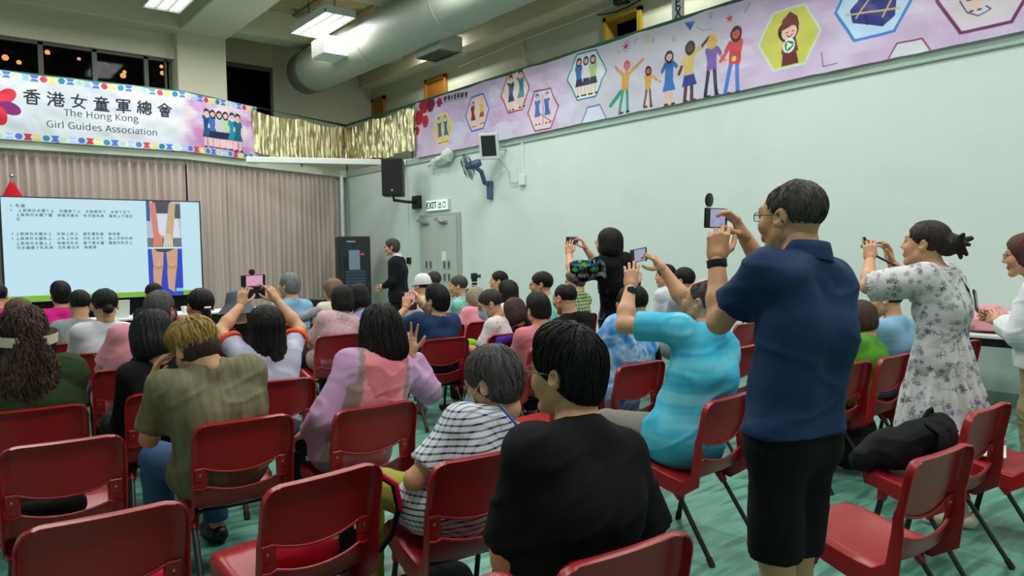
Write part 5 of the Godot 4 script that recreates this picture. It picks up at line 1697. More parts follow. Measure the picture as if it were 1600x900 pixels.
func person_doll(p: Pic, feet: Vector2, h: float, skin: Color, top: Color, bottom: Color, hairc: Color, skirt: bool, arms: Array, lean := 0.0, hair_long := true) -> void:
	# a small printed figure: feet, height, colours; arms as hand positions relative to the shoulders, in heights
	var up := Vector2(lean, -1.0)
	var hip := feet + up * h * 0.45
	var sh := feet + up * h * 0.77
	var hd := feet + up * h * 0.89
	for s in [-1.0, 1.0]:
		p.line([hip + Vector2(s * h * 0.05, 0), feet + Vector2(s * h * (0.07 if skirt else 0.11), 0)], h * 0.065, skin if skirt else bottom)
		p.oval(feet + Vector2(s * h * 0.08 + h * 0.03, 0), h * 0.05, h * 0.022, Color(0.15, 0.13, 0.18))
	if skirt:
		p.poly([hip + Vector2(-h * 0.08, -h * 0.05), hip + Vector2(h * 0.08, -h * 0.05), hip + Vector2(h * 0.15, h * 0.2), hip + Vector2(-h * 0.15, h * 0.2)], bottom)
	for i in arms.size():
		var s := -1.0 if i == 0 else 1.0
		var a: Vector2 = sh + Vector2(s * h * 0.09, h * 0.02)
		var e: Vector2 = sh + arms[i] * h
		p.line([a, a.lerp(e, 0.5) + Vector2(0, h * 0.02), e], h * 0.055, skin)
		p.line([a, a.lerp(e, 0.4)], h * 0.075, top)
	p.poly([sh + Vector2(-h * 0.1, 0), sh + Vector2(h * 0.1, 0), hip + Vector2(h * 0.09, h * 0.02), hip + Vector2(-h * 0.09, h * 0.02)], top)
	p.line([hd, sh], h * 0.05, skin)
	if hair_long: p.oval(hd + Vector2(0, h * 0.02), h * 0.1, h * 0.12, hairc)
	else: p.oval(hd + Vector2(0, -h * 0.02), h * 0.088, h * 0.09, hairc)
	p.oval(hd + Vector2(0, h * 0.015), h * 0.068, h * 0.078, skin)
	for s in [-1.0, 1.0]: p.oval(hd + Vector2(s * h * 0.026, h * 0.012), h * 0.008, h * 0.011, Color(0.16, 0.1, 0.1))
	p.line([hd + Vector2(-h * 0.02, h * 0.045), hd + Vector2(0, h * 0.056), hd + Vector2(h * 0.02, h * 0.045)], h * 0.01, Color(0.6, 0.2, 0.2), false)
	p.poly([hd + Vector2(-h * 0.07, -h * 0.01), hd + Vector2(0, -h * 0.09), hd + Vector2(h * 0.07, -h * 0.01), hd + Vector2(h * 0.01, -h * 0.045)], hairc)

func long_banner_print() -> Image:
	# metres along the banner from its far end, and down from its top edge
	var p := Pic.new(2048, 196, Color(0.73, 0.66, 0.78), 181.0)
	var nz := FastNoiseLite.new()
	nz.seed = 4
	nz.frequency = 0.9
	# pale and lilac washes of the print
	for i in 320:
		var x := i * 0.0355
		for j in 8:
			var t := clampf(0.5 + nz.get_noise_2d(x * 1.2, j * 0.35) * 0.9, 0, 1)
			var grey := smoothstep(4.0, 4.8, x) * (1.0 - smoothstep(6.6, 7.6, x))
			var c := Color(0.77, 0.66, 0.81).lerp(Color(0.84, 0.78, 0.88), t).lerp(Color(0.79, 0.78, 0.84), grey)
			p.rect(Vector2(x, j * 0.136), Vector2(x + 0.04, j * 0.136 + 0.14), c)
	var o := Vector2(0, 0.05)
	var white := Color(0.86, 0.88, 0.93)
	for q in [[1.45, 0.75, 0.25], [2.75, 0.98, 0.3], [2.55, 0.2, 0.16], [4.3, 0.75, 0.25]]: p.hexagon(Vector2(q[0], q[1]) + o, q[2], Color(0.8, 0.79, 0.88), Color(0.8, 0.79, 0.88), 0.01)
	# corner hexagons and the emblem with its small heading
	for q in [[0.12, 0.3, 0.16], [0.3, 0.08, 0.17], [0.36, 0.4, 0.13], [0.55, 0.1, 0.16], [0.04, 0.55, 0.1]]:
		p.hexagon(Vector2(q[0], q[1]), q[2], Color(0.75, 0.16, 0.24) if q[0] != 0.55 else Color(0.52, 0.14, 0.32), Color(0.66, 0.1, 0.2), 0.015)
	trefoil(p, Vector2(0.86, 0.11), 0.1)
	var g := glyphs()
	var names := ["fragrant", "harbour", "woman", "child", "army", "total", "meeting"]
	for i in 7: p.glyph(g[names[i]], Vector2(1.0 + i * 0.112, 0.03 + 0.004 * i), 0.095, 0.014, Color(0.16, 0.15, 0.2))
	p.line([Vector2(1.0, 0.155), Vector2(1.76, 0.17)], 0.008, Color(0.4, 0.38, 0.45))
	p.line([Vector2(0.3, 0.47), Vector2(0.62, 0.47)], 0.008, Color(0.6, 0.5, 0.68))
	p.line([Vector2(2.45, 0.47), Vector2(2.75, 0.47)], 0.008, Color(0.6, 0.5, 0.68))
	# hexagon vignettes
	var skin := Color(0.93, 0.75, 0.66)
	p.hexagon(Vector2(0.94, 0.59) + o, 0.34, Color(0.83, 0.77, 0.42), Color(0.88, 0.84, 0.6), 0.03)
	for x in [0.84, 1.05]: person_doll(p, Vector2(x, 0.84) + o, 0.5, skin, Color(0.2, 0.36, 0.66), Color(0.22, 0.42, 0.74), Color(0.25, 0.45, 0.8), true, [Vector2(0.02, 0.12), Vector2(-0.02, 0.12)], 0.0, false)
	p.hexagon(Vector2(2.05, 0.45) + o, 0.37, Color(0.88, 0.76, 0.76), Color(0.24, 0.45, 0.75), 0.035)
	person_doll(p, Vector2(1.93, 0.68) + o, 0.46, skin, Color(0.5, 0.16, 0.16), Color(0.45, 0.15, 0.15), Color(0.4, 0.14, 0.13), true, [Vector2(-0.1, 0.2), Vector2(0.1, 0.2)])
	person_doll(p, Vector2(2.18, 0.66) + o, 0.46, skin, Color(0.85, 0.75, 0.2), Color(0.55, 0.3, 0.2), Color(0.86, 0.74, 0.5), true, [Vector2(-0.12, 0.15), Vector2(0.12, 0.2)], 0.0, false)
	p.hexagon(Vector2(3.11, 0.27) + o, 0.39, Color(0.88, 0.8, 0.78), Color(0.68, 0.22, 0.3), 0.03)
	person_doll(p, Vector2(3.0, 0.56) + o, 0.6, skin, Color(0.13, 0.26, 0.38), Color(0.13, 0.26, 0.38), Color(0.12, 0.11, 0.14), true, [Vector2(-0.2, -0.02), Vector2(0.13, 0.2)], 0.0, false)
	person_doll(p, Vector2(3.27, 0.55) + o, 0.62, skin, Color(0.12, 0.5, 0.56), Color(0.12, 0.5, 0.56), Color(0.12, 0.11, 0.14), true, [Vector2(-0.18, -0.08), Vector2(0.13, 0.2)], 0.0, false)
	p.hexagon(Vector2(3.79, 0.68) + o, 0.38, Color(0.87, 0.78, 0.82), Color(0.5, 0.16, 0.26), 0.024)
	for x in [3.66, 3.9]: person_doll(p, Vector2(x, 0.9) + o, 0.5, skin, Color(0.2, 0.42, 0.74), Color(0.22, 0.45, 0.78), Color(0.22, 0.44, 0.76), true, [Vector2(-0.12, 0.15), Vector2(0.16, 0.12)], 0.0, false)
	p.line([Vector2(3.8, 0.45) + o, Vector2(3.8, 0.92) + o], 0.014, Color(0.6, 0.35, 0.3))
	p.line([Vector2(3.7, 0.72) + o, Vector2(4.0, 0.9) + o], 0.014, Color(0.6, 0.35, 0.3))
	p.hexagon(Vector2(4.78, 0.33) + o, 0.41, Color(0.85, 0.88, 0.9), Color(0.12, 0.48, 0.55), 0.026)
	for q in [[4.63, 0.16, 0.4, 0.7], [4.78, 0.85, 0.87, 0.9], [4.92, 0.66, 0.78, 0.55]]:
		person_doll(p, Vector2(q[0], 0.62) + o, 0.58, skin, Color(q[1], q[2], q[3]), Color(0.15, 0.15, 0.3), Color(0.1, 0.1, 0.12), true, [Vector2(-0.1, 0.2), Vector2(0.1, 0.2)])
	p.hexagon(Vector2(4.92, 1.03) + o, 0.26, Color(0.82, 0.85, 0.93), Color(0.24, 0.36, 0.66), 0.018)
	# the row of children
	var dark := Color(0.33, 0.2, 0.17)
	person_doll(p, Vector2(5.5, 1.0) + o, 0.72, Color(0.87, 0.5, 0.42), Color(0.83, 0.62, 0.28), Color(0.13, 0.6, 0.48), Color(0.83, 0.36, 0.3), false, [Vector2(-0.3, -0.18), Vector2(0.42, -0.16)], 0.12, false)
	p.line([Vector2(5.46, 0.7) + o, Vector2(5.26, 0.86) + o], 0.06, Color(0.13, 0.6, 0.48))
	person_doll(p, Vector2(5.95, 0.99) + o, 0.56, Color(0.75, 0.42, 0.32), Color(0.82, 0.64, 0.3), Color(0.48, 0.26, 0.18), Color(0.1, 0.09, 0.1), false, [Vector2(-0.06, 0.3), Vector2(0.36, 0.22)], 0.02)
	person_doll(p, Vector2(6.3, 1.02) + o, 0.72, Color(0.93, 0.72, 0.62), Color(0.1, 0.4, 0.7), Color(0.12, 0.45, 0.76), Color(0.13, 0.1, 0.12), true, [Vector2(-0.3, 0.3), Vector2(0.28, 0.22)], 0.05)
	person_doll(p, Vector2(6.62, 1.03) + o, 0.78, dark, Color(0.83, 0.73, 0.45), Color(0.2, 0.24, 0.58), Color(0.12, 0.08, 0.09), true, [Vector2(-0.22, 0.28), Vector2(0.36, -0.18)], 0.06)
	person_doll(p, Vector2(6.97, 1.03) + o, 0.78, Color(0.86, 0.53, 0.47), Color(0.48, 0.36, 0.68), Color(0.14, 0.16, 0.26), Color(0.84, 0.68, 0.32), false, [Vector2(-0.03, 0.35), Vector2(0.24, 0.24)], 0.03)
	p.oval(Vector2(6.98, 0.38) + o, 0.07, 0.05, Color(0.84, 0.68, 0.32))
	person_doll(p, Vector2(7.27, 1.04) + o, 0.82, Color(0.82, 0.3, 0.24), Color(0.8, 0.25, 0.28), Color(0.23, 0.46, 0.8), Color(0.1, 0.08, 0.09), false, [Vector2(-0.26, 0.26), Vector2(0.05, 0.32)], 0.09)
	p.oval(Vector2(7.3, 0.62) + o, 0.035, 0.035, Color(0.9, 0.75, 0.4))
	# sun, star, paper plane, curls
	p.oval(Vector2(5.57, 0.08) + o, 0.035, 0.035, Color(0.78, 0.16, 0.26))
	for i in 9: p.line([Vector2(5.57, 0.08) + o + Vector2(0.05, 0).rotated(i * TAU / 9), Vector2(5.57, 0.08) + o + Vector2(0.085, 0).rotated(i * TAU / 9)], 0.008, Color(0.3, 0.28, 0.36))
	for i in 9: p.line([Vector2(5.95, 0.06) + o + Vector2(0.02, 0).rotated(i * TAU / 9), Vector2(5.95, 0.06) + o + Vector2(0.075, 0).rotated(i * TAU / 9)], 0.009, Color(0.8, 0.66, 0.36))
	p.oval(Vector2(5.42, 0.12) + o, 0.03, 0.03, Color(0.82, 0.7, 0.5))
	p.poly([Vector2(6.58, 0.0) + o, Vector2(6.74, 0.03) + o, Vector2(6.66, 0.13) + o], Color(0.25, 0.45, 0.78))
	p.poly([Vector2(6.58, 0.0) + o, Vector2(6.7, 0.06) + o, Vector2(6.66, 0.13) + o], Color(0.2, 0.34, 0.66))
	p.line([Vector2(6.76, 0.1) + o, Vector2(6.85, 0.18) + o, Vector2(7.0, 0.19) + o], 0.007, Color(0.55, 0.53, 0.6))
	var st := []
	for i in 10: st.append(Vector2(7.25, 0.12) + o + Vector2(0, -0.055 if i % 2 == 0 else -0.022).rotated(i * TAU / 10))
	p.poly(st, Color(0.8, 0.2, 0.22))
	for q in [Vector2(6.05, 0.1), Vector2(6.4, 0.16), Vector2(6.98, 0.02)]:
		var sp := []
		for i in 12: sp.append(q + o + Vector2(0.006 + i * 0.0032, 0).rotated(i * 0.75))
		p.line(sp, 0.007, Color(0.45, 0.43, 0.5), false)
	p.line([Vector2(5.72, 0.1) + o, Vector2(5.78, 0.02) + o], 0.008, Color(0.4, 0.38, 0.46))
	p.line([Vector2(7.46, 0.1) + o, Vector2(7.54, 0.0) + o], 0.008, Color(0.4, 0.38, 0.46))
	# girl with the green sign
	p.hexagon(Vector2(8.03, 0.55) + o, 0.4, Color(0.8, 0.79, 0.35), Color(0.78, 0.86, 0.82), 0.03)
	var q0 := Vector2(8.05, 0.0) + o
	p.poly([q0 + Vector2(-0.11, 0.86), q0 + Vector2(-0.09, 0.7), q0 + Vector2(0.07, 0.7), q0 + Vector2(0.1, 0.86)], Color(0.4, 0.17, 0.16))
	p.poly([q0 + Vector2(-0.11, 0.72), q0 + Vector2(-0.08, 0.56), q0 + Vector2(0.07, 0.56), q0 + Vector2(0.1, 0.72)], Color(0.44, 0.19, 0.17))
	p.oval(q0 + Vector2(-0.02, 0.47), 0.13, 0.13, Color(0.16, 0.1, 0.1))
	p.oval(q0 + Vector2(-0.01, 0.49), 0.1, 0.09, Color(0.93, 0.75, 0.68))
	p.poly([q0 + Vector2(-0.13, 0.46), q0 + Vector2(-0.1, 0.33), q0 + Vector2(0.0, 0.26), q0 + Vector2(0.09, 0.33), q0 + Vector2(0.12, 0.44), q0 + Vector2(0.02, 0.42)], Color(0.43, 0.17, 0.15))
	p.line([q0 + Vector2(-0.04, 0.52), q0 + Vector2(-0.01, 0.545), q0 + Vector2(0.03, 0.52)], 0.012, Color(0.55, 0.15, 0.15))
	for x in [-0.055, 0.025]: p.line([q0 + Vector2(x, 0.49), q0 + Vector2(x + 0.03, 0.485)], 0.008, Color(0.15, 0.1, 0.1))
	p.oval(q0 + Vector2(-0.015, 0.64), 0.078, 0.085, Color(0.9, 0.93, 0.9))
	for i in 3:
		var c := q0 + Vector2(-0.015, 0.64)
		p.line([c + Vector2(0.05, 0).rotated(i * TAU / 3 + 0.2), c + Vector2(0.05, 0).rotated(i * TAU / 3 + 1.5)], 0.02, Color(0.12, 0.5, 0.3))
		p.line([c + Vector2(0.03, 0).rotated(i * TAU / 3 + 1.3), c + Vector2(0.062, 0).rotated(i * TAU / 3 + 1.9)], 0.016, Color(0.12, 0.5, 0.3))
	# raft
	p.hexagon(Vector2(8.99, 0.4) + o, 0.43, Color(0.75, 0.86, 0.95), Color(0.25, 0.5, 0.82), 0.035)
	p.poly([Vector2(8.74, 0.42) + o, Vector2(8.86, 0.3) + o, Vector2(9.22, 0.36) + o, Vector2(9.2, 0.6) + o, Vector2(9.08, 0.68) + o, Vector2(8.76, 0.56) + o], Color(0.17, 0.2, 0.5))
	p.line([Vector2(8.9, 0.52) + o, Vector2(8.92, 0.62) + o], 0.012, Color(0.1, 0.12, 0.35))
	for q in [[8.7, 0.46, 9.25, 0.54], [8.85, 0.3, 9.25, 0.4], [8.8, 0.52, 9.0, 0.28], [9.08, 0.58, 9.24, 0.3]]: p.line([Vector2(q[0], q[1]) + o, Vector2(q[2], q[3]) + o], 0.02, Color(0.82, 0.7, 0.52))
	person_doll(p, Vector2(9.0, 0.4) + o, 0.42, skin, Color(0.85, 0.85, 0.85), Color(0.2, 0.25, 0.5), Color(0.12, 0.1, 0.1), false, [Vector2(-0.2, 0.2), Vector2(0.2, 0.2)])
	p.line([Vector2(8.42, 0.8) + o, Vector2(8.44, 0.96) + o, Vector2(8.6, 0.96) + o], 0.009, Color(0.3, 0.26, 0.36))
	p.line([Vector2(8.3, 0.14) + o, Vector2(8.45, 0.14) + o], 0.009, Color(0.3, 0.26, 0.36))
	p.hexagon(Vector2(9.34, 1.1) + o, 0.25, Color(0.82, 0.83, 0.87), Color(0.58, 0.25, 0.34), 0.018)
	# rope corner
	p.hexagon(Vector2(10.02, 0.56) + o, 0.44, Color(0.84, 0.79, 0.84), Color(0.42, 0.13, 0.36), 0.035)
	person_doll(p, Vector2(9.92, 0.74) + o, 0.42, skin, Color(0.48, 0.2, 0.2), Color(0.5, 0.22, 0.2), Color(0.3, 0.12, 0.12), true, [Vector2(-0.2, 0.25), Vector2(0.1, 0.2)])
	person_doll(p, Vector2(10.16, 0.66) + o, 0.42, skin, Color(0.48, 0.2, 0.2), Color(0.5, 0.22, 0.2), Color(0.3, 0.12, 0.12), true, [Vector2(-0.15, 0.25), Vector2(0.1, 0.2)])
	p.line([Vector2(9.8, 0.62) + o, Vector2(9.86, 0.74) + o, Vector2(9.96, 0.8) + o, Vector2(10.06, 0.76) + o, Vector2(10.02, 0.72) + o], 0.01, Color(0.25, 0.2, 0.25))
	return p.done()

func trefoil(p: Pic, c: Vector2, r: float) -> void:
	var red := Color(0.82, 0.16, 0.25)
	var plum := Color(0.45, 0.08, 0.4)
	for q in [[-0.5, red], [0.5, plum], [-1.5, red], [1.5, red], [2.5, plum], [3.5, plum]]:
		var an: float = q[0] * TAU / 6.0 - 0.2
		p.oval(c + Vector2(r * 0.55, 0).rotated(an), r * 0.46, r * 0.3, q[1], an)
	p.oval(c, r * 0.12, r * 0.12, Color(0.9, 0.9, 0.92))

func stage_banner_print() -> Image:
	# metres from the left end (x = 0.35 in the room), down from the top; 5.2 x 1.07
	var p := Pic.new(1248, 257, Color(0.8, 0.81, 0.85), 240.0)
	var nz := FastNoiseLite.new()
	nz.seed = 8
	nz.frequency = 1.3
	for i in 90:
		for j in 18:
			var x := 3.25 + i * 0.022
			var y := j * 0.06
			var t := smoothstep(3.3, 3.9, x)
			var w := nz.get_noise_2d(x * 0.9 - y * 1.2, x * 0.4 + y * 1.1)
			var c := Color(0.88, 0.8, 0.82).lerp(Color(0.72, 0.55, 0.82), clampf(0.5 + w * 1.3, 0, 1))
			c = c.lerp(Color(0.85, 0.45, 0.62), clampf(w * 1.6 - 0.1, 0, 1))
			c = c.lerp(Color(0.9, 0.8, 0.62), clampf(0.5 - absf(x - 3.55) * 2.2 - absf(y - 0.4), 0, 1))
			p.rect(Vector2(x, y), Vector2(x + 0.03, y + 0.07), Color(0.8, 0.81, 0.85).lerp(c, t))
	# hexagon borders along the top and bottom
	var cols := [Color(0.27, 0.45, 0.8), Color(0.72, 0.8, 0.72), Color(0.6, 0.75, 0.93), Color(0.27, 0.45, 0.8), Color(0.75, 0.24, 0.28), Color(0.87, 0.82, 0.4), Color(0.15, 0.52, 0.62)]
	for edge in 2:
		var y := 0.055 if edge == 0 else 1.01
		for i in 44:
			var x := i * 0.125 + 0.02
			var c: Color = cols[(i + edge * 2) % 7]
			if i % 7 in [0, 3]:
				p.poly([Vector2(x - 0.06, y - 0.05), Vector2(x + 0.06, y - 0.05), Vector2(x + 0.03, y), Vector2(x + 0.06, y + 0.05), Vector2(x - 0.06, y + 0.05), Vector2(x - 0.03, y)], c)
				p.line([Vector2(x - 0.06, y), Vector2(x + 0.06, y)], 0.012, Color(0.85, 0.88, 0.93))
			elif i % 7 in [2, 5]:
				p.poly([Vector2(x - 0.06, y - 0.05), Vector2(x + 0.06, y - 0.05), Vector2(x + 0.03, y), Vector2(x + 0.06, y + 0.05), Vector2(x - 0.06, y + 0.05), Vector2(x - 0.03, y)], c)
			else:
				p.hexagon(Vector2(x, y), 0.062, c, Color(0.9, 0.92, 0.94), 0.006)
	trefoil(p, Vector2(0.74, 0.52), 0.34)
	var g := glyphs()
	var names := ["fragrant", "harbour", "woman", "child", "army", "total", "meeting"]
	for i in 7: p.glyph(g[names[i]], Vector2(1.1 + i * 0.332, 0.235), 0.245, 0.026, Color(0.13, 0.15, 0.22))
	var font := SystemFont.new()
	font.font_names = PackedStringArray(["Droid Sans"])
	p.words("The Hong Kong", Vector2(1.66, 0.655), 0.155, Color(0.2, 0.22, 0.28), font, 1.12)
	p.words("Girl Guides Association", Vector2(1.41, 0.83), 0.155, Color(0.2, 0.22, 0.28), font, 1.66)
	var skin := Color(0.9, 0.75, 0.7)
	for q in [[4.0, 0.1, 0.32, 0.48], [4.13, 0.22, 0.4, 0.72], [4.28, 0.75, 0.76, 0.78], [4.42, 0.7, 0.8, 0.6], [4.57, 0.12, 0.55, 0.65], [4.7, 0.12, 0.38, 0.46]]:
		var i: float = q[0]
		person_doll(p, Vector2(i + 0.02, 0.93), 0.72, skin, Color(q[1], q[2], q[3]), Color(q[1], q[2], q[3]) if i < 4.1 or i > 4.5 else Color(0.16, 0.17, 0.34), Color(0.16, 0.15, 0.2), true, [Vector2(-0.12, -0.05 if i < 4.05 else 0.25), Vector2(0.12, 0.25)], 0.0, i > 4.05 and i < 4.5)
	p.line([Vector2(4.05, 0.92), Vector2(4.85, 0.96)], 0.02, Color(0.45, 0.3, 0.45))
	return p.done()

func slide_print() -> Image:
	var p := Pic.new(720, 403, Color(0.76, 0.9, 0.95), 720.0 / 2.95)
	var g := glyphs()
	var ink := Color(0.44, 0.54, 0.59)
	var rng := RandomNumberGenerator.new()
	rng.seed = 77
	var keys := ["above", "limb", "wash", "tail", "water", "swell", "ill", "below", "breast"]
	p.oval(Vector2(0.13, 0.13), 0.012, 0.012, ink)
	p.glyph(g.breast, Vector2(0.19, 0.1), 0.055, 0.009, ink)
	p.glyph(g.ill, Vector2(0.26, 0.1), 0.055, 0.009, ink)
	p.oval(Vector2(0.13, 0.2), 0.012, 0.012, ink)
	var rows := [[0.22, 0.175, 26], [0.19, 0.245, 27], [0.19, 0.315, 1], [0.17, 0.545, 24], [0.17, 0.62, 27], [0.17, 0.695, 27], [0.18, 0.765, 18]]
	for r in rows:
		for i in r[2]:
			if i in [8, 14, 20]: continue
			p.glyph(g[keys[(i if r[2] > 20 else i + 3) % 9 if i < 6 else rng.randi() % 9]], Vector2(r[0] + i * 0.062, r[1]), 0.05, 0.008, ink)
	for y in [0.57, 0.645]: p.oval(Vector2(0.13, y), 0.012, 0.012, ink)
	# green strip along the foot
	p.poly([Vector2(0, 1.555), Vector2(2.95, 1.575), Vector2(2.95, 1.65), Vector2(0, 1.65)], Color(0.48, 0.73, 0.16))
	# two photographs: forearms and hands, knees and feet
	var a := Vector2(2.07, 0.0)
	p.rect(a, a + Vector2(0.56, 0.8), Color(0.7, 0.76, 0.8))
	p.rect(a, a + Vector2(0.06, 0.35), Color(0.22, 0.35, 0.6))
	p.poly([a + Vector2(0.16, 0.22), a + Vector2(0.5, 0.22), a + Vector2(0.55, 0.65), a + Vector2(0.12, 0.66)], Color(0.83, 0.87, 0.92))
	p.rect(a + Vector2(0.46, 0.04), a + Vector2(0.56, 0.3), Color(0.33, 0.36, 0.34))
	p.rect(a + Vector2(0, 0.64), a + Vector2(0.56, 0.8), Color(0.42, 0.46, 0.46))
	p.poly([a + Vector2(0.1, 0), a + Vector2(0.4, 0), a + Vector2(0.38, 0.21), a + Vector2(0.16, 0.21)], Color(0.3, 0.29, 0.34))
	p.poly([a + Vector2(0.05, 0.03), a + Vector2(0.15, 0.03), a + Vector2(0.19, 0.55), a + Vector2(0.22, 0.72), a + Vector2(0.12, 0.78), a + Vector2(0.1, 0.6)], Color(0.83, 0.52, 0.44))
	p.poly([a + Vector2(0.37, 0.03), a + Vector2(0.48, 0.03), a + Vector2(0.43, 0.5), a + Vector2(0.4, 0.78), a + Vector2(0.29, 0.76), a + Vector2(0.3, 0.55)], Color(0.78, 0.67, 0.52))
	for i in 4:
		p.line([a + Vector2(0.12 + i * 0.035, 0.64), a + Vector2(0.1 + i * 0.042, 0.78)], 0.032, Color(0.85, 0.5, 0.42))
		p.line([a + Vector2(0.29 + i * 0.034, 0.66), a + Vector2(0.27 + i * 0.043, 0.79)], 0.032, Color(0.87, 0.82, 0.76))
	p.oval(a + Vector2(0.17, 0.62), 0.055, 0.07, Color(0.85, 0.5, 0.42))
	p.oval(a + Vector2(0.34, 0.63), 0.055, 0.07, Color(0.84, 0.76, 0.66))
	p.line([a + Vector2(0.2, 0.64), a + Vector2(0.26, 0.61)], 0.03, Color(0.83, 0.52, 0.44))
	var b := Vector2(2.07, 0.83)
	p.rect(b, b + Vector2(0.56, 0.82), Color(0.18, 0.26, 0.76))
	p.rect(b + Vector2(0.44, 0.7), b + Vector2(0.56, 0.76), Color(0.45, 0.8, 0.9))
	for s in [0, 1]:
		var x := 0.06 if s == 0 else 0.29
		p.poly([b + Vector2(x, 0), b + Vector2(x + 0.2, 0), b + Vector2(x + 0.18, 0.3), b + Vector2(x + 0.16, 0.42), b + Vector2(x + 0.13, 0.66), b + Vector2(x + 0.13, 0.78), b + Vector2(x + (-0.06 if s == 0 else 0.2), 0.82), b + Vector2(x + 0.02, 0.7), b + Vector2(x + 0.01, 0.42), b + Vector2(x + 0.02, 0.3)], Color(0.8, 0.63, 0.5))
		p.oval(b + Vector2(x + 0.1, 0.31), 0.07, 0.045, Color(0.74, 0.54, 0.42))
		p.oval(b + Vector2(x + 0.1, 0.28), 0.05, 0.03, Color(0.83, 0.67, 0.54))
	p.poly([b + Vector2(0.1, 0), b + Vector2(0.44, 0), b + Vector2(0.3, 0.06), b + Vector2(0.16, 0.05)], Color(0.16, 0.3, 0.26))
	return p.done()

# tiling cloth prints, in pixels
func stripes_print() -> Image:
	var p := Pic.new(64, 256, Color(0.86, 0.86, 0.88))
	for i in 4: p.rect(Vector2(0, 8 + i * 64), Vector2(64, 27 + i * 64), Color(0.13, 0.18, 0.36))
	return p.done()

func flowers_print(ground: Color, petals: Array, leaf: Color, count: int, size: float, seed_no: int) -> Image:
	var p := Pic.new(384, 384, ground)
	var rng := RandomNumberGenerator.new()
	rng.seed = seed_no
	for i in count:
		var c := Vector2(rng.randf() * 384, rng.randf() * 384)
		var r := size * rng.randf_range(0.55, 1.15)
		var an := rng.randf() * TAU
		var col: Color = petals[rng.randi() % petals.size()]
		for w in [Vector2.ZERO, Vector2(384, 0), Vector2(-384, 0), Vector2(0, 384), Vector2(0, -384)]:
			if i % 3 == 2:
				for j in 3: p.oval(c + w + Vector2(r * 0.7, 0).rotated(an + j * 0.9), r * 0.62, r * 0.17, leaf, an + j * 0.9)
			else:
				for j in 5: p.oval(c + w + Vector2(r * 0.5, 0).rotated(an + j * TAU / 5), r * 0.42, r * 0.27, col.lerp(ground, 0.12 * j), an + j * TAU / 5)
				p.oval(c + w, r * 0.22, r * 0.22, col.darkened(0.5))
	return p.done()

func check_print() -> Image:
	var p := Pic.new(64, 64, Color(0.82, 0.85, 0.68))
	for i in 4:
		for j in 4:
			if i % 2 == 0 or j % 2 == 0:
				p.rect(Vector2(i * 16, j * 16), Vector2(i * 16 + 16, j * 16 + 16), Color(0.22, 0.34, 0.2) if i % 2 == 0 and j % 2 == 0 else Color(0.5, 0.58, 0.4))
	return p.done()

func plaid_print() -> Image:
	var p := Pic.new(128, 128, Color(0.35, 0.33, 0.5))
	for i in 4:
		p.rect(Vector2(i * 32, 0), Vector2(i * 32 + 9, 128), Color(0.62, 0.22, 0.34))
		p.rect(Vector2(0, i * 32 + 12), Vector2(128, i * 32 + 20), Color(0.75, 0.7, 0.78))
		p.rect(Vector2(i * 32 + 20, 0), Vector2(i * 32 + 23, 128), Color(0.8, 0.76, 0.82))
	return p.done()

func blotch_print(cols: Array, freq: float, seed_no: int, stretch := Vector2.ONE, contrast := 1.6) -> Image:
	var n := FastNoiseLite.new()
	n.seed = seed_no
	n.frequency = freq
	n.fractal_octaves = 3
	var im: Image = n.get_seamless_image(int(256 / stretch.x), int(256 / stretch.y))
	im.resize(256, 256, Image.INTERPOLATE_CUBIC)
	var out := Image.create(256, 256, false, Image.FORMAT_RGBA8)
	for y in 256:
		for x in 256:
			var t := clampf((im.get_pixel(x, y).r - 0.5) * contrast + 0.5, 0.0, 0.999) * (cols.size() - 1)
			var i := int(t)
			out.set_pixel(x, y, cols[i].lerp(cols[i + 1], t - i))
	return out

func patches_print() -> Image:
	# cartoon patches on black: shapes only
	var p := Pic.new(256, 256, Color(0.03, 0.03, 0.035))
	var rng := RandomNumberGenerator.new()
	rng.seed = 31
	var cols := [Color(0.3, 0.75, 0.3), Color(0.85, 0.85, 0.88), Color(0.5, 0.18, 0.35), Color(0.2, 0.4, 0.7), Color(0.75, 0.72, 0.75), Color(0.2, 0.55, 0.7)]
	for i in 22:
		var c := Vector2(rng.randf() * 256, rng.randf() * 256)
		var col: Color = cols[i % 6]
		if i % 3 == 0: p.oval(c, 26, 20, col, rng.randf() * 3.0)
		elif i % 3 == 1: p.line([c, c + Vector2(52, 0).rotated(rng.randf() * TAU)], 12, col)
		else:
			p.oval(c, 20, 20, Color(0.85, 0.85, 0.88))
			p.oval(c, 11, 11, col)
	return p.done()

# ---------------------------------------------------------------- the hall
const WX := 7.9           # right wall
const SZ := -14.2         # edge of the balcony over the stage
const BEND := 3.9         # where that edge turns towards the corner
const CZ := -15.8         # where it meets the right wall

func slab(called: String, lo: Vector3, hi: Vector3, m: Material, label: String, category: String, ch := 0.0) -> MeshInstance3D:
	return struct(called, box_mesh(lo, hi, ch), m, label, category)

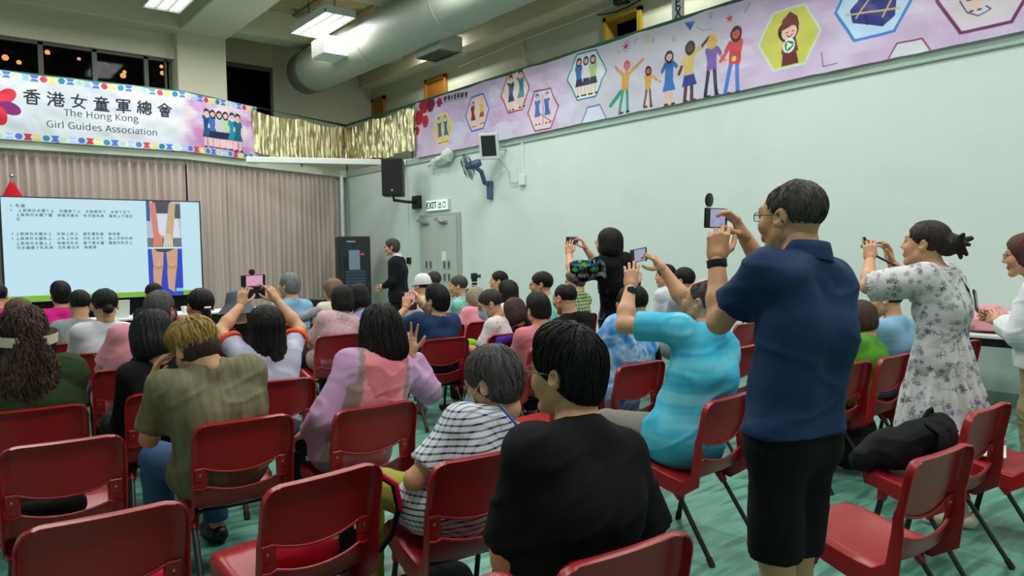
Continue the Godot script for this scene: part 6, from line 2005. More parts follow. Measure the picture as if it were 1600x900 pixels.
func build_shell() -> void:
	slab("floor", Vector3(-4.2, -0.2, -18.2), Vector3(11.2, 0, 4.2), M.floor, "green marbled vinyl floor of the hall", "floor")
	slab("wall_right", Vector3(WX, 0, CZ - 0.1), Vector3(WX + 0.2, 3.44, 4.2), M.wall, "pale mint painted long wall below the balcony", "wall")
	slab("wall_stage", Vector3(-4.2, 0, -16.2), Vector3(WX + 0.2, 3.44, -16.0), M.wall, "wall behind the stage curtain", "wall")
	slab("wall_left", Vector3(-4.2, 0, -18.2), Vector3(-4.0, 6.7, 4.2), M.wall, "plain mint wall across the hall from the long banner", "wall")
	slab("wall_rear", Vector3(-4.2, 0, 4.0), Vector3(11.2, 6.7, 4.2), M.wall, "plain mint wall at the rear of the hall", "wall")
	var sk := slab("baseboard_right", Vector3(WX - 0.015, 0, CZ), Vector3(WX, 0.1, 4.0), M.skirt, "grey green skirting along the foot of the mint wall", "skirting")
	sk.name = "baseboard_right"
	# balcony floor: over the right wall and over the stage, with its turned edge
	slab("balcony_slab", Vector3(WX + 0.2, 3.2, -18.2), Vector3(11.2, 3.44, 4.2), M.wall_up, "concrete floor of the side balcony", "balcony")
	var pts := [Vector2(-4.2, SZ), Vector2(BEND, SZ), Vector2(WX, CZ), Vector2(WX + 0.2, CZ), Vector2(WX + 0.2, -18.2), Vector2(-4.2, -18.2)]
	var a := Acc.new()
	for y in [3.3, 3.46]:
		for t in [[0, 1, 5], [1, 4, 5], [1, 2, 4], [2, 3, 4]]:
			var p := []
			for i in t: p.append(Vector3(pts[i].x, y, pts[i].y))
			a.quad(p[0], p[1], p[2], p[2], Vector3.UP if y > 3.4 else Vector3.DOWN)
	for i in 5:
		var p: Vector2 = pts[i]
		var q: Vector2 = pts[i + 1]
		var dirn := (q - p).normalized()
		a.quad(Vector3(p.x, 3.3, p.y), Vector3(q.x, 3.3, q.y), Vector3(q.x, 3.46, q.y), Vector3(p.x, 3.46, p.y), Vector3(-dirn.y, 0, dirn.x))
	struct("balcony_floor", a.commit(), M.wall_up, "pale edge of the balcony above the stage curtain", "balcony")
	slab("trim_1", Vector3(WX - 0.03, 3.3, CZ), Vector3(WX, 3.42, 4.0), M.ledge, "thin grey green ledge just under the lilac banner", "ledge", 0.01)
	# upper walls
	slab("wall_upper_right", Vector3(9.4, 3.44, -17.4), Vector3(9.6, 6.7, -8.95), M.wall_up, "grey green wall at the back of the side balcony", "wall")
	slab("wall_upper_right", Vector3(9.4, 3.44, -8.1), Vector3(9.6, 6.7, 4.2), M.wall_up, "grey green balcony wall beyond the open doorway", "wall")
	slab("wall_upper_right", Vector3(9.4, 5.46, -8.95), Vector3(9.6, 6.7, -8.1), M.wall_up, "piece of balcony wall over the open doorway", "wall")
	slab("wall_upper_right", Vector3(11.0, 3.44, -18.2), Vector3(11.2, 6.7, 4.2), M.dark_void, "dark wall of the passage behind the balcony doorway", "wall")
	slab("wall_upper_end", Vector3(6.75, 3.44, -17.4), Vector3(9.6, 6.7, -17.2), M.wall_up, "shaded end wall of the corner balcony", "wall")
	slab("wall_upper_stage", Vector3(-4.2, 3.44, -15.75), Vector3(4.0, 4.15, -15.55), M.wall_up, "low wall under the night windows", "wall")
	slab("wall_upper_stage", Vector3(-4.2, 5.4, -15.75), Vector3(4.6, 6.7, -15.5), M.beam, "grey wall over the night windows", "wall")
	slab("wall_upper_stage", Vector3(5.1, 3.44, -17.35), Vector3(6.75, 3.95, -17.2), M.wall_up, "low wall under the dark corner window", "wall")
	slab("wall_upper_stage", Vector3(-4.2, 3.44, -18.2), Vector3(11.2, 6.7, -18.0), M.night, "outer dark beyond the balcony windows", "wall")
	# night windows of the stage balcony: each a pane with its frame
	var wx := [-1.3, 0.4, 1.9, 2.75, 3.63, 4.0]
	for i in 5:
		var w := struct("window_%d" % (i + 1), box_mesh(Vector3(wx[i] + 0.03, 4.15, -15.66), Vector3(wx[i + 1] - 0.03, 5.4, -15.65)), M.night_glass, ["night window above the left end of the banner", "night window second from the column side, wide", "dark pane between the slim mullions", "night window next to the narrow one", "narrow night window beside the concrete column"][i], "window")
		var fa := Acc.new()
		for x in [wx[i], wx[i + 1] - 0.04]: fa.box(Vector3(x, 4.15, -15.7), Vector3(x + 0.04, 5.4, -15.6))
		fa.box(Vector3(wx[i], 4.15, -15.7), Vector3(wx[i + 1], 4.2, -15.6))
		fa.box(Vector3(wx[i], 5.35, -15.7), Vector3(wx[i + 1], 5.4, -15.6))
		part("window_frame", fa.commit(), M.alu_dark, w)
	var w2 := struct("window_6", box_mesh(Vector3(5.55, 3.95, -17.3), Vector3(6.72, 5.9, -17.28)), M.night_glass, "tall black window in the balcony corner behind the column", "window")
	var fb := Acc.new()
	for x in [5.1, 5.48, 6.7]: fb.box(Vector3(x, 3.95, -17.34), Vector3(x + 0.07, 5.9, -17.22))
	fb.box(Vector3(5.1, 5.85, -17.34), Vector3(6.75, 5.95, -17.22))
	part("window_frame", fb.commit(), M.alu_dark, w2)
	for j in 14: part("louvre", box_mesh(Vector3(5.18, 4.0 + j * 0.13, -17.32), Vector3(5.47, 4.09 + j * 0.13, -17.26)), M.alu_dark, w2)
	slab("wall_upper_stage", Vector3(5.1, 5.95, -17.4), Vector3(6.75, 6.7, -17.2), M.beam, "grey wall over the tall black corner window", "wall")
	# lights of the town seen through the glass
	var lamps := [[2.25, 5.68, 0.05], [2.8, 5.63, 0.035], [3.61, 5.4, 0.06], [3.64, 5.48, 0.04], [4.4, 5.56, 0.055], [4.38, 5.7, 0.04], [1.54, 5.47, 0.06], [1.76, 5.41, 0.045]]
	for i in lamps.size():
		var q: Array = lamps[i]
		var b := SphereMesh.new()
		b.radius = q[2]
		b.height = q[2] * 2.0
		b.radial_segments = 12
		b.rings = 6
		var at := Vector3(q[0], 0, -17.5)
		var o := thing("street_lamp", ["warm lamp in the night glass over the first printed characters", "small lamp in the night glass right of the first warm one", "lamp low in the pane beside the slim mullion", "lamp just under the one beside the slim mullion", "lamp in the narrow pane by the column", "upper lamp in the narrow pane by the column", "lamp in the dark glass over the emblem", "lamp in the dark glass right of the emblem"][i], "lamp", at, 0.0, "town lights beyond the night windows")
		part("pole", tube_mesh([Vector3.ZERO, Vector3(0, q[1] - 0.02, 0)], 0.02, 6), M.black_metal, o)
		part("lamp_head", b, M.town_lamp, o, Transform3D(Basis(), Vector3(0, q[1], 0)))
	# column and beams
	slab("column_1", Vector3(4.12, 3.44, -15.95), Vector3(5.05, 6.0, -15.28), M.beam, "square painted concrete column on the stage balcony", "column", 0.015)
	slab("ceiling", Vector3(-4.2, 6.55, -18.2), Vector3(11.2, 6.75, 4.2), M.ceiling, "stained beige ceiling between the beams", "ceiling")
	slab("beam_1", Vector3(-4.0, 5.86, -15.5), Vector3(5.05, 6.6, -15.0), M.beam, "painted concrete beam along the stage end", "beam", 0.015)
	slab("beam_7", Vector3(5.05, 6.0, -15.5), Vector3(9.0, 6.6, -15.0), M.beam, "painted concrete beam over the end of the round duct", "beam", 0.015)
	slab("beam_2", Vector3(4.12, 5.86, -15.0), Vector3(5.05, 6.6, 4.0), M.beam, "deep painted beam running from the column over the audience", "beam", 0.015)
	slab("beam_3", Vector3(-0.6, 5.86, -15.0), Vector3(0.3, 6.6, 4.0), M.beam, "painted beam on the far side of the hall", "beam", 0.015)
	slab("beam_4", Vector3(5.05, 6.05, -12.2), Vector3(9.0, 6.6, -11.6), M.beam, "painted cross beam over the round duct", "beam", 0.015)
	slab("beam_5", Vector3(5.05, 6.05, -6.2), Vector3(9.0, 6.6, -5.6), M.beam, "painted cross beam nearer the audience", "beam", 0.015)
	slab("beam_6", Vector3(9.0, 5.75, -17.2), Vector3(9.4, 6.6, 4.0), M.beam, "painted edge beam along the back of the balcony", "beam", 0.015)
	# seams of the ceiling boards
	for i in 4:
		struct("trim_%d" % (i + 2), box_mesh(Vector3(5.3 + i * 1.05, 6.5, -15.0), Vector3(5.42 + i * 1.05, 6.56, 4.0)), M.ceil_rib, "brown strip between ceiling boards, %s from the deep beam" % ["first", "second", "third", "fourth"][i], "trim")
	for i in 3:
		struct("trim_%d" % (i + 6), box_mesh(Vector3(0.9 + i * 1.05, 6.5, -15.0), Vector3(1.02 + i * 1.05, 6.56, 4.0)), M.ceil_rib, "brown strip between boards on the far side, %s from the deep beam" % ["third", "second", "first"][i], "trim")
	# doors of the balcony passage
	var n := 1
	for q in [[-13.78, -14.64, "upper orange brown door in the middle of the balcony wall"], [-16.56, -17.19, "upper orange brown door in the dim balcony corner"]]:
		var d := struct("door_%d" % n, box_mesh(Vector3(9.36, 3.44, q[1] + 0.07), Vector3(9.41, 5.42, q[0] - 0.07), 0.004), M.door_brown, q[2], "door")
		var fr := Acc.new()
		for z in [q[0] - 0.07, q[1]]: fr.box(Vector3(9.33, 3.44, z), Vector3(9.42, 5.5, z + 0.07))
		fr.box(Vector3(9.33, 5.42, q[1]), Vector3(9.42, 5.5, q[0]))
		part("door_frame", fr.commit(), M.door_brown_frame, d)
		n += 1
	var fr3 := Acc.new()
	for z in [-8.95, -8.18]: fr3.box(Vector3(9.33, 3.44, z), Vector3(9.62, 5.46, z + 0.08))
	fr3.box(Vector3(9.33, 5.4, -8.95), Vector3(9.62, 5.48, -8.1))
	struct("door_3", fr3.commit(), M.door_yellow, "yellow frame of the open balcony doorway", "door")
	slab("trim_9", Vector3(9.37, 3.44, -5.9), Vector3(9.4, 6.0, -5.2), M.alu_dark, "grey roller shutter by the hanging balcony sign", "shutter")
	exit_door()

func exit_door() -> void:
	# double door with two rows of small vision slots
	var d := struct("door_4", box_mesh(Vector3(WX - 0.05, 0, -12.62), Vector3(WX + 0.01, 2.26, -11.24), 0.006), M.door_frame, "grey steel double door under the lit exit sign", "door")
	for i in 2:
		var z0 := -12.56 + i * 0.63
		var leaf := part("door_leaf", box_mesh(Vector3(WX - 0.085, 0.01, z0), Vector3(WX - 0.04, 2.2, z0 + 0.62), 0.006), M.door_grey, d)
		for r in 2:
			for c in 2:
				part("vision_slot", box_mesh(Vector3(WX - 0.09, 0.98 + r * 0.24, z0 + 0.2 + c * 0.15), Vector3(WX - 0.08, 1.11 + r * 0.24, z0 + 0.27 + c * 0.15), 0.003), M.slot_dark, leaf)
				var fr := Acc.new()
				var y0 := 0.98 + r * 0.24
				var zz := z0 + 0.2 + c * 0.15
				for e in [[y0 - 0.018, y0, zz - 0.018, zz + 0.088], [y0 + 0.13, y0 + 0.148, zz - 0.018, zz + 0.088], [y0, y0 + 0.13, zz - 0.018, zz], [y0, y0 + 0.13, zz + 0.07, zz + 0.088]]:
					fr.box(Vector3(WX - 0.094, e[0], e[2]), Vector3(WX - 0.084, e[1], e[3]))
				part("slot_frame", fr.commit(), M.door_frame, leaf)
		var cl := Acc.new()
		cl.box(Vector3(WX - 0.14, 2.07, z0 + 0.12), Vector3(WX - 0.085, 2.12, z0 + 0.36), Transform3D.IDENTITY, 0.008)
		cl.tube([Vector3(WX - 0.12, 2.1, z0 + 0.3), Vector3(WX - 0.24, 2.14, z0 + 0.14), Vector3(WX - 0.1, 2.19, z0 + 0.02)], [0.009], 8)
		part("door_closer", cl.commit(), M.steel, leaf)
	var hd := Acc.new()
	hd.tube([Vector3(WX - 0.085, 0.98, -11.99), Vector3(WX - 0.13, 0.98, -11.99), Vector3(WX - 0.13, 0.98, -12.1)], [0.011], 8)
	hd.box(Vector3(WX - 0.095, 0.9, -12.02), Vector3(WX - 0.083, 1.06, -11.96), Transform3D.IDENTITY, 0.003)
	part("door_handle", hd.commit(), M.steel, d)
	part("paper_notice", box_mesh(Vector3(WX - 0.088, 1.36, -11.78), Vector3(WX - 0.085, 1.54, -11.65)), M.paper, d)

func rails_and_drapes() -> void:
	# green rail along the balcony edge
	var rl := thing("balcony_railing", "green steel railing along the balcony edge, above banners and gold drape", "railing")
	rl.set_meta("kind", "structure")
	var e := [Vector3(-4, 4.5, SZ), Vector3(BEND - 0.05, 4.5, SZ), Vector3(BEND + 0.1, 4.5, SZ - 0.04), Vector3(WX, 4.5, CZ), Vector3(WX, 4.5, 4.0)]
	part("top_rail", tube_mesh(e, 0.028, 8), M.rail_green, rl)
	var m2 := []
	for p in e: m2.append(p - Vector3(0, 0.5, 0))
	part("mid_rail", tube_mesh(m2, 0.016, 6), M.rail_green, rl)
	var posts := []
	for i in 5: posts.append(Vector3(-3.5 + i * 1.8, 0, SZ))
	for i in range(1, 4): posts.append(Vector3(lerpf(BEND, WX, i / 3.0), 0, lerpf(SZ, CZ, i / 3.0)))
	for i in 12: posts.append(Vector3(WX, 0, CZ + 1.4 + i * 1.5))
	for p in posts: part("rail_post", tube_mesh([p + Vector3(0, 3.42, 0), p + Vector3(0, 4.5, 0)], 0.02, 8), M.rail_green, rl)
	# stage curtain, hung under the balcony edge
	var rng := RandomNumberGenerator.new()
	rng.seed = 21
	var runs := [[Vector3(-3.5, 0, SZ - 0.12), Vector3(BEND + 0.03, 0, SZ - 0.12), "wide mauve pleated stage curtain behind the projection screen"], [Vector3(BEND + 0.03, 0, SZ - 0.13), Vector3(WX - 0.28, 0, CZ + 0.02), "mauve pleated curtain turned towards the corner by the equipment rack"]]
	for r in runs:
		var a: Vector3 = r[0]
		var b: Vector3 = r[1]
		var ln := (b - a).length()
		var u := (b - a).normalized()
		var nn := Vector3(-u.z, 0, u.x)
		if nn.z < 0: nn = -nn
		# pleat phase with uneven spacing
		var cols := int(ln / 0.014)
		var ph := PackedFloat32Array()
		var am := PackedFloat32Array()
		var p := 0.0
		var sp := 1.0
		var amp := 1.0
		for j in cols + 1:
			if j % 14 == 0:
				sp = rng.randf_range(0.6, 1.35)
				amp = rng.randf_range(0.6, 1.2)
			p += TAU / 9.5 * sp
			ph.append(p)
			am.append(amp)
		var rows := []
		var ys := [3.33, 3.27, 3.24, 3.2, 3.1, 2.6, 2.0, 1.4, 0.8, 0.3, 0.03]
		for i in ys.size():
			var row := []
			var t: float = float(i) / ys.size()
			for j in cols + 1:
				var dd := sin(ph[j]) * (0.018 if i < 3 else 0.042 * am[j]) + sin(ph[j] * 0.37 + t * 2.0) * 0.02 * t
				if i == 2: dd *= 0.5
				row.append(a + u * (j * ln / cols + sin(t * 4.0 + j * 0.05) * 0.012 * t) + nn * dd + Vector3(0, ys[i], 0))
			rows.append(row)
		var o := part(numbered("stage_curtain"), wrap_quad_strip(rows, Vector3(0, 0, 1)), M.curtain, self)
		tag(o, r[2], "curtain")
	# gold foil drape in the corner of the balcony
	var gold_runs := [[Vector3(5.28, 0, lerpf(SZ, CZ, 0.345)), Vector3(WX - 0.2, 0, CZ + 0.12), "crinkled gold foil drape on the balcony rail beside the stage banner"], [Vector3(WX - 0.08, 0, CZ + 0.17), Vector3(WX - 0.05, 0, -12.58), "crinkled gold foil drape on the balcony rail running up to the lilac banner"]]
	for r in gold_runs:
		var a: Vector3 = r[0]
		var b: Vector3 = r[1]
		var ln := (b - a).length()
		var u := (b - a).normalized()
		var nn := Vector3(u.z, 0, -u.x)
		if nn.dot(Vector3(4, 0, 0) - a) < 0: nn = -nn
		var cols := int(ln / 0.018)
		var rows := []
		var nz := FastNoiseLite.new()
		nz.seed = 5
		nz.frequency = 1.0
		for i in 15:
			var t := i / 14.0
			var row := []
			for j in cols + 1:
				var x := j * ln / cols
				var dd := (0.5 - absf(nz.get_noise_2d(x * 11.0, t * 0.35)) * 2.0) * 0.075 + nz.get_noise_2d(x * 26.0, t * 0.8 + 9.0) * 0.05 + nz.get_noise_2d(x * 7.0, t * 4.0 + 30.0) * 0.015
				dd *= 0.6 + 0.5 * t
				var y := 4.42 - 0.06 * sin(PI * fposmod(x, 1.3) / 1.3) - t * (0.83 + 0.05 * nz.get_noise_2d(x * 3.0, 50.0))
				row.append(a + u * x + nn * (dd + 0.07) + Vector3(0, y, 0))
			rows.append(row)
		var o := part(numbered("gold_drape"), wrap_quad_strip(rows, nn), M.gold, self)
		tag(o, r[2], "drape")
	# lilac banner, laced to the side rail
	var nb := FastNoiseLite.new()
	nb.seed = 9
	nb.frequency = 1.0
	var rows := []
	for i in 19:
		var t := i / 18.0
		var row := []
		for j in 227:
			var x := j * 0.05
			var sag := 0.018 * absf(sin(x * PI / 1.15)) * (1.0 - t)
			var dd := nb.get_noise_2d(x * 1.3 + t * 0.5, t * 2.2) * 0.028 + nb.get_noise_2d(x * 4.0 - t * 3.0, t * 3.0 + 20.0) * 0.014
			row.append(Vector3(WX - 0.075 - dd * (0.4 + 0.6 * sin(PI * minf(t + 0.15, 1.0))), 4.47 - sag - 1.07 * t + 0.01 * nb.get_noise_1d(x * 2.0) * t, -12.62 + x))
		rows.append(row)
	var bo := part(numbered("banner"), wrap_quad_strip(rows, Vector3(-1, 0, 0)), print_mat(long_banner_print(), 0.38), self)
	tag(bo, "long lilac vinyl banner of hexagon cartoons and hand-holding children", "banner")
	# white banner over the stage, following the turned edge
	rows = []
	var path := [Vector3(0.35, 0, SZ + 0.06), Vector3(BEND - 0.02, 0, SZ + 0.06), Vector3(5.32, 0, lerpf(SZ, CZ, 0.35) + 0.06)]
	var l1: float = (path[1] - path[0]).length()
	var l2: float = (path[2] - path[1]).length()
	for i in 17:
		var t := i / 16.0
		var row := []
		for j in 131:
			var x := j * 0.04
			var p: Vector3
			if x <= l1: p = path[0].lerp(path[1], x / l1)
			else: p = path[1].lerp(path[2], (x - l1) / l2)
			var dd := nb.get_noise_2d(x * 1.1 - t, t * 2.0 + 70.0) * 0.03 + nb.get_noise_2d(x * 3.0 + t * 4.0, t * 2.0 + 90.0) * 0.014
			p.z += dd
			p.y = 4.5 - 0.015 * absf(sin(x * PI / 0.9)) * (1.0 - t) - 1.07 * t
			row.append(p)
		rows.append(row)
	var bs := part(numbered("banner"), wrap_quad_strip(rows, Vector3(0, 0, 1)), print_mat(stage_banner_print(), 0.38), self)
	tag(bs, "white vinyl banner with large lettering over the stage curtain", "banner")
	# white truss beam and the pipe in the corner
	var tr := Acc.new()
	var d := Vector3(7.86, 3.36, -13.1) - Vector3(5.0, 3.36, -14.2)
	tr.box(Vector3(-0.05, -0.055, 0), Vector3(0.05, 0.055, d.length()), Transform3D(Basis.looking_at(-d), Vector3(5.0, 3.36, -14.2)), 0.008)
	var to := part(numbered("curtain_beam"), tr.commit(), M.white_paint, self)
	tag(to, "white square beam spanning from the stage banner to the side wall", "beam")
	var pp := part(numbered("wall_pipe"), tube_mesh([Vector3(7.66, 3.3, -15.62), Vector3(7.66, 0.0, -15.62)], 0.04, 10), M.white_paint, self)
	tag(pp, "white vertical pipe in the corner at the curtain's edge", "pipe")
	var cd := thing("wall_conduit", "thin vertical conduit with a small black switch box left of the exit door", "conduit")
	part("tube", tube_mesh([Vector3(WX - 0.015, 3.3, -13.1), Vector3(WX - 0.015, 0.1, -13.1)], 0.012, 6), M.white_paint, cd)
	part("switch_box", box_mesh(Vector3(WX - 0.05, 1.3, -13.16), Vector3(WX, 1.43, -13.04), 0.005), M.black_plastic, cd)

func print_mat(im: Image, rough: float) -> StandardMaterial3D:
	var m := mat(Color.WHITE, rough, 0.0, 0.4)
	m.albedo_texture = ImageTexture.create_from_image(im)
	return m

func ceiling_gear() -> void:
	# louvred fluorescent fittings; each lamp's light sits just under its tubes
	var n := 0
	for x in [0.88, 3.43, 5.98]:
		for z in [-12.8, -8.6, -4.4, -0.2]:
			var seen: bool = z < -12.0 and x > 3.0
			var lab := "hanging louvred fluorescent fitting beside the round duct" if x > 5.0 else "hanging louvred fluorescent fitting at the far side of the deep beam"
			if not seen: lab = "louvred fluorescent fitting over the audience, %s row from the stage, %s" % [{-12.8: "first", -8.6: "second", -4.4: "third", -0.2: "fourth"}[z], {0.88: "farthest from the banner", 3.43: "in the middle line", 5.98: "nearest the banner"}[x]]
			var t := thing("ceiling_light", lab, "ceiling light", Vector3(x, 5.75, z), 0.0, "" if seen else "fluorescent fittings over the audience")
			var h := Acc.new()
			h.box(Vector3(-0.3, 0.0, -0.78), Vector3(0.3, 0.09, 0.78), Transform3D.IDENTITY, 0.01)
			for q in [[-0.3, -0.28, -0.78, 0.78], [0.28, 0.3, -0.78, 0.78]]: h.box(Vector3(q[0], -0.05, q[2]), Vector3(q[1], 0.01, q[3]))
			for q in [-0.78, 0.76]: h.box(Vector3(-0.3, -0.05, q), Vector3(0.3, 0.01, q + 0.02))
			for q in [-0.1, 0.09]: h.box(Vector3(q, -0.045, -0.77), Vector3(q + 0.012, 0.0, 0.77))
			part("housing", h.commit(), M.fitting, t)
			for i in 3: part("diffuser", box_mesh(Vector3(-0.275 + i * 0.19, -0.02, -0.755), Vector3(-0.11 + i * 0.19, -0.004, 0.755), 0.004), M.tube_glow, t)
			for q in [-0.55, 0.55]: part("hanger", tube_mesh([Vector3(0, 0.08, q), Vector3(0, 0.8, q)], 0.008, 6), M.black_plastic, t)
			var l := AreaLight3D.new()
			l.name = "lamp_glow"
			l.area_size = Vector2(0.5, 1.5)
			l.area_normalize_energy = true
			l.light_energy = LAMP
			l.light_color = Color(0.985, 1.0, 0.985)
			l.shadow_enabled = true
			l.area_range = 30.0
			l.area_attenuation = 2.0
			l.rotation = Vector3(-PI / 2, 0, 0)
			l.position = Vector3(0, -0.06, 0)
			t.add_child(l)
			n += 1
	# two plain battens light the side balcony, out of the picture above it
	for z in [-13.4, -7.2, -2.4]:
		var t := thing("ceiling_light", "slim fluorescent batten over the side balcony, %s" % ("hidden behind the round duct" if z < -10.0 else ("by the open doorway" if z < -5.0 else "nearer the rear wall")), "ceiling light", Vector3(8.75, 6.1, z))
		part("housing", box_mesh(Vector3(-0.05, 0.0, -0.62), Vector3(0.05, 0.06, 0.62), 0.008), M.fitting, t)
		part("fluorescent_tube", tube_mesh([Vector3(0, -0.022, -0.58), Vector3(0, -0.022, 0.58)], 0.016, 10), M.tube_glow, t)
		part("hanger", tube_mesh([Vector3(0, 0.05, 0), Vector3(0, 0.46, 0)], 0.01, 6), M.steel, t)
		var bl := AreaLight3D.new()
		bl.name = "lamp_glow"
		bl.area_size = Vector2(0.06, 1.16)
		bl.area_normalize_energy = true
		bl.light_energy = 4.2
		bl.light_color = Color(1.0, 0.99, 0.93)
		bl.shadow_enabled = true
		bl.area_range = 30.0
		bl.area_attenuation = 2.0
		bl.rotation = Vector3(-PI / 2, 0, 0)
		bl.position = Vector3(0, -0.06, 0)
		t.add_child(bl)
	# big round air duct with its end cap, grille boxes and straps
	var du := thing("air_duct", "large round grey air duct running under the ceiling towards the stage", "duct")
	var ax := Vector3(6.88, 5.51, 0)
	var rr := 0.457
	var body := lathe([Vector2(rr, 0.0), Vector2(rr, 18.6)], 40, Basis(Vector3(1, 0, 0), Vector3(0, 0, 1), Vector3(0, -1, 0)), Vector3(ax.x, ax.y, -15.1))
	part("duct_pipe", body.commit(), M.duct, du)
	var el := lathe([Vector2(rr, 0.0), Vector2(rr * 1.03, -0.05), Vector2(rr * 0.98, -0.5), Vector2(rr * 0.62, -0.85), Vector2(0.001, -0.9)], 40, Basis(Vector3(1, 0, 0), Vector3(0, 0, 1), Vector3(0, -1, 0)), Vector3(ax.x, ax.y, -15.1))
	part("end_cap", el.commit(), M.duct_dark, du)
	for z in [-12.4, -9.9, -7.4, -4.9]:
		part("strap", lathe([Vector2(rr + 0.003, -0.025), Vector2(rr + 0.01, -0.02), Vector2(rr + 0.01, 0.02), Vector2(rr + 0.003, 0.025)], 40, Basis(Vector3(1, 0, 0), Vector3(0, 0, 1), Vector3(0, -1, 0)), Vector3(ax.x, ax.y, z)).commit(), M.duct, du)
		part("hanger", tube_mesh([Vector3(ax.x, ax.y + rr, z), Vector3(ax.x, 6.56, z)], 0.01, 6), M.steel, du)
	var g1 := part("outlet_box", box_mesh(Vector3(6.06, 5.245, -13.45), Vector3(6.65, 5.575, -12.85), 0.008), M.white_paint, du)
	for i in 9: part("grille_blade", box_mesh(Vector3(6.04, 5.262 + i * 0.033, -13.42), Vector3(6.06, 5.278 + i * 0.033, -12.88)), M.grille, g1)
	var g2 := part("outlet_box", box_mesh(Vector3(7.02, 4.95, -11.28), Vector3(7.49, 5.22, -10.5), 0.008), M.grille, du)
	for i in 12: part("grille_blade", box_mesh(Vector3(7.04, 4.93, -11.25 + i * 0.063), Vector3(7.47, 4.95, -11.23 + i * 0.063)), M.slot_dark, g2)
	part("drip_tray", box_mesh(Vector3(7.38, 4.89, -11.33), Vector3(7.53, 4.92, -10.45), 0.004), M.grille, du)
	# conduit and cable on the balcony wall
	var c1 := part(numbered("wall_conduit"), tube_mesh([Vector3(9.37, 5.55, -13.3), Vector3(9.37, 5.62, -11.0), Vector3(9.37, 5.62, -9.6), Vector3(9.37, 5.66, -7.0), Vector3(9.37, 5.7, -5.0)], 0.022, 8), M.beam, self)
	tag(c1, "grey conduit along the top of the balcony wall towards the open doorway", "conduit")
	var c2 := thing("light_switch", "short drop conduit with a round box on the balcony wall", "conduit")
	part("drop", tube_mesh([Vector3(9.37, 5.6, -11.4), Vector3(9.36, 5.56, -11.1), Vector3(9.36, 5.2, -11.06)], 0.016, 8), M.beam, c2)
	part("round_box", lathe([Vector2(0.001, 0.03), Vector2(0.045, 0.028), Vector2(0.05, 0.0), Vector2(0.05, -0.03)], 16, Basis(Vector3.UP, Vector3(-1, 0, 0), Vector3(0, 0, 1)), Vector3(9.37, 5.17, -11.06)).commit(), M.beam, c2)
	var c3 := thing("floodlight", "small black floodlight with a cable over the open balcony doorway", "lamp")
	part("lamp_head", box_mesh(Vector3(9.16, 5.55, -8.55), Vector3(9.28, 5.66, -8.3), 0.015), M.black_plastic, c3)
	part("cable", tube_mesh([Vector3(9.36, 5.57, -9.1), Vector3(9.34, 5.53, -8.9), Vector3(9.33, 5.5, -8.6), Vector3(9.33, 5.52, -8.3), Vector3(9.34, 5.57, -8.0)], 0.012, 6), M.black_plastic, c3)
	part("bracket", box_mesh(Vector3(9.3, 5.59, -8.47), Vector3(9.4, 5.62, -8.38), 0.003), M.black_plastic, c3)
	# hanging exit sign at the balcony
	var s := thing("exit_sign", "white sign hung edge-on over the lilac banner, cut by the top of the picture", "sign", Vector3(7.98, 4.62, -6.26))
	part("sign_panel", box_mesh(Vector3(-0.02, -0.1, -0.11), Vector3(0.02, 0.26, 0.07), 0.005), M.sign_white, s)
	part("hanger", tube_mesh([Vector3(0, 0.26, 0), Vector3(0, 1.9, 0)], 0.01, 6), M.black_plastic, s)
	for q in [["E", 0.13], ["X", -0.01]]: lettering(s, q[0], Transform3D(Basis(Vector3(0, 0, 1), Vector3(0, 1, 0), Vector3(-1, 0, 0)), Vector3(-0.022, q[1], -0.06)), 0.13, M.black_plastic)

func lettering(parent: Node, text: String, xf: Transform3D, height: float, m: Material) -> void:
	var tm := TextMesh.new()
	var f := SystemFont.new()
	f.font_names = PackedStringArray(["Droid Sans"])
	f.font_weight = 700
	tm.font = f
	tm.text = text
	tm.font_size = 48
	tm.pixel_size = height / 34.0
	tm.depth = 0.004
	tm.horizontal_alignment = HORIZONTAL_ALIGNMENT_LEFT
	var o := MeshInstance3D.new()
	o.name = "lettering"
	o.mesh = tm
	o.material_override = m
	o.transform = xf
	parent.add_child(o, true)

func stroke_letters(parent: Node, strokes: Array, xf: Transform3D, size: float, w: float, m: Material) -> void:
	var a := Acc.new()
	for s in strokes:
		for i in s.size() - 1:
			var p := Vector3(s[i][0], 24 - s[i][1], 0) * size / 24.0
			var q := Vector3(s[i + 1][0], 24 - s[i + 1][1], 0) * size / 24.0
			var d := (q - p).normalized() * w * 0.5
			var o := Vector3(-d.y, d.x, 0)
			a.quad(xf * (p - d + o), xf * (q + d + o), xf * (q + d - o), xf * (p - d - o), xf.basis.z)
	part("lettering", a.commit(), m, parent)

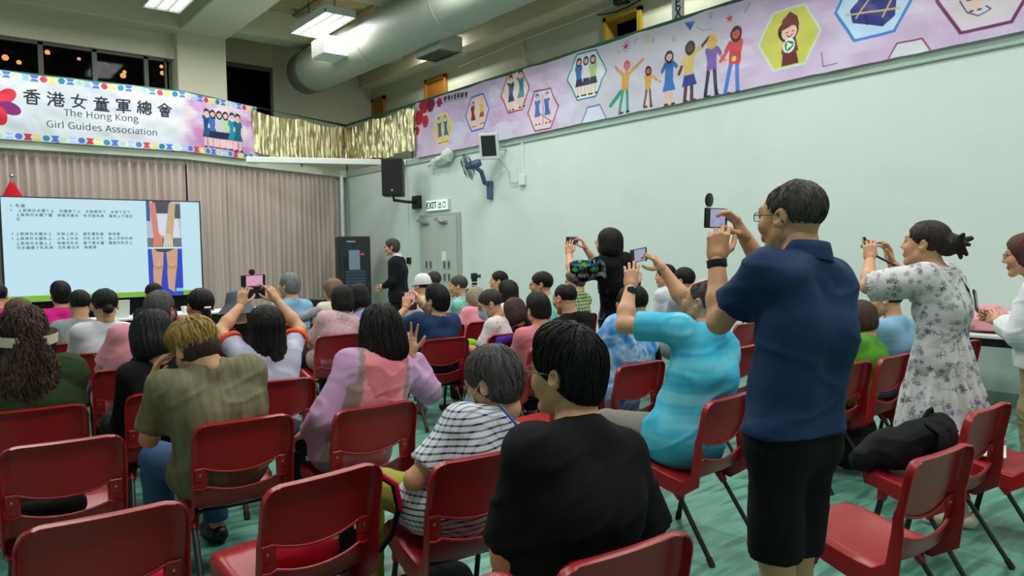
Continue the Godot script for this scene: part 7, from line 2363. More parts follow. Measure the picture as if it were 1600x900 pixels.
func wall_gear() -> void:
	# lit exit sign over the double door
	var s := thing("exit_sign", "lit white exit sign box above the grey double door", "sign", Vector3(WX - 0.06, 2.32, -12.34))
	part("sign_box", box_mesh(Vector3(0, 0, 0), Vector3(0.06, 0.22, 0.76), 0.008), M.sign_case, s)
	part("sign_face", box_mesh(Vector3(-0.004, 0.015, 0.015), Vector3(0.0, 0.205, 0.745)), M.sign_face, s)
	var face := Transform3D(Basis(Vector3(0, 0, 1), Vector3(0, 1, 0), Vector3(-1, 0, 0)), Vector3(-0.008, 0.05, 0.05))
	lettering(s, "EXIT", face.translated(Vector3(-0.002, 0.062, -0.03)), 0.122, M.sign_ink)
	var g := glyphs()
	stroke_letters(s, g.out, face.translated(Vector3(0.0, -0.015, 0)).translated(Vector3(0, 0.01, 0.38)), 0.13, 0.017, M.sign_ink)
	stroke_letters(s, g.mouth, face.translated(Vector3(0, -0.005, 0.53)), 0.13, 0.017, M.sign_ink)
	var l := AreaLight3D.new()
	l.name = "sign_glow"
	l.area_size = Vector2(0.7, 0.18)
	l.light_energy = 0.02
	l.light_color = Color(0.9, 1.0, 0.95)
	l.shadow_enabled = true
	l.area_range = 12.0
	l.area_attenuation = 2.0
	l.rotation = Vector3(0, PI / 2, 0)
	l.position = Vector3(-0.03, 0.11, 0.38)
	s.add_child(l)
	# loudspeaker on its wall bracket
	var sp := thing("loudspeaker", "black loudspeaker on a wall bracket left of the exit sign", "loudspeaker", Vector3(7.27, 2.62, -12.6), deg_to_rad(-38.0))
	part("cabinet", box_mesh(Vector3(-0.2, 0, -0.2), Vector3(0.2, 0.72, 0.18), 0.02), M.black_plastic, sp)
	part("front_grille", box_mesh(Vector3(-0.185, 0.02, 0.18), Vector3(0.185, 0.7, 0.195), 0.008), M.black_mesh, sp)
	part("badge", box_mesh(Vector3(-0.02, 0.09, 0.195), Vector3(0.02, 0.125, 0.199), 0.002), M.steel, sp)
	var ar := Acc.new()
	var inv := sp.transform.affine_inverse()
	ar.tube([inv * Vector3(7.27, 2.64, -12.6), inv * Vector3(7.27, 2.55, -12.6), inv * Vector3(7.6, 2.53, -12.66), inv * Vector3(7.84, 2.53, -12.7)], [0.03], 8)
	part("bracket_arm", ar.commit(), M.black_plastic, sp)
	part("wall_plate", box_mesh(Vector3(-0.06, -0.13, -0.12), Vector3(0.03, 0.13, 0.12), 0.008), M.black_plastic, sp, inv * Transform3D(Basis(), Vector3(WX - 0.035, 2.53, -12.7)))
	# wall fan
	var fan := thing("wall_fan", "blue grey oscillating fan fixed to the mint wall", "fan", Vector3(WX, 2.75, -10.3))
	var ctr := Vector3(-0.5, 0.22, 0.0)
	var fdir := Vector3(-0.62, -0.28, -0.62).normalized()
	var fx := fdir.cross(Vector3.UP).normalized()
	var fb := Basis(fx, fdir, fx.cross(fdir))
	var cage := Acc.new()
	for e in [0.07, -0.07]:
		for r in [0.05, 0.12, 0.18]:
			var ring := []
			for i in 28: ring.append(ctr + fb * Vector3(cos(TAU * i / 28) * r, e * (1.0 - r * 1.5) + (0.02 if e > 0 else -0.02), sin(TAU * i / 28) * r))
			cage.tube(ring, [0.003], 5, 1.0, Color.WHITE, true)
		for i in 22:
			var d := fb * Vector3(cos(TAU * i / 22), 0, sin(TAU * i / 22))
			cage.tube([ctr + d * 0.04 + fdir * e * 1.2, ctr + d * 0.14 + fdir * e, ctr + d * 0.225], [0.0022], 4)
	var rim := []
	for i in 32: rim.append(ctr + fb * Vector3(cos(TAU * i / 32) * 0.228, 0, sin(TAU * i / 32) * 0.228))
	cage.tube(rim, [0.008], 6, 1.0, Color.WHITE, true)
	part("fan_guard", cage.commit(), M.fan_guard, fan)
	for b in 3:
		var rows := []
		for i in 7:
			var row := []
			for j in 5:
				var r := 0.03 + 0.17 * i / 6.0
				var an: float = TAU * b / 3.0 + (j - 2) * 0.17 * (0.6 + 0.4 * i / 6.0) + i * 0.05
				row.append(ctr + fb * Vector3(cos(an) * r, (j - 2) * 0.012, sin(an) * r))
			rows.append(row)
		part("fan_blade", wrap_quad_strip(rows, fdir), M.fan_blue_clear, fan)
	part("motor_housing", lathe([Vector2(0.001, 0.05), Vector2(0.05, 0.04), Vector2(0.055, -0.02), Vector2(0.07, -0.06), Vector2(0.07, -0.2), Vector2(0.05, -0.24), Vector2(0.001, -0.245)], 20, fb, ctr).commit(), M.fan_blue, fan)
	var arm := Acc.new()
	arm.tube([ctr - fdir * 0.14 + Vector3(0, -0.06, 0), ctr - fdir * 0.18 + Vector3(0.06, -0.14, 0.02), Vector3(-0.16, -0.04, 0.02), Vector3(-0.04, -0.06, 0)], [0.035, 0.04, 0.04, 0.045], 10)
	part("fan_arm", arm.commit(), M.fan_blue, fan)
	part("wall_mount", box_mesh(Vector3(-0.08, -0.32, -0.05), Vector3(0, 0.0, 0.06), 0.015), M.fan_blue, fan)
	# little monitor under the banner
	var tv := thing("wall_monitor", "small grey framed monitor tilted on a wall bracket above the fan", "monitor", Vector3(WX, 3.15, -9.85))
	var tb := Basis(Vector3.UP, deg_to_rad(-52.0)) * Basis(Vector3.RIGHT, deg_to_rad(14.0))
	var tx := Transform3D(tb, Vector3(-0.3, 0.14, -0.1))
	part("screen_case", box_mesh(Vector3(-0.17, -0.22, -0.035), Vector3(0.17, 0.22, 0.03), 0.012), M.fitting, tv, tx)
	part("screen_glass", box_mesh(Vector3(-0.125, -0.16, 0.03), Vector3(0.125, 0.18, 0.034), 0.002), M.screen_off, tv, tx)
	part("bracket", tube_mesh([Vector3(-0.28, 0.14, -0.12), Vector3(-0.12, 0.1, -0.04), Vector3(0, 0.1, 0)], 0.02, 8), M.fitting, tv)
	part("cable", tube_mesh([Vector3(-0.26, 0.05, -0.1), Vector3(-0.1, -0.12, -0.02), Vector3(-0.04, -0.3, 0.1), Vector3(-0.05, -0.48, 0.12), Vector3(-0.03, -0.5, 0.3), Vector3(-0.02, -0.42, 0.42)], 0.008, 6), M.grille, tv)
	var pb := thing("socket_box", "white wall socket box with a vertical cable cover beside the monitor", "socket", Vector3(WX, 2.66, -9.42))
	part("cable_cover", box_mesh(Vector3(-0.025, 0.1, -0.02), Vector3(0, 0.75, 0.02), 0.004), M.wall_light, pb)
	part("box_body", box_mesh(Vector3(-0.06, -0.06, -0.07), Vector3(0, 0.12, 0.07), 0.01), M.white_paint, pb)
	# bundled white cloth under the far end of the banner
	var f := Field.new(Vector3(-0.25, -0.2, -0.6), Vector3(0.1, 0.3, 0.6), 0.018)
	f.seg(Vector3(-0.08, 0.0, -0.45), Vector3(-0.1, 0.12, 0.3), 0.03, 0.09, 0.03)
	f.ell(Vector3(-0.1, 0.15, 0.3), Vector3(0.09, 0.1, 0.16), 0.04)
	f.seg(Vector3(-0.08, 0.05, 0.3), Vector3(-0.05, -0.02, -0.1), 0.06, 0.02, 0.04)
	var ca := Acc.new()
	ca.add(f.mesh())
	folds(ca, 0.035, 3, 9.0)
	var cb := part(numbered("cloth_bundle"), ca.commit(), M.white_cloth, self, Transform3D(Basis(), Vector3(WX - 0.02, 3.2, -11.75)))
	tag(cb, "crumpled white cloth bundle tucked under the lilac banner", "cloth")

func stage_gear() -> void:
	var t := thing("led_screen", "large lit presentation screen standing before the stage curtain", "screen", Vector3(2.545, 0.0, -13.95))
	var fr := Acc.new()
	fr.box(Vector3(-1.5, 0.83, -0.06), Vector3(1.5, 2.52, 0.03), Transform3D.IDENTITY, 0.004)
	part("screen_frame", fr.commit(), M.black_plastic, t)
	var a := Acc.new()
	a.grid([[Vector3(-1.475, 2.5, 0.036), Vector3(1.475, 2.5, 0.036)], [Vector3(-1.475, 0.85, 0.036), Vector3(1.475, 0.85, 0.036)]], Vector3(0, 0, 1))
	var sm := mat(Color(0.02, 0.02, 0.02), 0.4)
	sm.emission_enabled = true
	sm.emission_texture = ImageTexture.create_from_image(slide_print())
	sm.emission = Color.WHITE
	sm.emission_operator = BaseMaterial3D.EMISSION_OP_MULTIPLY
	sm.emission_energy_multiplier = SCREEN
	part("screen_picture", a.commit(), sm, t)
	part("screen_base", box_mesh(Vector3(-1.5, 0, -0.05), Vector3(1.5, 0.83, 0.0), 0.01), M.black_cloth, t)
	var l := AreaLight3D.new()
	l.name = "screen_glow"
	l.area_size = Vector2(2.95, 1.65)
	l.light_energy = 0.6
	l.light_color = Color(0.85, 0.97, 1.0)
	l.shadow_enabled = true
	l.area_range = 30.0
	l.area_attenuation = 2.0
	l.rotation = Vector3(0, PI, 0)
	l.position = Vector3(0, 1.67, 0.06)
	t.add_child(l)
	var fl := thing("flag", "furled red flag on a pole with a silver ball behind the screen", "flag", Vector3(1.24, 0, -14.08))
	part("flag_pole", tube_mesh([Vector3(0, 0, 0), Vector3(0, 2.82, 0)], 0.014, 8), M.steel, fl)
	var ball := SphereMesh.new()
	ball.radius = 0.032
	ball.height = 0.064
	part("finial", ball, M.steel, fl, Transform3D(Basis(), Vector3(0, 2.85, 0)))
	var rows := []
	for i in 9:
		var tt := i / 8.0
		var row := []
		for j in 40:
			var an := TAU * j / 40.0
			var r := lerpf(0.015, 0.42, tt) * (1.0 + 0.05 * sin(an * 7.0 + tt))
			row.append(Vector3(cos(an) * r, 2.78 - tt * 0.9, sin(an) * minf(r * 0.35, 0.05)))
		rows.append(row)
	var fa := Acc.new()
	fa.grid(rows, Vector3.ZERO, true)
	part("flag_cloth", fa.commit(), M.flag_red, fl)
	# equipment rack in the corner
	var rk := thing("equipment_rack", "tall black equipment rack with a glass door in the corner", "rack", Vector3(7.05, 0, -13.95), deg_to_rad(-20.0))
	part("rack_body", box_mesh(Vector3(-0.32, 0, -0.38), Vector3(0.32, 1.88, 0.3), 0.01), M.rack_black, rk)
	var dr := part("rack_door", box_mesh(Vector3(-0.31, 0.06, 0.3), Vector3(0.31, 1.86, 0.325), 0.008), M.black_plastic, rk)
	part("door_glass", box_mesh(Vector3(-0.22, 0.65, 0.325), Vector3(0.22, 1.72, 0.329), 0.002), M.rack_glass, dr)
	part("paper_label", box_mesh(Vector3(-0.12, 1.2, 0.329), Vector3(0.1, 1.6, 0.332)), M.rack_paper, dr)
	part("status_lamp", box_mesh(Vector3(0.12, 1.5, 0.329), Vector3(0.18, 1.53, 0.334), 0.002), M.red_led, dr)
	part("nameplate", box_mesh(Vector3(-0.16, 1.76, 0.325), Vector3(0.02, 1.79, 0.33), 0.002), M.steel, dr)
	for i in 8: part("equipment_unit", box_mesh(Vector3(-0.2, 0.68 + i * 0.065, 0.329), Vector3(0.2, 0.73 + i * 0.065, 0.333), 0.003), M.rack_unit, dr)
	# tables before the stage, with papers
	for q in [[1.35, -10.75, "white topped table before the screen, nearest the flag"], [3.2, -10.95, "white topped table before the screen, nearest the equipment rack"]]:
		var tb := thing("front_table", q[2], "table", Vector3(q[0], 0, q[1]))
		part("table_top", box_mesh(Vector3(-0.9, 0.71, -0.3), Vector3(0.9, 0.74, 0.3), 0.006), M.white_paint, tb)
		part("front_panel", box_mesh(Vector3(-0.86, 0.3, -0.26), Vector3(0.86, 0.7, -0.24), 0.004), M.black_plastic, tb)
		for sx in [-0.82, 0.82]:
			for sz in [-0.25, 0.25]: part("leg", tube_mesh([Vector3(sx, 0.71, sz), Vector3(sx, 0, sz)], 0.016, 8), M.black_metal, tb)
	var nb := thing("laptop", "pale laptop lid standing open on the front table nearest the flag", "laptop", Vector3(2.0, 0.74, -10.8))
	part("keyboard_base", box_mesh(Vector3(-0.16, 0.0, -0.11), Vector3(0.16, 0.018, 0.11), 0.005), M.fitting, nb)
	part("lid", box_mesh(Vector3(-0.16, 0.0, -0.006), Vector3(0.16, 0.22, 0.006), 0.005), M.fitting, nb, Transform3D(Basis(Vector3.RIGHT, 0.25), Vector3(0, 0.015, 0.1)))
	for q in [[1.55, -10.72, "white paper box on the front table beside the laptop"], [3.0, -10.9, "white paper box on the front table nearest the equipment rack"]]:
		var bx := thing("paper_box", q[2], "box", Vector3(q[0], 0.74, q[1]))
		part("box_body", box_mesh(Vector3(-0.12, 0, -0.08), Vector3(0.12, 0.07, 0.08), 0.004), M.paper, bx)
		part("box_lid", box_mesh(Vector3(-0.125, 0.055, -0.085), Vector3(0.125, 0.085, 0.085), 0.004), M.white_paint, bx)
	var bc := thing("floor_monitor", "black sloped stage monitor box beside the cream-jacketed person", "speaker", Vector3(4.1, 0, -8.95), 0.35)
	part("cabinet", box_mesh(Vector3(-0.16, 0, -0.14), Vector3(0.16, 0.95, 0.14), 0.012), M.black_plastic, bc)
	part("front_grille", box_mesh(Vector3(-0.15, 0.5, 0.14), Vector3(0.15, 0.93, 0.15), 0.004), M.black_mesh, bc)

# ---------------------------------------------------------------- chairs
var chair0: Node3D

func make_chair(label: String) -> Node3D:
	var t := thing("stacking_chair", label, "chair")
	var prof := [[-0.2, 0.385, 0.188, 0.0, 0.035], [-0.218, 0.405, 0.192, 0.0, 0.045], [-0.207, 0.432, 0.197, 0.0, 0.05], [-0.13, 0.43, 0.202, 0.0, 0.055], [-0.04, 0.41, 0.206, 0.0, 0.062], [0.05, 0.39, 0.209, 0.0, 0.066], [0.125, 0.376, 0.211, 0.004, 0.066], [0.168, 0.396, 0.212, 0.012, 0.058], [0.186, 0.462, 0.214, 0.052, 0.045],
		[0.197, 0.538, 0.215, 0.055, 0.035], [0.204, 0.572, 0.215, 0.034, 0.03], [0.214, 0.63, 0.215, 0.01, 0.028], [0.224, 0.69, 0.215, 0.0, 0.028], [0.232, 0.73, 0.214, 0.0, 0.028], [0.237, 0.752, 0.207, 0.0, 0.028], [0.24, 0.766, 0.195, 0.0, 0.026], [0.241, 0.774, 0.176, 0.0, 0.024]]
	var us := [-1.0, -0.985, -0.95, -0.9, -0.82, -0.715, -0.55, -0.38, -0.19, 0.0, 0.19, 0.38, 0.55, 0.715, 0.82, 0.9, 0.95, 0.985, 1.0]
	var nr := prof.size()
	var nc := us.size() + 2
	var pos := func(i: int, u: float) -> Vector3:
		var q: Array = prof[i]
		var x: float = q[2] * u
		var dip := 0.0
		if i >= 3 and i <= 8: dip = -0.012 * (1.0 - u * u)
		var bulge: float = [0.0, 0.0, 0.0, 0.0, 0.0, 0.0, 0.012, 0.03, 0.032][i] if i <= 8 else 0.0
		return Vector3(x, q[1] + q[3] * u * u + (dip if i < 7 else 0.0), q[0] + (0.012 * (1.0 - u * u) if i > 8 else bulge * (1.0 - u * u * u * u)))
	var nrm := func(i: int) -> Vector3:
		var a: Array = prof[maxi(i - 1, 0)]
		var b: Array = prof[mini(i + 1, nr - 1)]
		var d := Vector3(0, b[1] - a[1], b[0] - a[0]).normalized()
		return Vector3(0, -d.z, d.y)          # under the seat and behind the back
	var rows := []
	for i in nr + 1:
		var row := []
		var ii := mini(i, nr - 1)
		var n: Vector3 = nrm.call(ii)
		for j in nc:
			var u: float = us[clampi(j - 1, 0, us.size() - 1)]
			var p: Vector3 = pos.call(ii, u)
			var edge := smoothstep(0.88, 1.0, absf(u))
			p += n * 0.012 * edge
			if i == nr - 1: p += n * 0.006
			if (j == 0 or j == nc - 1) and i < nr: p += n * float(prof[ii][4]) + Vector3(signf(u) * 0.004, 0, 0)
			if i == nr: p += n * 0.024 + Vector3(0, -0.004, 0)
			if i == 0: p += Vector3(0, -0.01, 0.01)
			row.append(p)
		rows.append(row)
	var a := Acc.new()
	var back := Acc.new()
	back.grid(rows, Vector3.ZERO)
	# the grid's own normals point to one side; the inner skin lies 5 mm to the other
	var bn := back.n
	var flip := 1.0
	if bn[(nr - 4) * nc + nc / 2].z < 0.0: flip = -1.0
	var vo := back.v
	var vi := PackedVector3Array()
	for i in vo.size(): vi.append(vo[i] - bn[i] * flip * 0.0055)
	var hole := func(i: int, j: int) -> bool: return i == 8 and j >= 6 and j <= 13
	var live := func(i: int, j: int) -> bool: return i >= 0 and j >= 0 and i < nr and j < nc - 1 and not hole.call(i, j)
	for sidei in 2:
		var base := a.v.size()
		for i in vo.size():
			a.v.append(vo[i] if sidei == 0 else vi[i])
			a.n.append(bn[i] * flip * (1.0 if sidei == 0 else -1.0))
			a.c.append(Color.WHITE)
			a.uv.append(Vector2.ZERO)
		for i in nr:
			for j in nc - 1:
				if not live.call(i, j): continue
				var p0 := base + i * nc + j
				a.tri_out(p0, p0 + 1, p0 + nc + 1)
				a.tri_out(p0, p0 + nc + 1, p0 + nc)
	a.renormal()
	for i in nr:
		for j in nc - 1:
			if not live.call(i, j): continue
			for e in [[i, j - 1, i * nc + j, (i + 1) * nc + j], [i, j + 1, i * nc + j + 1, (i + 1) * nc + j + 1], [i - 1, j, i * nc + j, i * nc + j + 1], [i + 1, j, (i + 1) * nc + j, (i + 1) * nc + j + 1]]:
				if live.call(e[0], e[1]): continue
				var m: Vector3 = (vo[i * nc + j] + vo[(i + 1) * nc + j + 1]) * 0.5
				var w: Vector3 = (vo[e[2]] + vo[e[3]]) * 0.5 - m
				a.quad(vo[e[2]], vo[e[3]], vi[e[3]], vi[e[2]], w)
	# moulded beads: the smile under the back panel and the lip of the slot
	for q in [[9, 0.0055], [8, 0.006]]:
		var pts := []
		for k in 25:
			var u := -0.97 + 1.94 * k / 24.0
			var p: Vector3 = pos.call(q[0], u)
			if absf(u) > 0.74: p.y = pos.call(q[0], 0.74 * signf(u)).y + (0.0 if q[0] == 9 else -0.01)
			pts.append(p + nrm.call(q[0]) * 0.003)
		a.tube(pts, [q[1]], 8)
	part("shell", a.commit(), M.chair_red, t)
	for s in [-1.0, 1.0]:
		var pl := part("side_plate", box_mesh(Vector3(-0.024, -0.032, -0.004), Vector3(0.024, 0.032, 0.006), 0.003), M.chair_red, t, Transform3D(Basis(Vector3.RIGHT, 0.16), Vector3(0.183 * s, 0.545, 0.203)))
		part("screw", lathe([Vector2(0.0005, 0.0075), Vector2(0.005, 0.0072), Vector2(0.0055, 0.005)], 10, Basis(Vector3.RIGHT, Vector3(0, 0, 1), Vector3(0, -1, 0))).commit(), M.steel, pl)
	part("sticker", box_mesh(Vector3(-0.06, -0.001, -0.02), Vector3(0.06, 0.001, 0.02)), M.sticker, t, Transform3D(Basis(Vector3.RIGHT, -0.35), Vector3(0, 0.362, 0.12)))
	for s in [-1.0, 1.0]:
		for q in [[Vector3(0.186 * s, 0.385, -0.1), Vector3(0.2 * s, 0.012, -0.19)], [Vector3(0.19 * s, 0.345, 0.06), Vector3(0.206 * s, 0.012, 0.285)]]:
			var d: Vector3 = (q[1] - q[0]).normalized()
			var leg := Acc.new()
			leg.tube([q[0], q[1]], [0.0145], 12, 0.7)
			var lg := part("leg", leg.commit(), M.black_metal, t)
			var ft := Acc.new()
			ft.tube([q[1] - d * 0.03, q[1] + d * 0.012], [0.0175], 12, 0.75)
			part("rubber_foot", ft.commit(), M.rubber, lg)
			var sk := Acc.new()
			sk.tube([q[0] + Vector3(0, 0.004, 0), q[0] + d * 0.03, q[0] + d * 0.08], [0.03, 0.028, 0.021], 12, 0.75)
			part("leg_socket", sk.commit(), M.chair_red, t)
		part("side_rail", tube_mesh([Vector3(0.172 * s, 0.385, -0.12), Vector3(0.172 * s, 0.34, 0.1)], 0.011, 8), M.black_metal, t)
	part("cross_rail", tube_mesh([Vector3(-0.172, 0.343, 0.08), Vector3(0.172, 0.343, 0.08)], 0.01, 8), M.black_metal, t)
	return t

func chair(x: float, ztop: float, turn: float, label: String) -> Node3D:
	var at := Vector3(x, 0, ztop) - Basis(Vector3.UP, deg_to_rad(-turn)) * Vector3(0, 0, 0.24)
	if chair0 == null:
		chair0 = make_chair(label)
		chair0.position = at
		chair0.rotation.y = deg_to_rad(-turn)
		return chair0
	return dup(chair0, "stacking_chair", label, at, deg_to_rad(-turn))

# ---------------------------------------------------------------- phones, bags
func phone(label: String, at: Vector3, right: Vector3, up: Vector3, screen: Material, size := Vector2(0.16, 0.076), body: Material = null) -> Node3D:
	# lies across right, its screen faces right x up
	var r := right.normalized()
	var u := (up - r * up.dot(r)).normalized()
	var t := thing("smartphone", label, "phone", at)
	t.basis = Basis(r, u, r.cross(u))
	part("phone_body", box_mesh(Vector3(-size.x / 2, -size.y / 2, -0.0045), Vector3(size.x / 2, size.y / 2, 0.0045), 0.003), body if body != null else M.black_plastic, t)
	part("phone_screen", box_mesh(Vector3(-size.x * 0.3, -size.y * 0.44, 0.0045), Vector3(size.x * 0.38, size.y * 0.44, 0.0052)), screen, t)
	var c := Acc.new()
	c.box(Vector3(size.x * 0.25, size.y * 0.05, -0.008), Vector3(size.x * 0.45, size.y * 0.42, -0.0045), Transform3D.IDENTITY, 0.0015)
	part("camera_bump", c.commit(), M.black_metal, t)
	return t

func blob_bag(called: String, label: String, category: String, at: Vector3, segs: Array, m: Material, fold := 0.012, cell := 0.012, turn := 0.0) -> Node3D:
	var t := thing(called, label, category, at, deg_to_rad(turn))
	var lo := Vector3(1e9, 1e9, 1e9)
	var hi := -lo
	for q in segs:
		var r: float = maxf(q[2], q[3]) + 0.06
		lo = lo.min(q[0].min(q[1]) - Vector3.ONE * r)
		hi = hi.max(q[0].max(q[1]) + Vector3.ONE * r)
	var f := Field.new(lo, hi, cell)
	for q in segs: f.seg(q[0], q[1], q[2], q[3], 0.03)
	f.keep_below(Vector3(0, -1, 0), 0.0, 0.01)
	var a := Acc.new()
	a.add(f.mesh())
	folds(a, fold, int(absf(at.x * 50 + at.z * 31)), 12.0)
	part("bag_body", a.commit(), m, t)
	return t

# ---------------------------------------------------------------- the materials
var M := {}
func make_materials() -> void:
	M.wall = mat(rgb8(212, 224, 219), 0.75, 0.0, 0.3)
	M.wall.albedo_texture = ImageTexture.create_from_image(blotch_print([Color(0.98, 0.983, 0.98), Color(1, 1, 1), Color(0.99, 0.993, 0.99)], 0.008, 2))
	tri(M.wall, Vector3.ONE * 0.28, true)
	M.wall_light = mat(rgb8(215, 230, 222), 0.6)
	M.wall_up = mat(rgb8(192, 198, 184), 0.85, 0.0, 0.2)
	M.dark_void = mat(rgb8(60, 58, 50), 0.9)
	M.beam = mat(rgb8(214, 210, 188), 0.85, 0.0, 0.2)
	M.ceiling = mat(rgb8(206, 194, 160), 0.9, 0.0, 0.2)
	M.ceiling.albedo_texture = ImageTexture.create_from_image(blotch_print([Color(0.72, 0.68, 0.6), Color(1, 0.98, 0.94), Color(0.9, 0.88, 0.84)], 0.012, 12, Vector2.ONE, 2.2))
	tri(M.ceiling, Vector3.ONE * 0.3, true)
	M.ceil_rib = mat(rgb8(140, 128, 100), 0.9)
	M.skirt = mat(rgb8(140, 160, 150), 0.6)
	M.ledge = mat(rgb8(165, 185, 172), 0.6)
	M.floor = mat(Color.WHITE, 0.36, 0.0, 0.5)
	var f1 := blotch_print([rgb8(66, 120, 103), rgb8(98, 154, 135), rgb8(110, 166, 147), rgb8(88, 146, 128)], 0.045, 6, Vector2(7, 1), 2.2)
	M.floor.albedo_texture = ImageTexture.create_from_image(f1)
	M.floor.roughness_texture = ImageTexture.create_from_image(blotch_print([Color(0.8, 0.8, 0.8), Color(1, 1, 1)], 0.01, 15))
	tri(M.floor, Vector3.ONE * 0.62, true)
	M.night = mat(rgb8(8, 9, 12), 0.9)
	M.night_glass = mat(Color(0.02, 0.025, 0.03, 0.25), 0.05, 0.0, 0.12)
	M.night_glass.transparency = BaseMaterial3D.TRANSPARENCY_ALPHA
	M.alu_dark = mat(rgb8(92, 94, 90), 0.5, 0.3)
	M.town_lamp = mat(Color(0.1, 0.1, 0.1), 0.5)
	M.town_lamp.emission_enabled = true
	M.town_lamp.emission = Color(1.0, 0.72, 0.38)
	M.town_lamp.emission_energy_multiplier = 1.6
	M.door_brown = mat(rgb8(150, 98, 34), 0.5)
	M.door_brown_frame = mat(rgb8(166, 112, 44), 0.5)
	M.door_yellow = mat(rgb8(176, 150, 52), 0.5)
	M.door_frame = mat(rgb8(166, 173, 166), 0.5)
	M.door_grey = mat(rgb8(180, 187, 180), 0.45)
	M.slot_dark = mat(rgb8(92, 92, 76), 0.4)
	M.steel = mat(rgb8(180, 182, 184), 0.3, 0.9)
	M.paper = mat(rgb8(226, 228, 226), 0.8)
	M.rail_green = mat(rgb8(24, 92, 64), 0.45)
	M.curtain = mat(rgb8(190, 172, 166), 0.85, 0.0, 0.25)
	M.curtain.rim_enabled = true
	M.curtain.rim = 0.25
	M.curtain.rim_tint = 0.6
	M.gold = mat(rgb8(214, 206, 164), 0.34, 0.85)
	M.white_paint = mat(rgb8(222, 226, 222), 0.5)
	M.white_cloth = cloth(rgb8(214, 216, 208), 0.9, 0.6)
	M.black_plastic = mat(rgb8(22, 23, 25), 0.45)
	M.black_mesh = mat(rgb8(16, 16, 18), 0.8)
	M.black_metal = mat(rgb8(26, 28, 32), 0.35, 0.2)
	M.black_cloth = cloth(rgb8(20, 20, 24), 0.95, 0.5)
	M.rubber = mat(rgb8(16, 16, 17), 0.8)
	M.fitting = mat(rgb8(205, 208, 206), 0.5)
	M.tube_glow = mat(Color(0.9, 0.9, 0.9), 0.5)
	M.tube_glow.emission_enabled = true
	M.tube_glow.emission = Color(1.0, 0.99, 0.95)
	M.tube_glow.emission_energy_multiplier = 1.5
	M.duct = mat(rgb8(168, 174, 160), 0.55, 0.0, 0.5)
	M.duct_dark = mat(rgb8(120, 120, 108), 0.6)
	M.grille = mat(rgb8(150, 154, 144), 0.55)
	M.sign_white = mat(rgb8(205, 210, 214), 0.5)
	M.sign_case = mat(rgb8(210, 216, 214), 0.5)
	M.sign_face = mat(rgb8(230, 240, 235), 0.5)
	M.sign_face.emission_enabled = true
	M.sign_face.emission = Color(0.86, 0.95, 0.92)
	M.sign_face.emission_energy_multiplier = 0.55
	M.sign_ink = mat(rgb8(22, 60, 48), 0.5)
	M.fan_blue = mat(rgb8(70, 92, 122), 0.4)
	M.fan_blue_clear = mat(rgb8(120, 140, 160), 0.3)
	M.fan_guard = mat(rgb8(60, 70, 84), 0.4, 0.2)
	M.screen_off = mat(rgb8(38, 42, 44), 0.2)
	M.flag_red = cloth(rgb8(200, 28, 34), 0.8, 0.3)
	M.rack_black = mat(rgb8(30, 32, 36), 0.5)
	M.rack_glass = mat(rgb8(36, 46, 58), 0.12)
	M.rack_paper = mat(rgb8(120, 140, 156), 0.4)
	M.rack_unit = mat(rgb8(54, 66, 80), 0.4)
	M.red_led = mat(Color(0.3, 0.0, 0.0), 0.4)
	M.red_led.emission_enabled = true
	M.red_led.emission = Color(1.0, 0.12, 0.15)
	M.red_led.emission_energy_multiplier = 1.3
	M.chair_red = mat(rgb8(150, 22, 29), 0.31, 0.0, 0.5)
	M.chair_red.normal_enabled = true
	M.chair_red.normal_texture = noise_normal(0.12, 7, 2.0)
	M.chair_red.normal_scale = 0.25
	tri(M.chair_red, Vector3.ONE * 9.0)
	M.sticker = mat(rgb8(160, 140, 105), 0.7)
	M.lens = mat(Color(0.9, 0.95, 1.0, 0.12), 0.05)
	M.lens.transparency = BaseMaterial3D.TRANSPARENCY_ALPHA
	M.mask_blue = mat(rgb8(170, 196, 222), 0.85)
	M.glass_black = mat(rgb8(24, 22, 24), 0.35)
	M.glass_metal = mat(rgb8(110, 100, 90), 0.3, 0.8)
	M.jade_knit = cloth(rgb8(120, 180, 172), 0.9, 0.5, 4)
	# cloths
	M.c_navy = cloth(rgb8(24, 48, 84), 0.7, 0.35)
	M.c_black = cloth(rgb8(19, 19, 21), 0.92, 0.5)
	M.c_black_short = cloth(rgb8(20, 20, 22), 0.85, 0.45, 9)
	M.c_olive = pattern_cloth(blotch_print([rgb8(98, 94, 72), rgb8(116, 110, 86), rgb8(130, 124, 98)], 0.03, 3, Vector2(1, 6), 1.5), 2.6)
	M.c_green = cloth(rgb8(44, 58, 34), 0.95, 0.6)
	M.c_knit = pattern_cloth(blotch_print([rgb8(12, 12, 13), rgb8(24, 24, 26), rgb8(34, 33, 35)], 0.12, 5, Vector2(1, 3), 1.4), 7.0)
	M.c_magenta = cloth(rgb8(206, 36, 128), 0.85, 0.4)
	M.c_white = cloth(rgb8(206, 206, 216), 0.9, 0.5)
	M.c_whitej = cloth(rgb8(222, 224, 228), 0.7, 0.9, 6)
	M.c_lav = cloth(rgb8(182, 180, 202), 0.9, 0.45)
	M.c_orange = cloth(rgb8(222, 74, 40), 0.9, 0.5)
	M.c_pink = cloth(rgb8(214, 138, 152), 0.9, 0.4)
	M.c_coral = cloth(rgb8(206, 118, 126), 0.9, 0.6)
	M.c_jacket = cloth(Color.WHITE, 0.72, 0.6, 6)
	M.c_hood = cloth(rgb8(224, 128, 142), 0.72, 0.7, 6)
	M.c_greyp = pattern_cloth(blotch_print([rgb8(120, 122, 126), rgb8(158, 160, 162), rgb8(140, 142, 148)], 0.05, 8, Vector2.ONE, 2.4), 6.0)
	M.c_sky = cloth(rgb8(128, 176, 206), 0.85, 0.35)
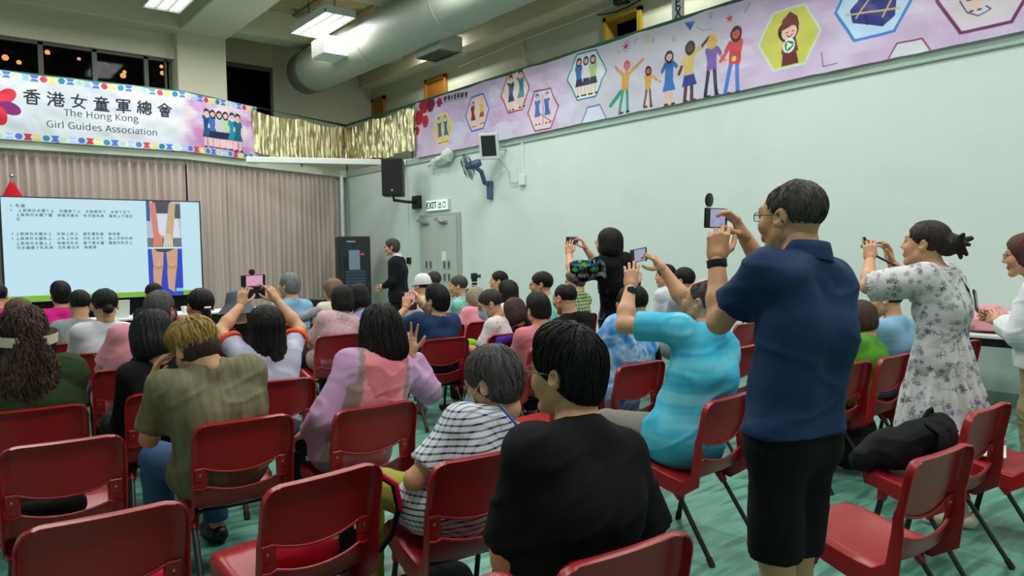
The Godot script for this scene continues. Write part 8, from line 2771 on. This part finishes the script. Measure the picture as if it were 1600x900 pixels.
	M.c_cream = cloth(rgb8(206, 198, 178), 0.9, 0.5)
	M.c_lilac = cloth(rgb8(150, 158, 206), 0.85, 0.4)
	M.c_purple = cloth(rgb8(76, 40, 132), 0.85, 0.4)
	M.c_tee = pattern_cloth(stripes_print(), 1.0)
	M.c_tee.uv1_scale = Vector3.ONE * 10.6
	M.c_rosy = pattern_cloth(flowers_print(rgb8(202, 166, 172), [rgb8(150, 96, 112), rgb8(176, 120, 132), rgb8(120, 84, 110)], rgb8(128, 104, 122), 90, 11.0, 2), 3.2)
	M.c_mapf = pattern_cloth(flowers_print(rgb8(214, 206, 206), [rgb8(160, 92, 96), rgb8(140, 110, 118), rgb8(180, 130, 130)], rgb8(120, 120, 112), 34, 15.0, 6), 3.0)
	M.c_dress = pattern_cloth(flowers_print(rgb8(206, 204, 204), [rgb8(58, 58, 74), rgb8(110, 102, 142), rgb8(70, 70, 82), rgb8(136, 128, 164)], rgb8(92, 94, 104), 92, 18.0, 12), 2.3)
	M.c_dark_flower = pattern_cloth(flowers_print(rgb8(30, 26, 36), [rgb8(150, 110, 130), rgb8(110, 90, 130)], rgb8(80, 90, 80), 60, 13.0, 14), 3.2)
	M.c_check = pattern_cloth(check_print(), 13.0)
	M.c_plaid = pattern_cloth(plaid_print(), 8.0)
	M.c_tie = pattern_cloth(blotch_print([rgb8(46, 120, 190), rgb8(92, 160, 214), rgb8(196, 212, 226), rgb8(110, 172, 220), rgb8(60, 136, 202)], 0.014, 10, Vector2.ONE, 2.0), 1.3)
	M.c_cyan = pattern_cloth(blotch_print([rgb8(48, 150, 190), rgb8(62, 172, 208), rgb8(72, 184, 216), rgb8(122, 204, 224)], 0.02, 19, Vector2(5, 1), 1.5), 1.3)
	M.c_turq = pattern_cloth(blotch_print([rgb8(96, 168, 160), rgb8(140, 200, 196), rgb8(160, 208, 208), rgb8(120, 190, 160)], 0.02, 20, Vector2.ONE, 1.8), 2.0)
	M.c_patch = pattern_cloth(patches_print(), 4.4)
	M.c_suit = cloth(rgb8(20, 22, 27), 0.8, 0.2)
	M.c_lime = cloth(rgb8(84, 150, 44), 0.85, 0.4)
	M.c_teal = cloth(rgb8(60, 110, 110), 0.85, 0.4)
	M.j_blue = cloth(rgb8(64, 92, 132), 0.9, 0.5, 8)
	M.j_dark = cloth(rgb8(34, 36, 42), 0.9, 0.5)
	M.j_grey = cloth(rgb8(128, 126, 116), 0.85, 0.5)
	M.j_yellow = cloth(rgb8(146, 146, 56), 0.85, 0.5)
	M.j_khaki = cloth(rgb8(158, 142, 112), 0.9, 0.7)
	M.j_slate = cloth(rgb8(86, 98, 116), 0.9, 0.5)
	M.shoe_dark = mat(rgb8(24, 24, 27), 0.5)
	M.shoe_grey = mat(rgb8(150, 148, 142), 0.7)
	M.shoe_cream = mat(rgb8(222, 214, 196), 0.6)
	M.bag_black = cloth(rgb8(22, 23, 26), 0.85, 0.6)
	M.bag_red = cloth(rgb8(186, 24, 56), 0.7, 0.5)
	M.bag_pink = cloth(rgb8(222, 158, 164), 0.65, 0.4)
	M.bag_grey = cloth(rgb8(142, 144, 148), 0.8, 0.4)
	M.bag_clear = cloth(rgb8(205, 208, 210), 0.5, 0.7)
	M.strap_orange = cloth(rgb8(226, 130, 40), 0.7, 0.3)
	M.strap_blue = mat(rgb8(60, 110, 190), 0.6)
	M.hat_grey = cloth(rgb8(88, 94, 106), 0.9, 0.4)
	M.cap_white = cloth(rgb8(214, 216, 218), 0.85, 0.4)
	M.visor_beige = cloth(rgb8(206, 194, 168), 0.85, 0.4)
	M.pale_metal = mat(rgb8(210, 214, 216), 0.3, 0.7)
	M.case_purple = mat(rgb8(94, 66, 118), 0.6)
	M.case_navy = mat(rgb8(26, 32, 58), 0.6)
	M.pen_pink = mat(rgb8(226, 50, 130), 0.4)
	M.green_bright = cloth(rgb8(130, 200, 30), 0.7, 0.3)
	M.screen_pink = glow_print([rgb8(240, 200, 225), rgb8(200, 90, 150), rgb8(250, 235, 245)], 0.85)
	M.screen_blue = glow_print([rgb8(190, 196, 226), rgb8(120, 130, 180), rgb8(230, 232, 245)], 0.75)
	M.screen_dim = glow_print([rgb8(70, 74, 88), rgb8(40, 44, 54), rgb8(120, 126, 140)], 0.5)

func glow_print(cols: Array, e: float) -> StandardMaterial3D:
	var m := mat(Color(0.02, 0.02, 0.02), 0.25)
	m.emission_enabled = true
	var im := blotch_print(cols, 0.05, 3, Vector2.ONE, 2.5)
	im.resize(64, 64, Image.INTERPOLATE_BILINEAR)
	m.emission_texture = ImageTexture.create_from_image(im)
	m.emission = Color.WHITE
	m.emission_operator = BaseMaterial3D.EMISSION_OP_MULTIPLY
	m.emission_energy_multiplier = e
	return tri(m, Vector3.ONE * 14.0)
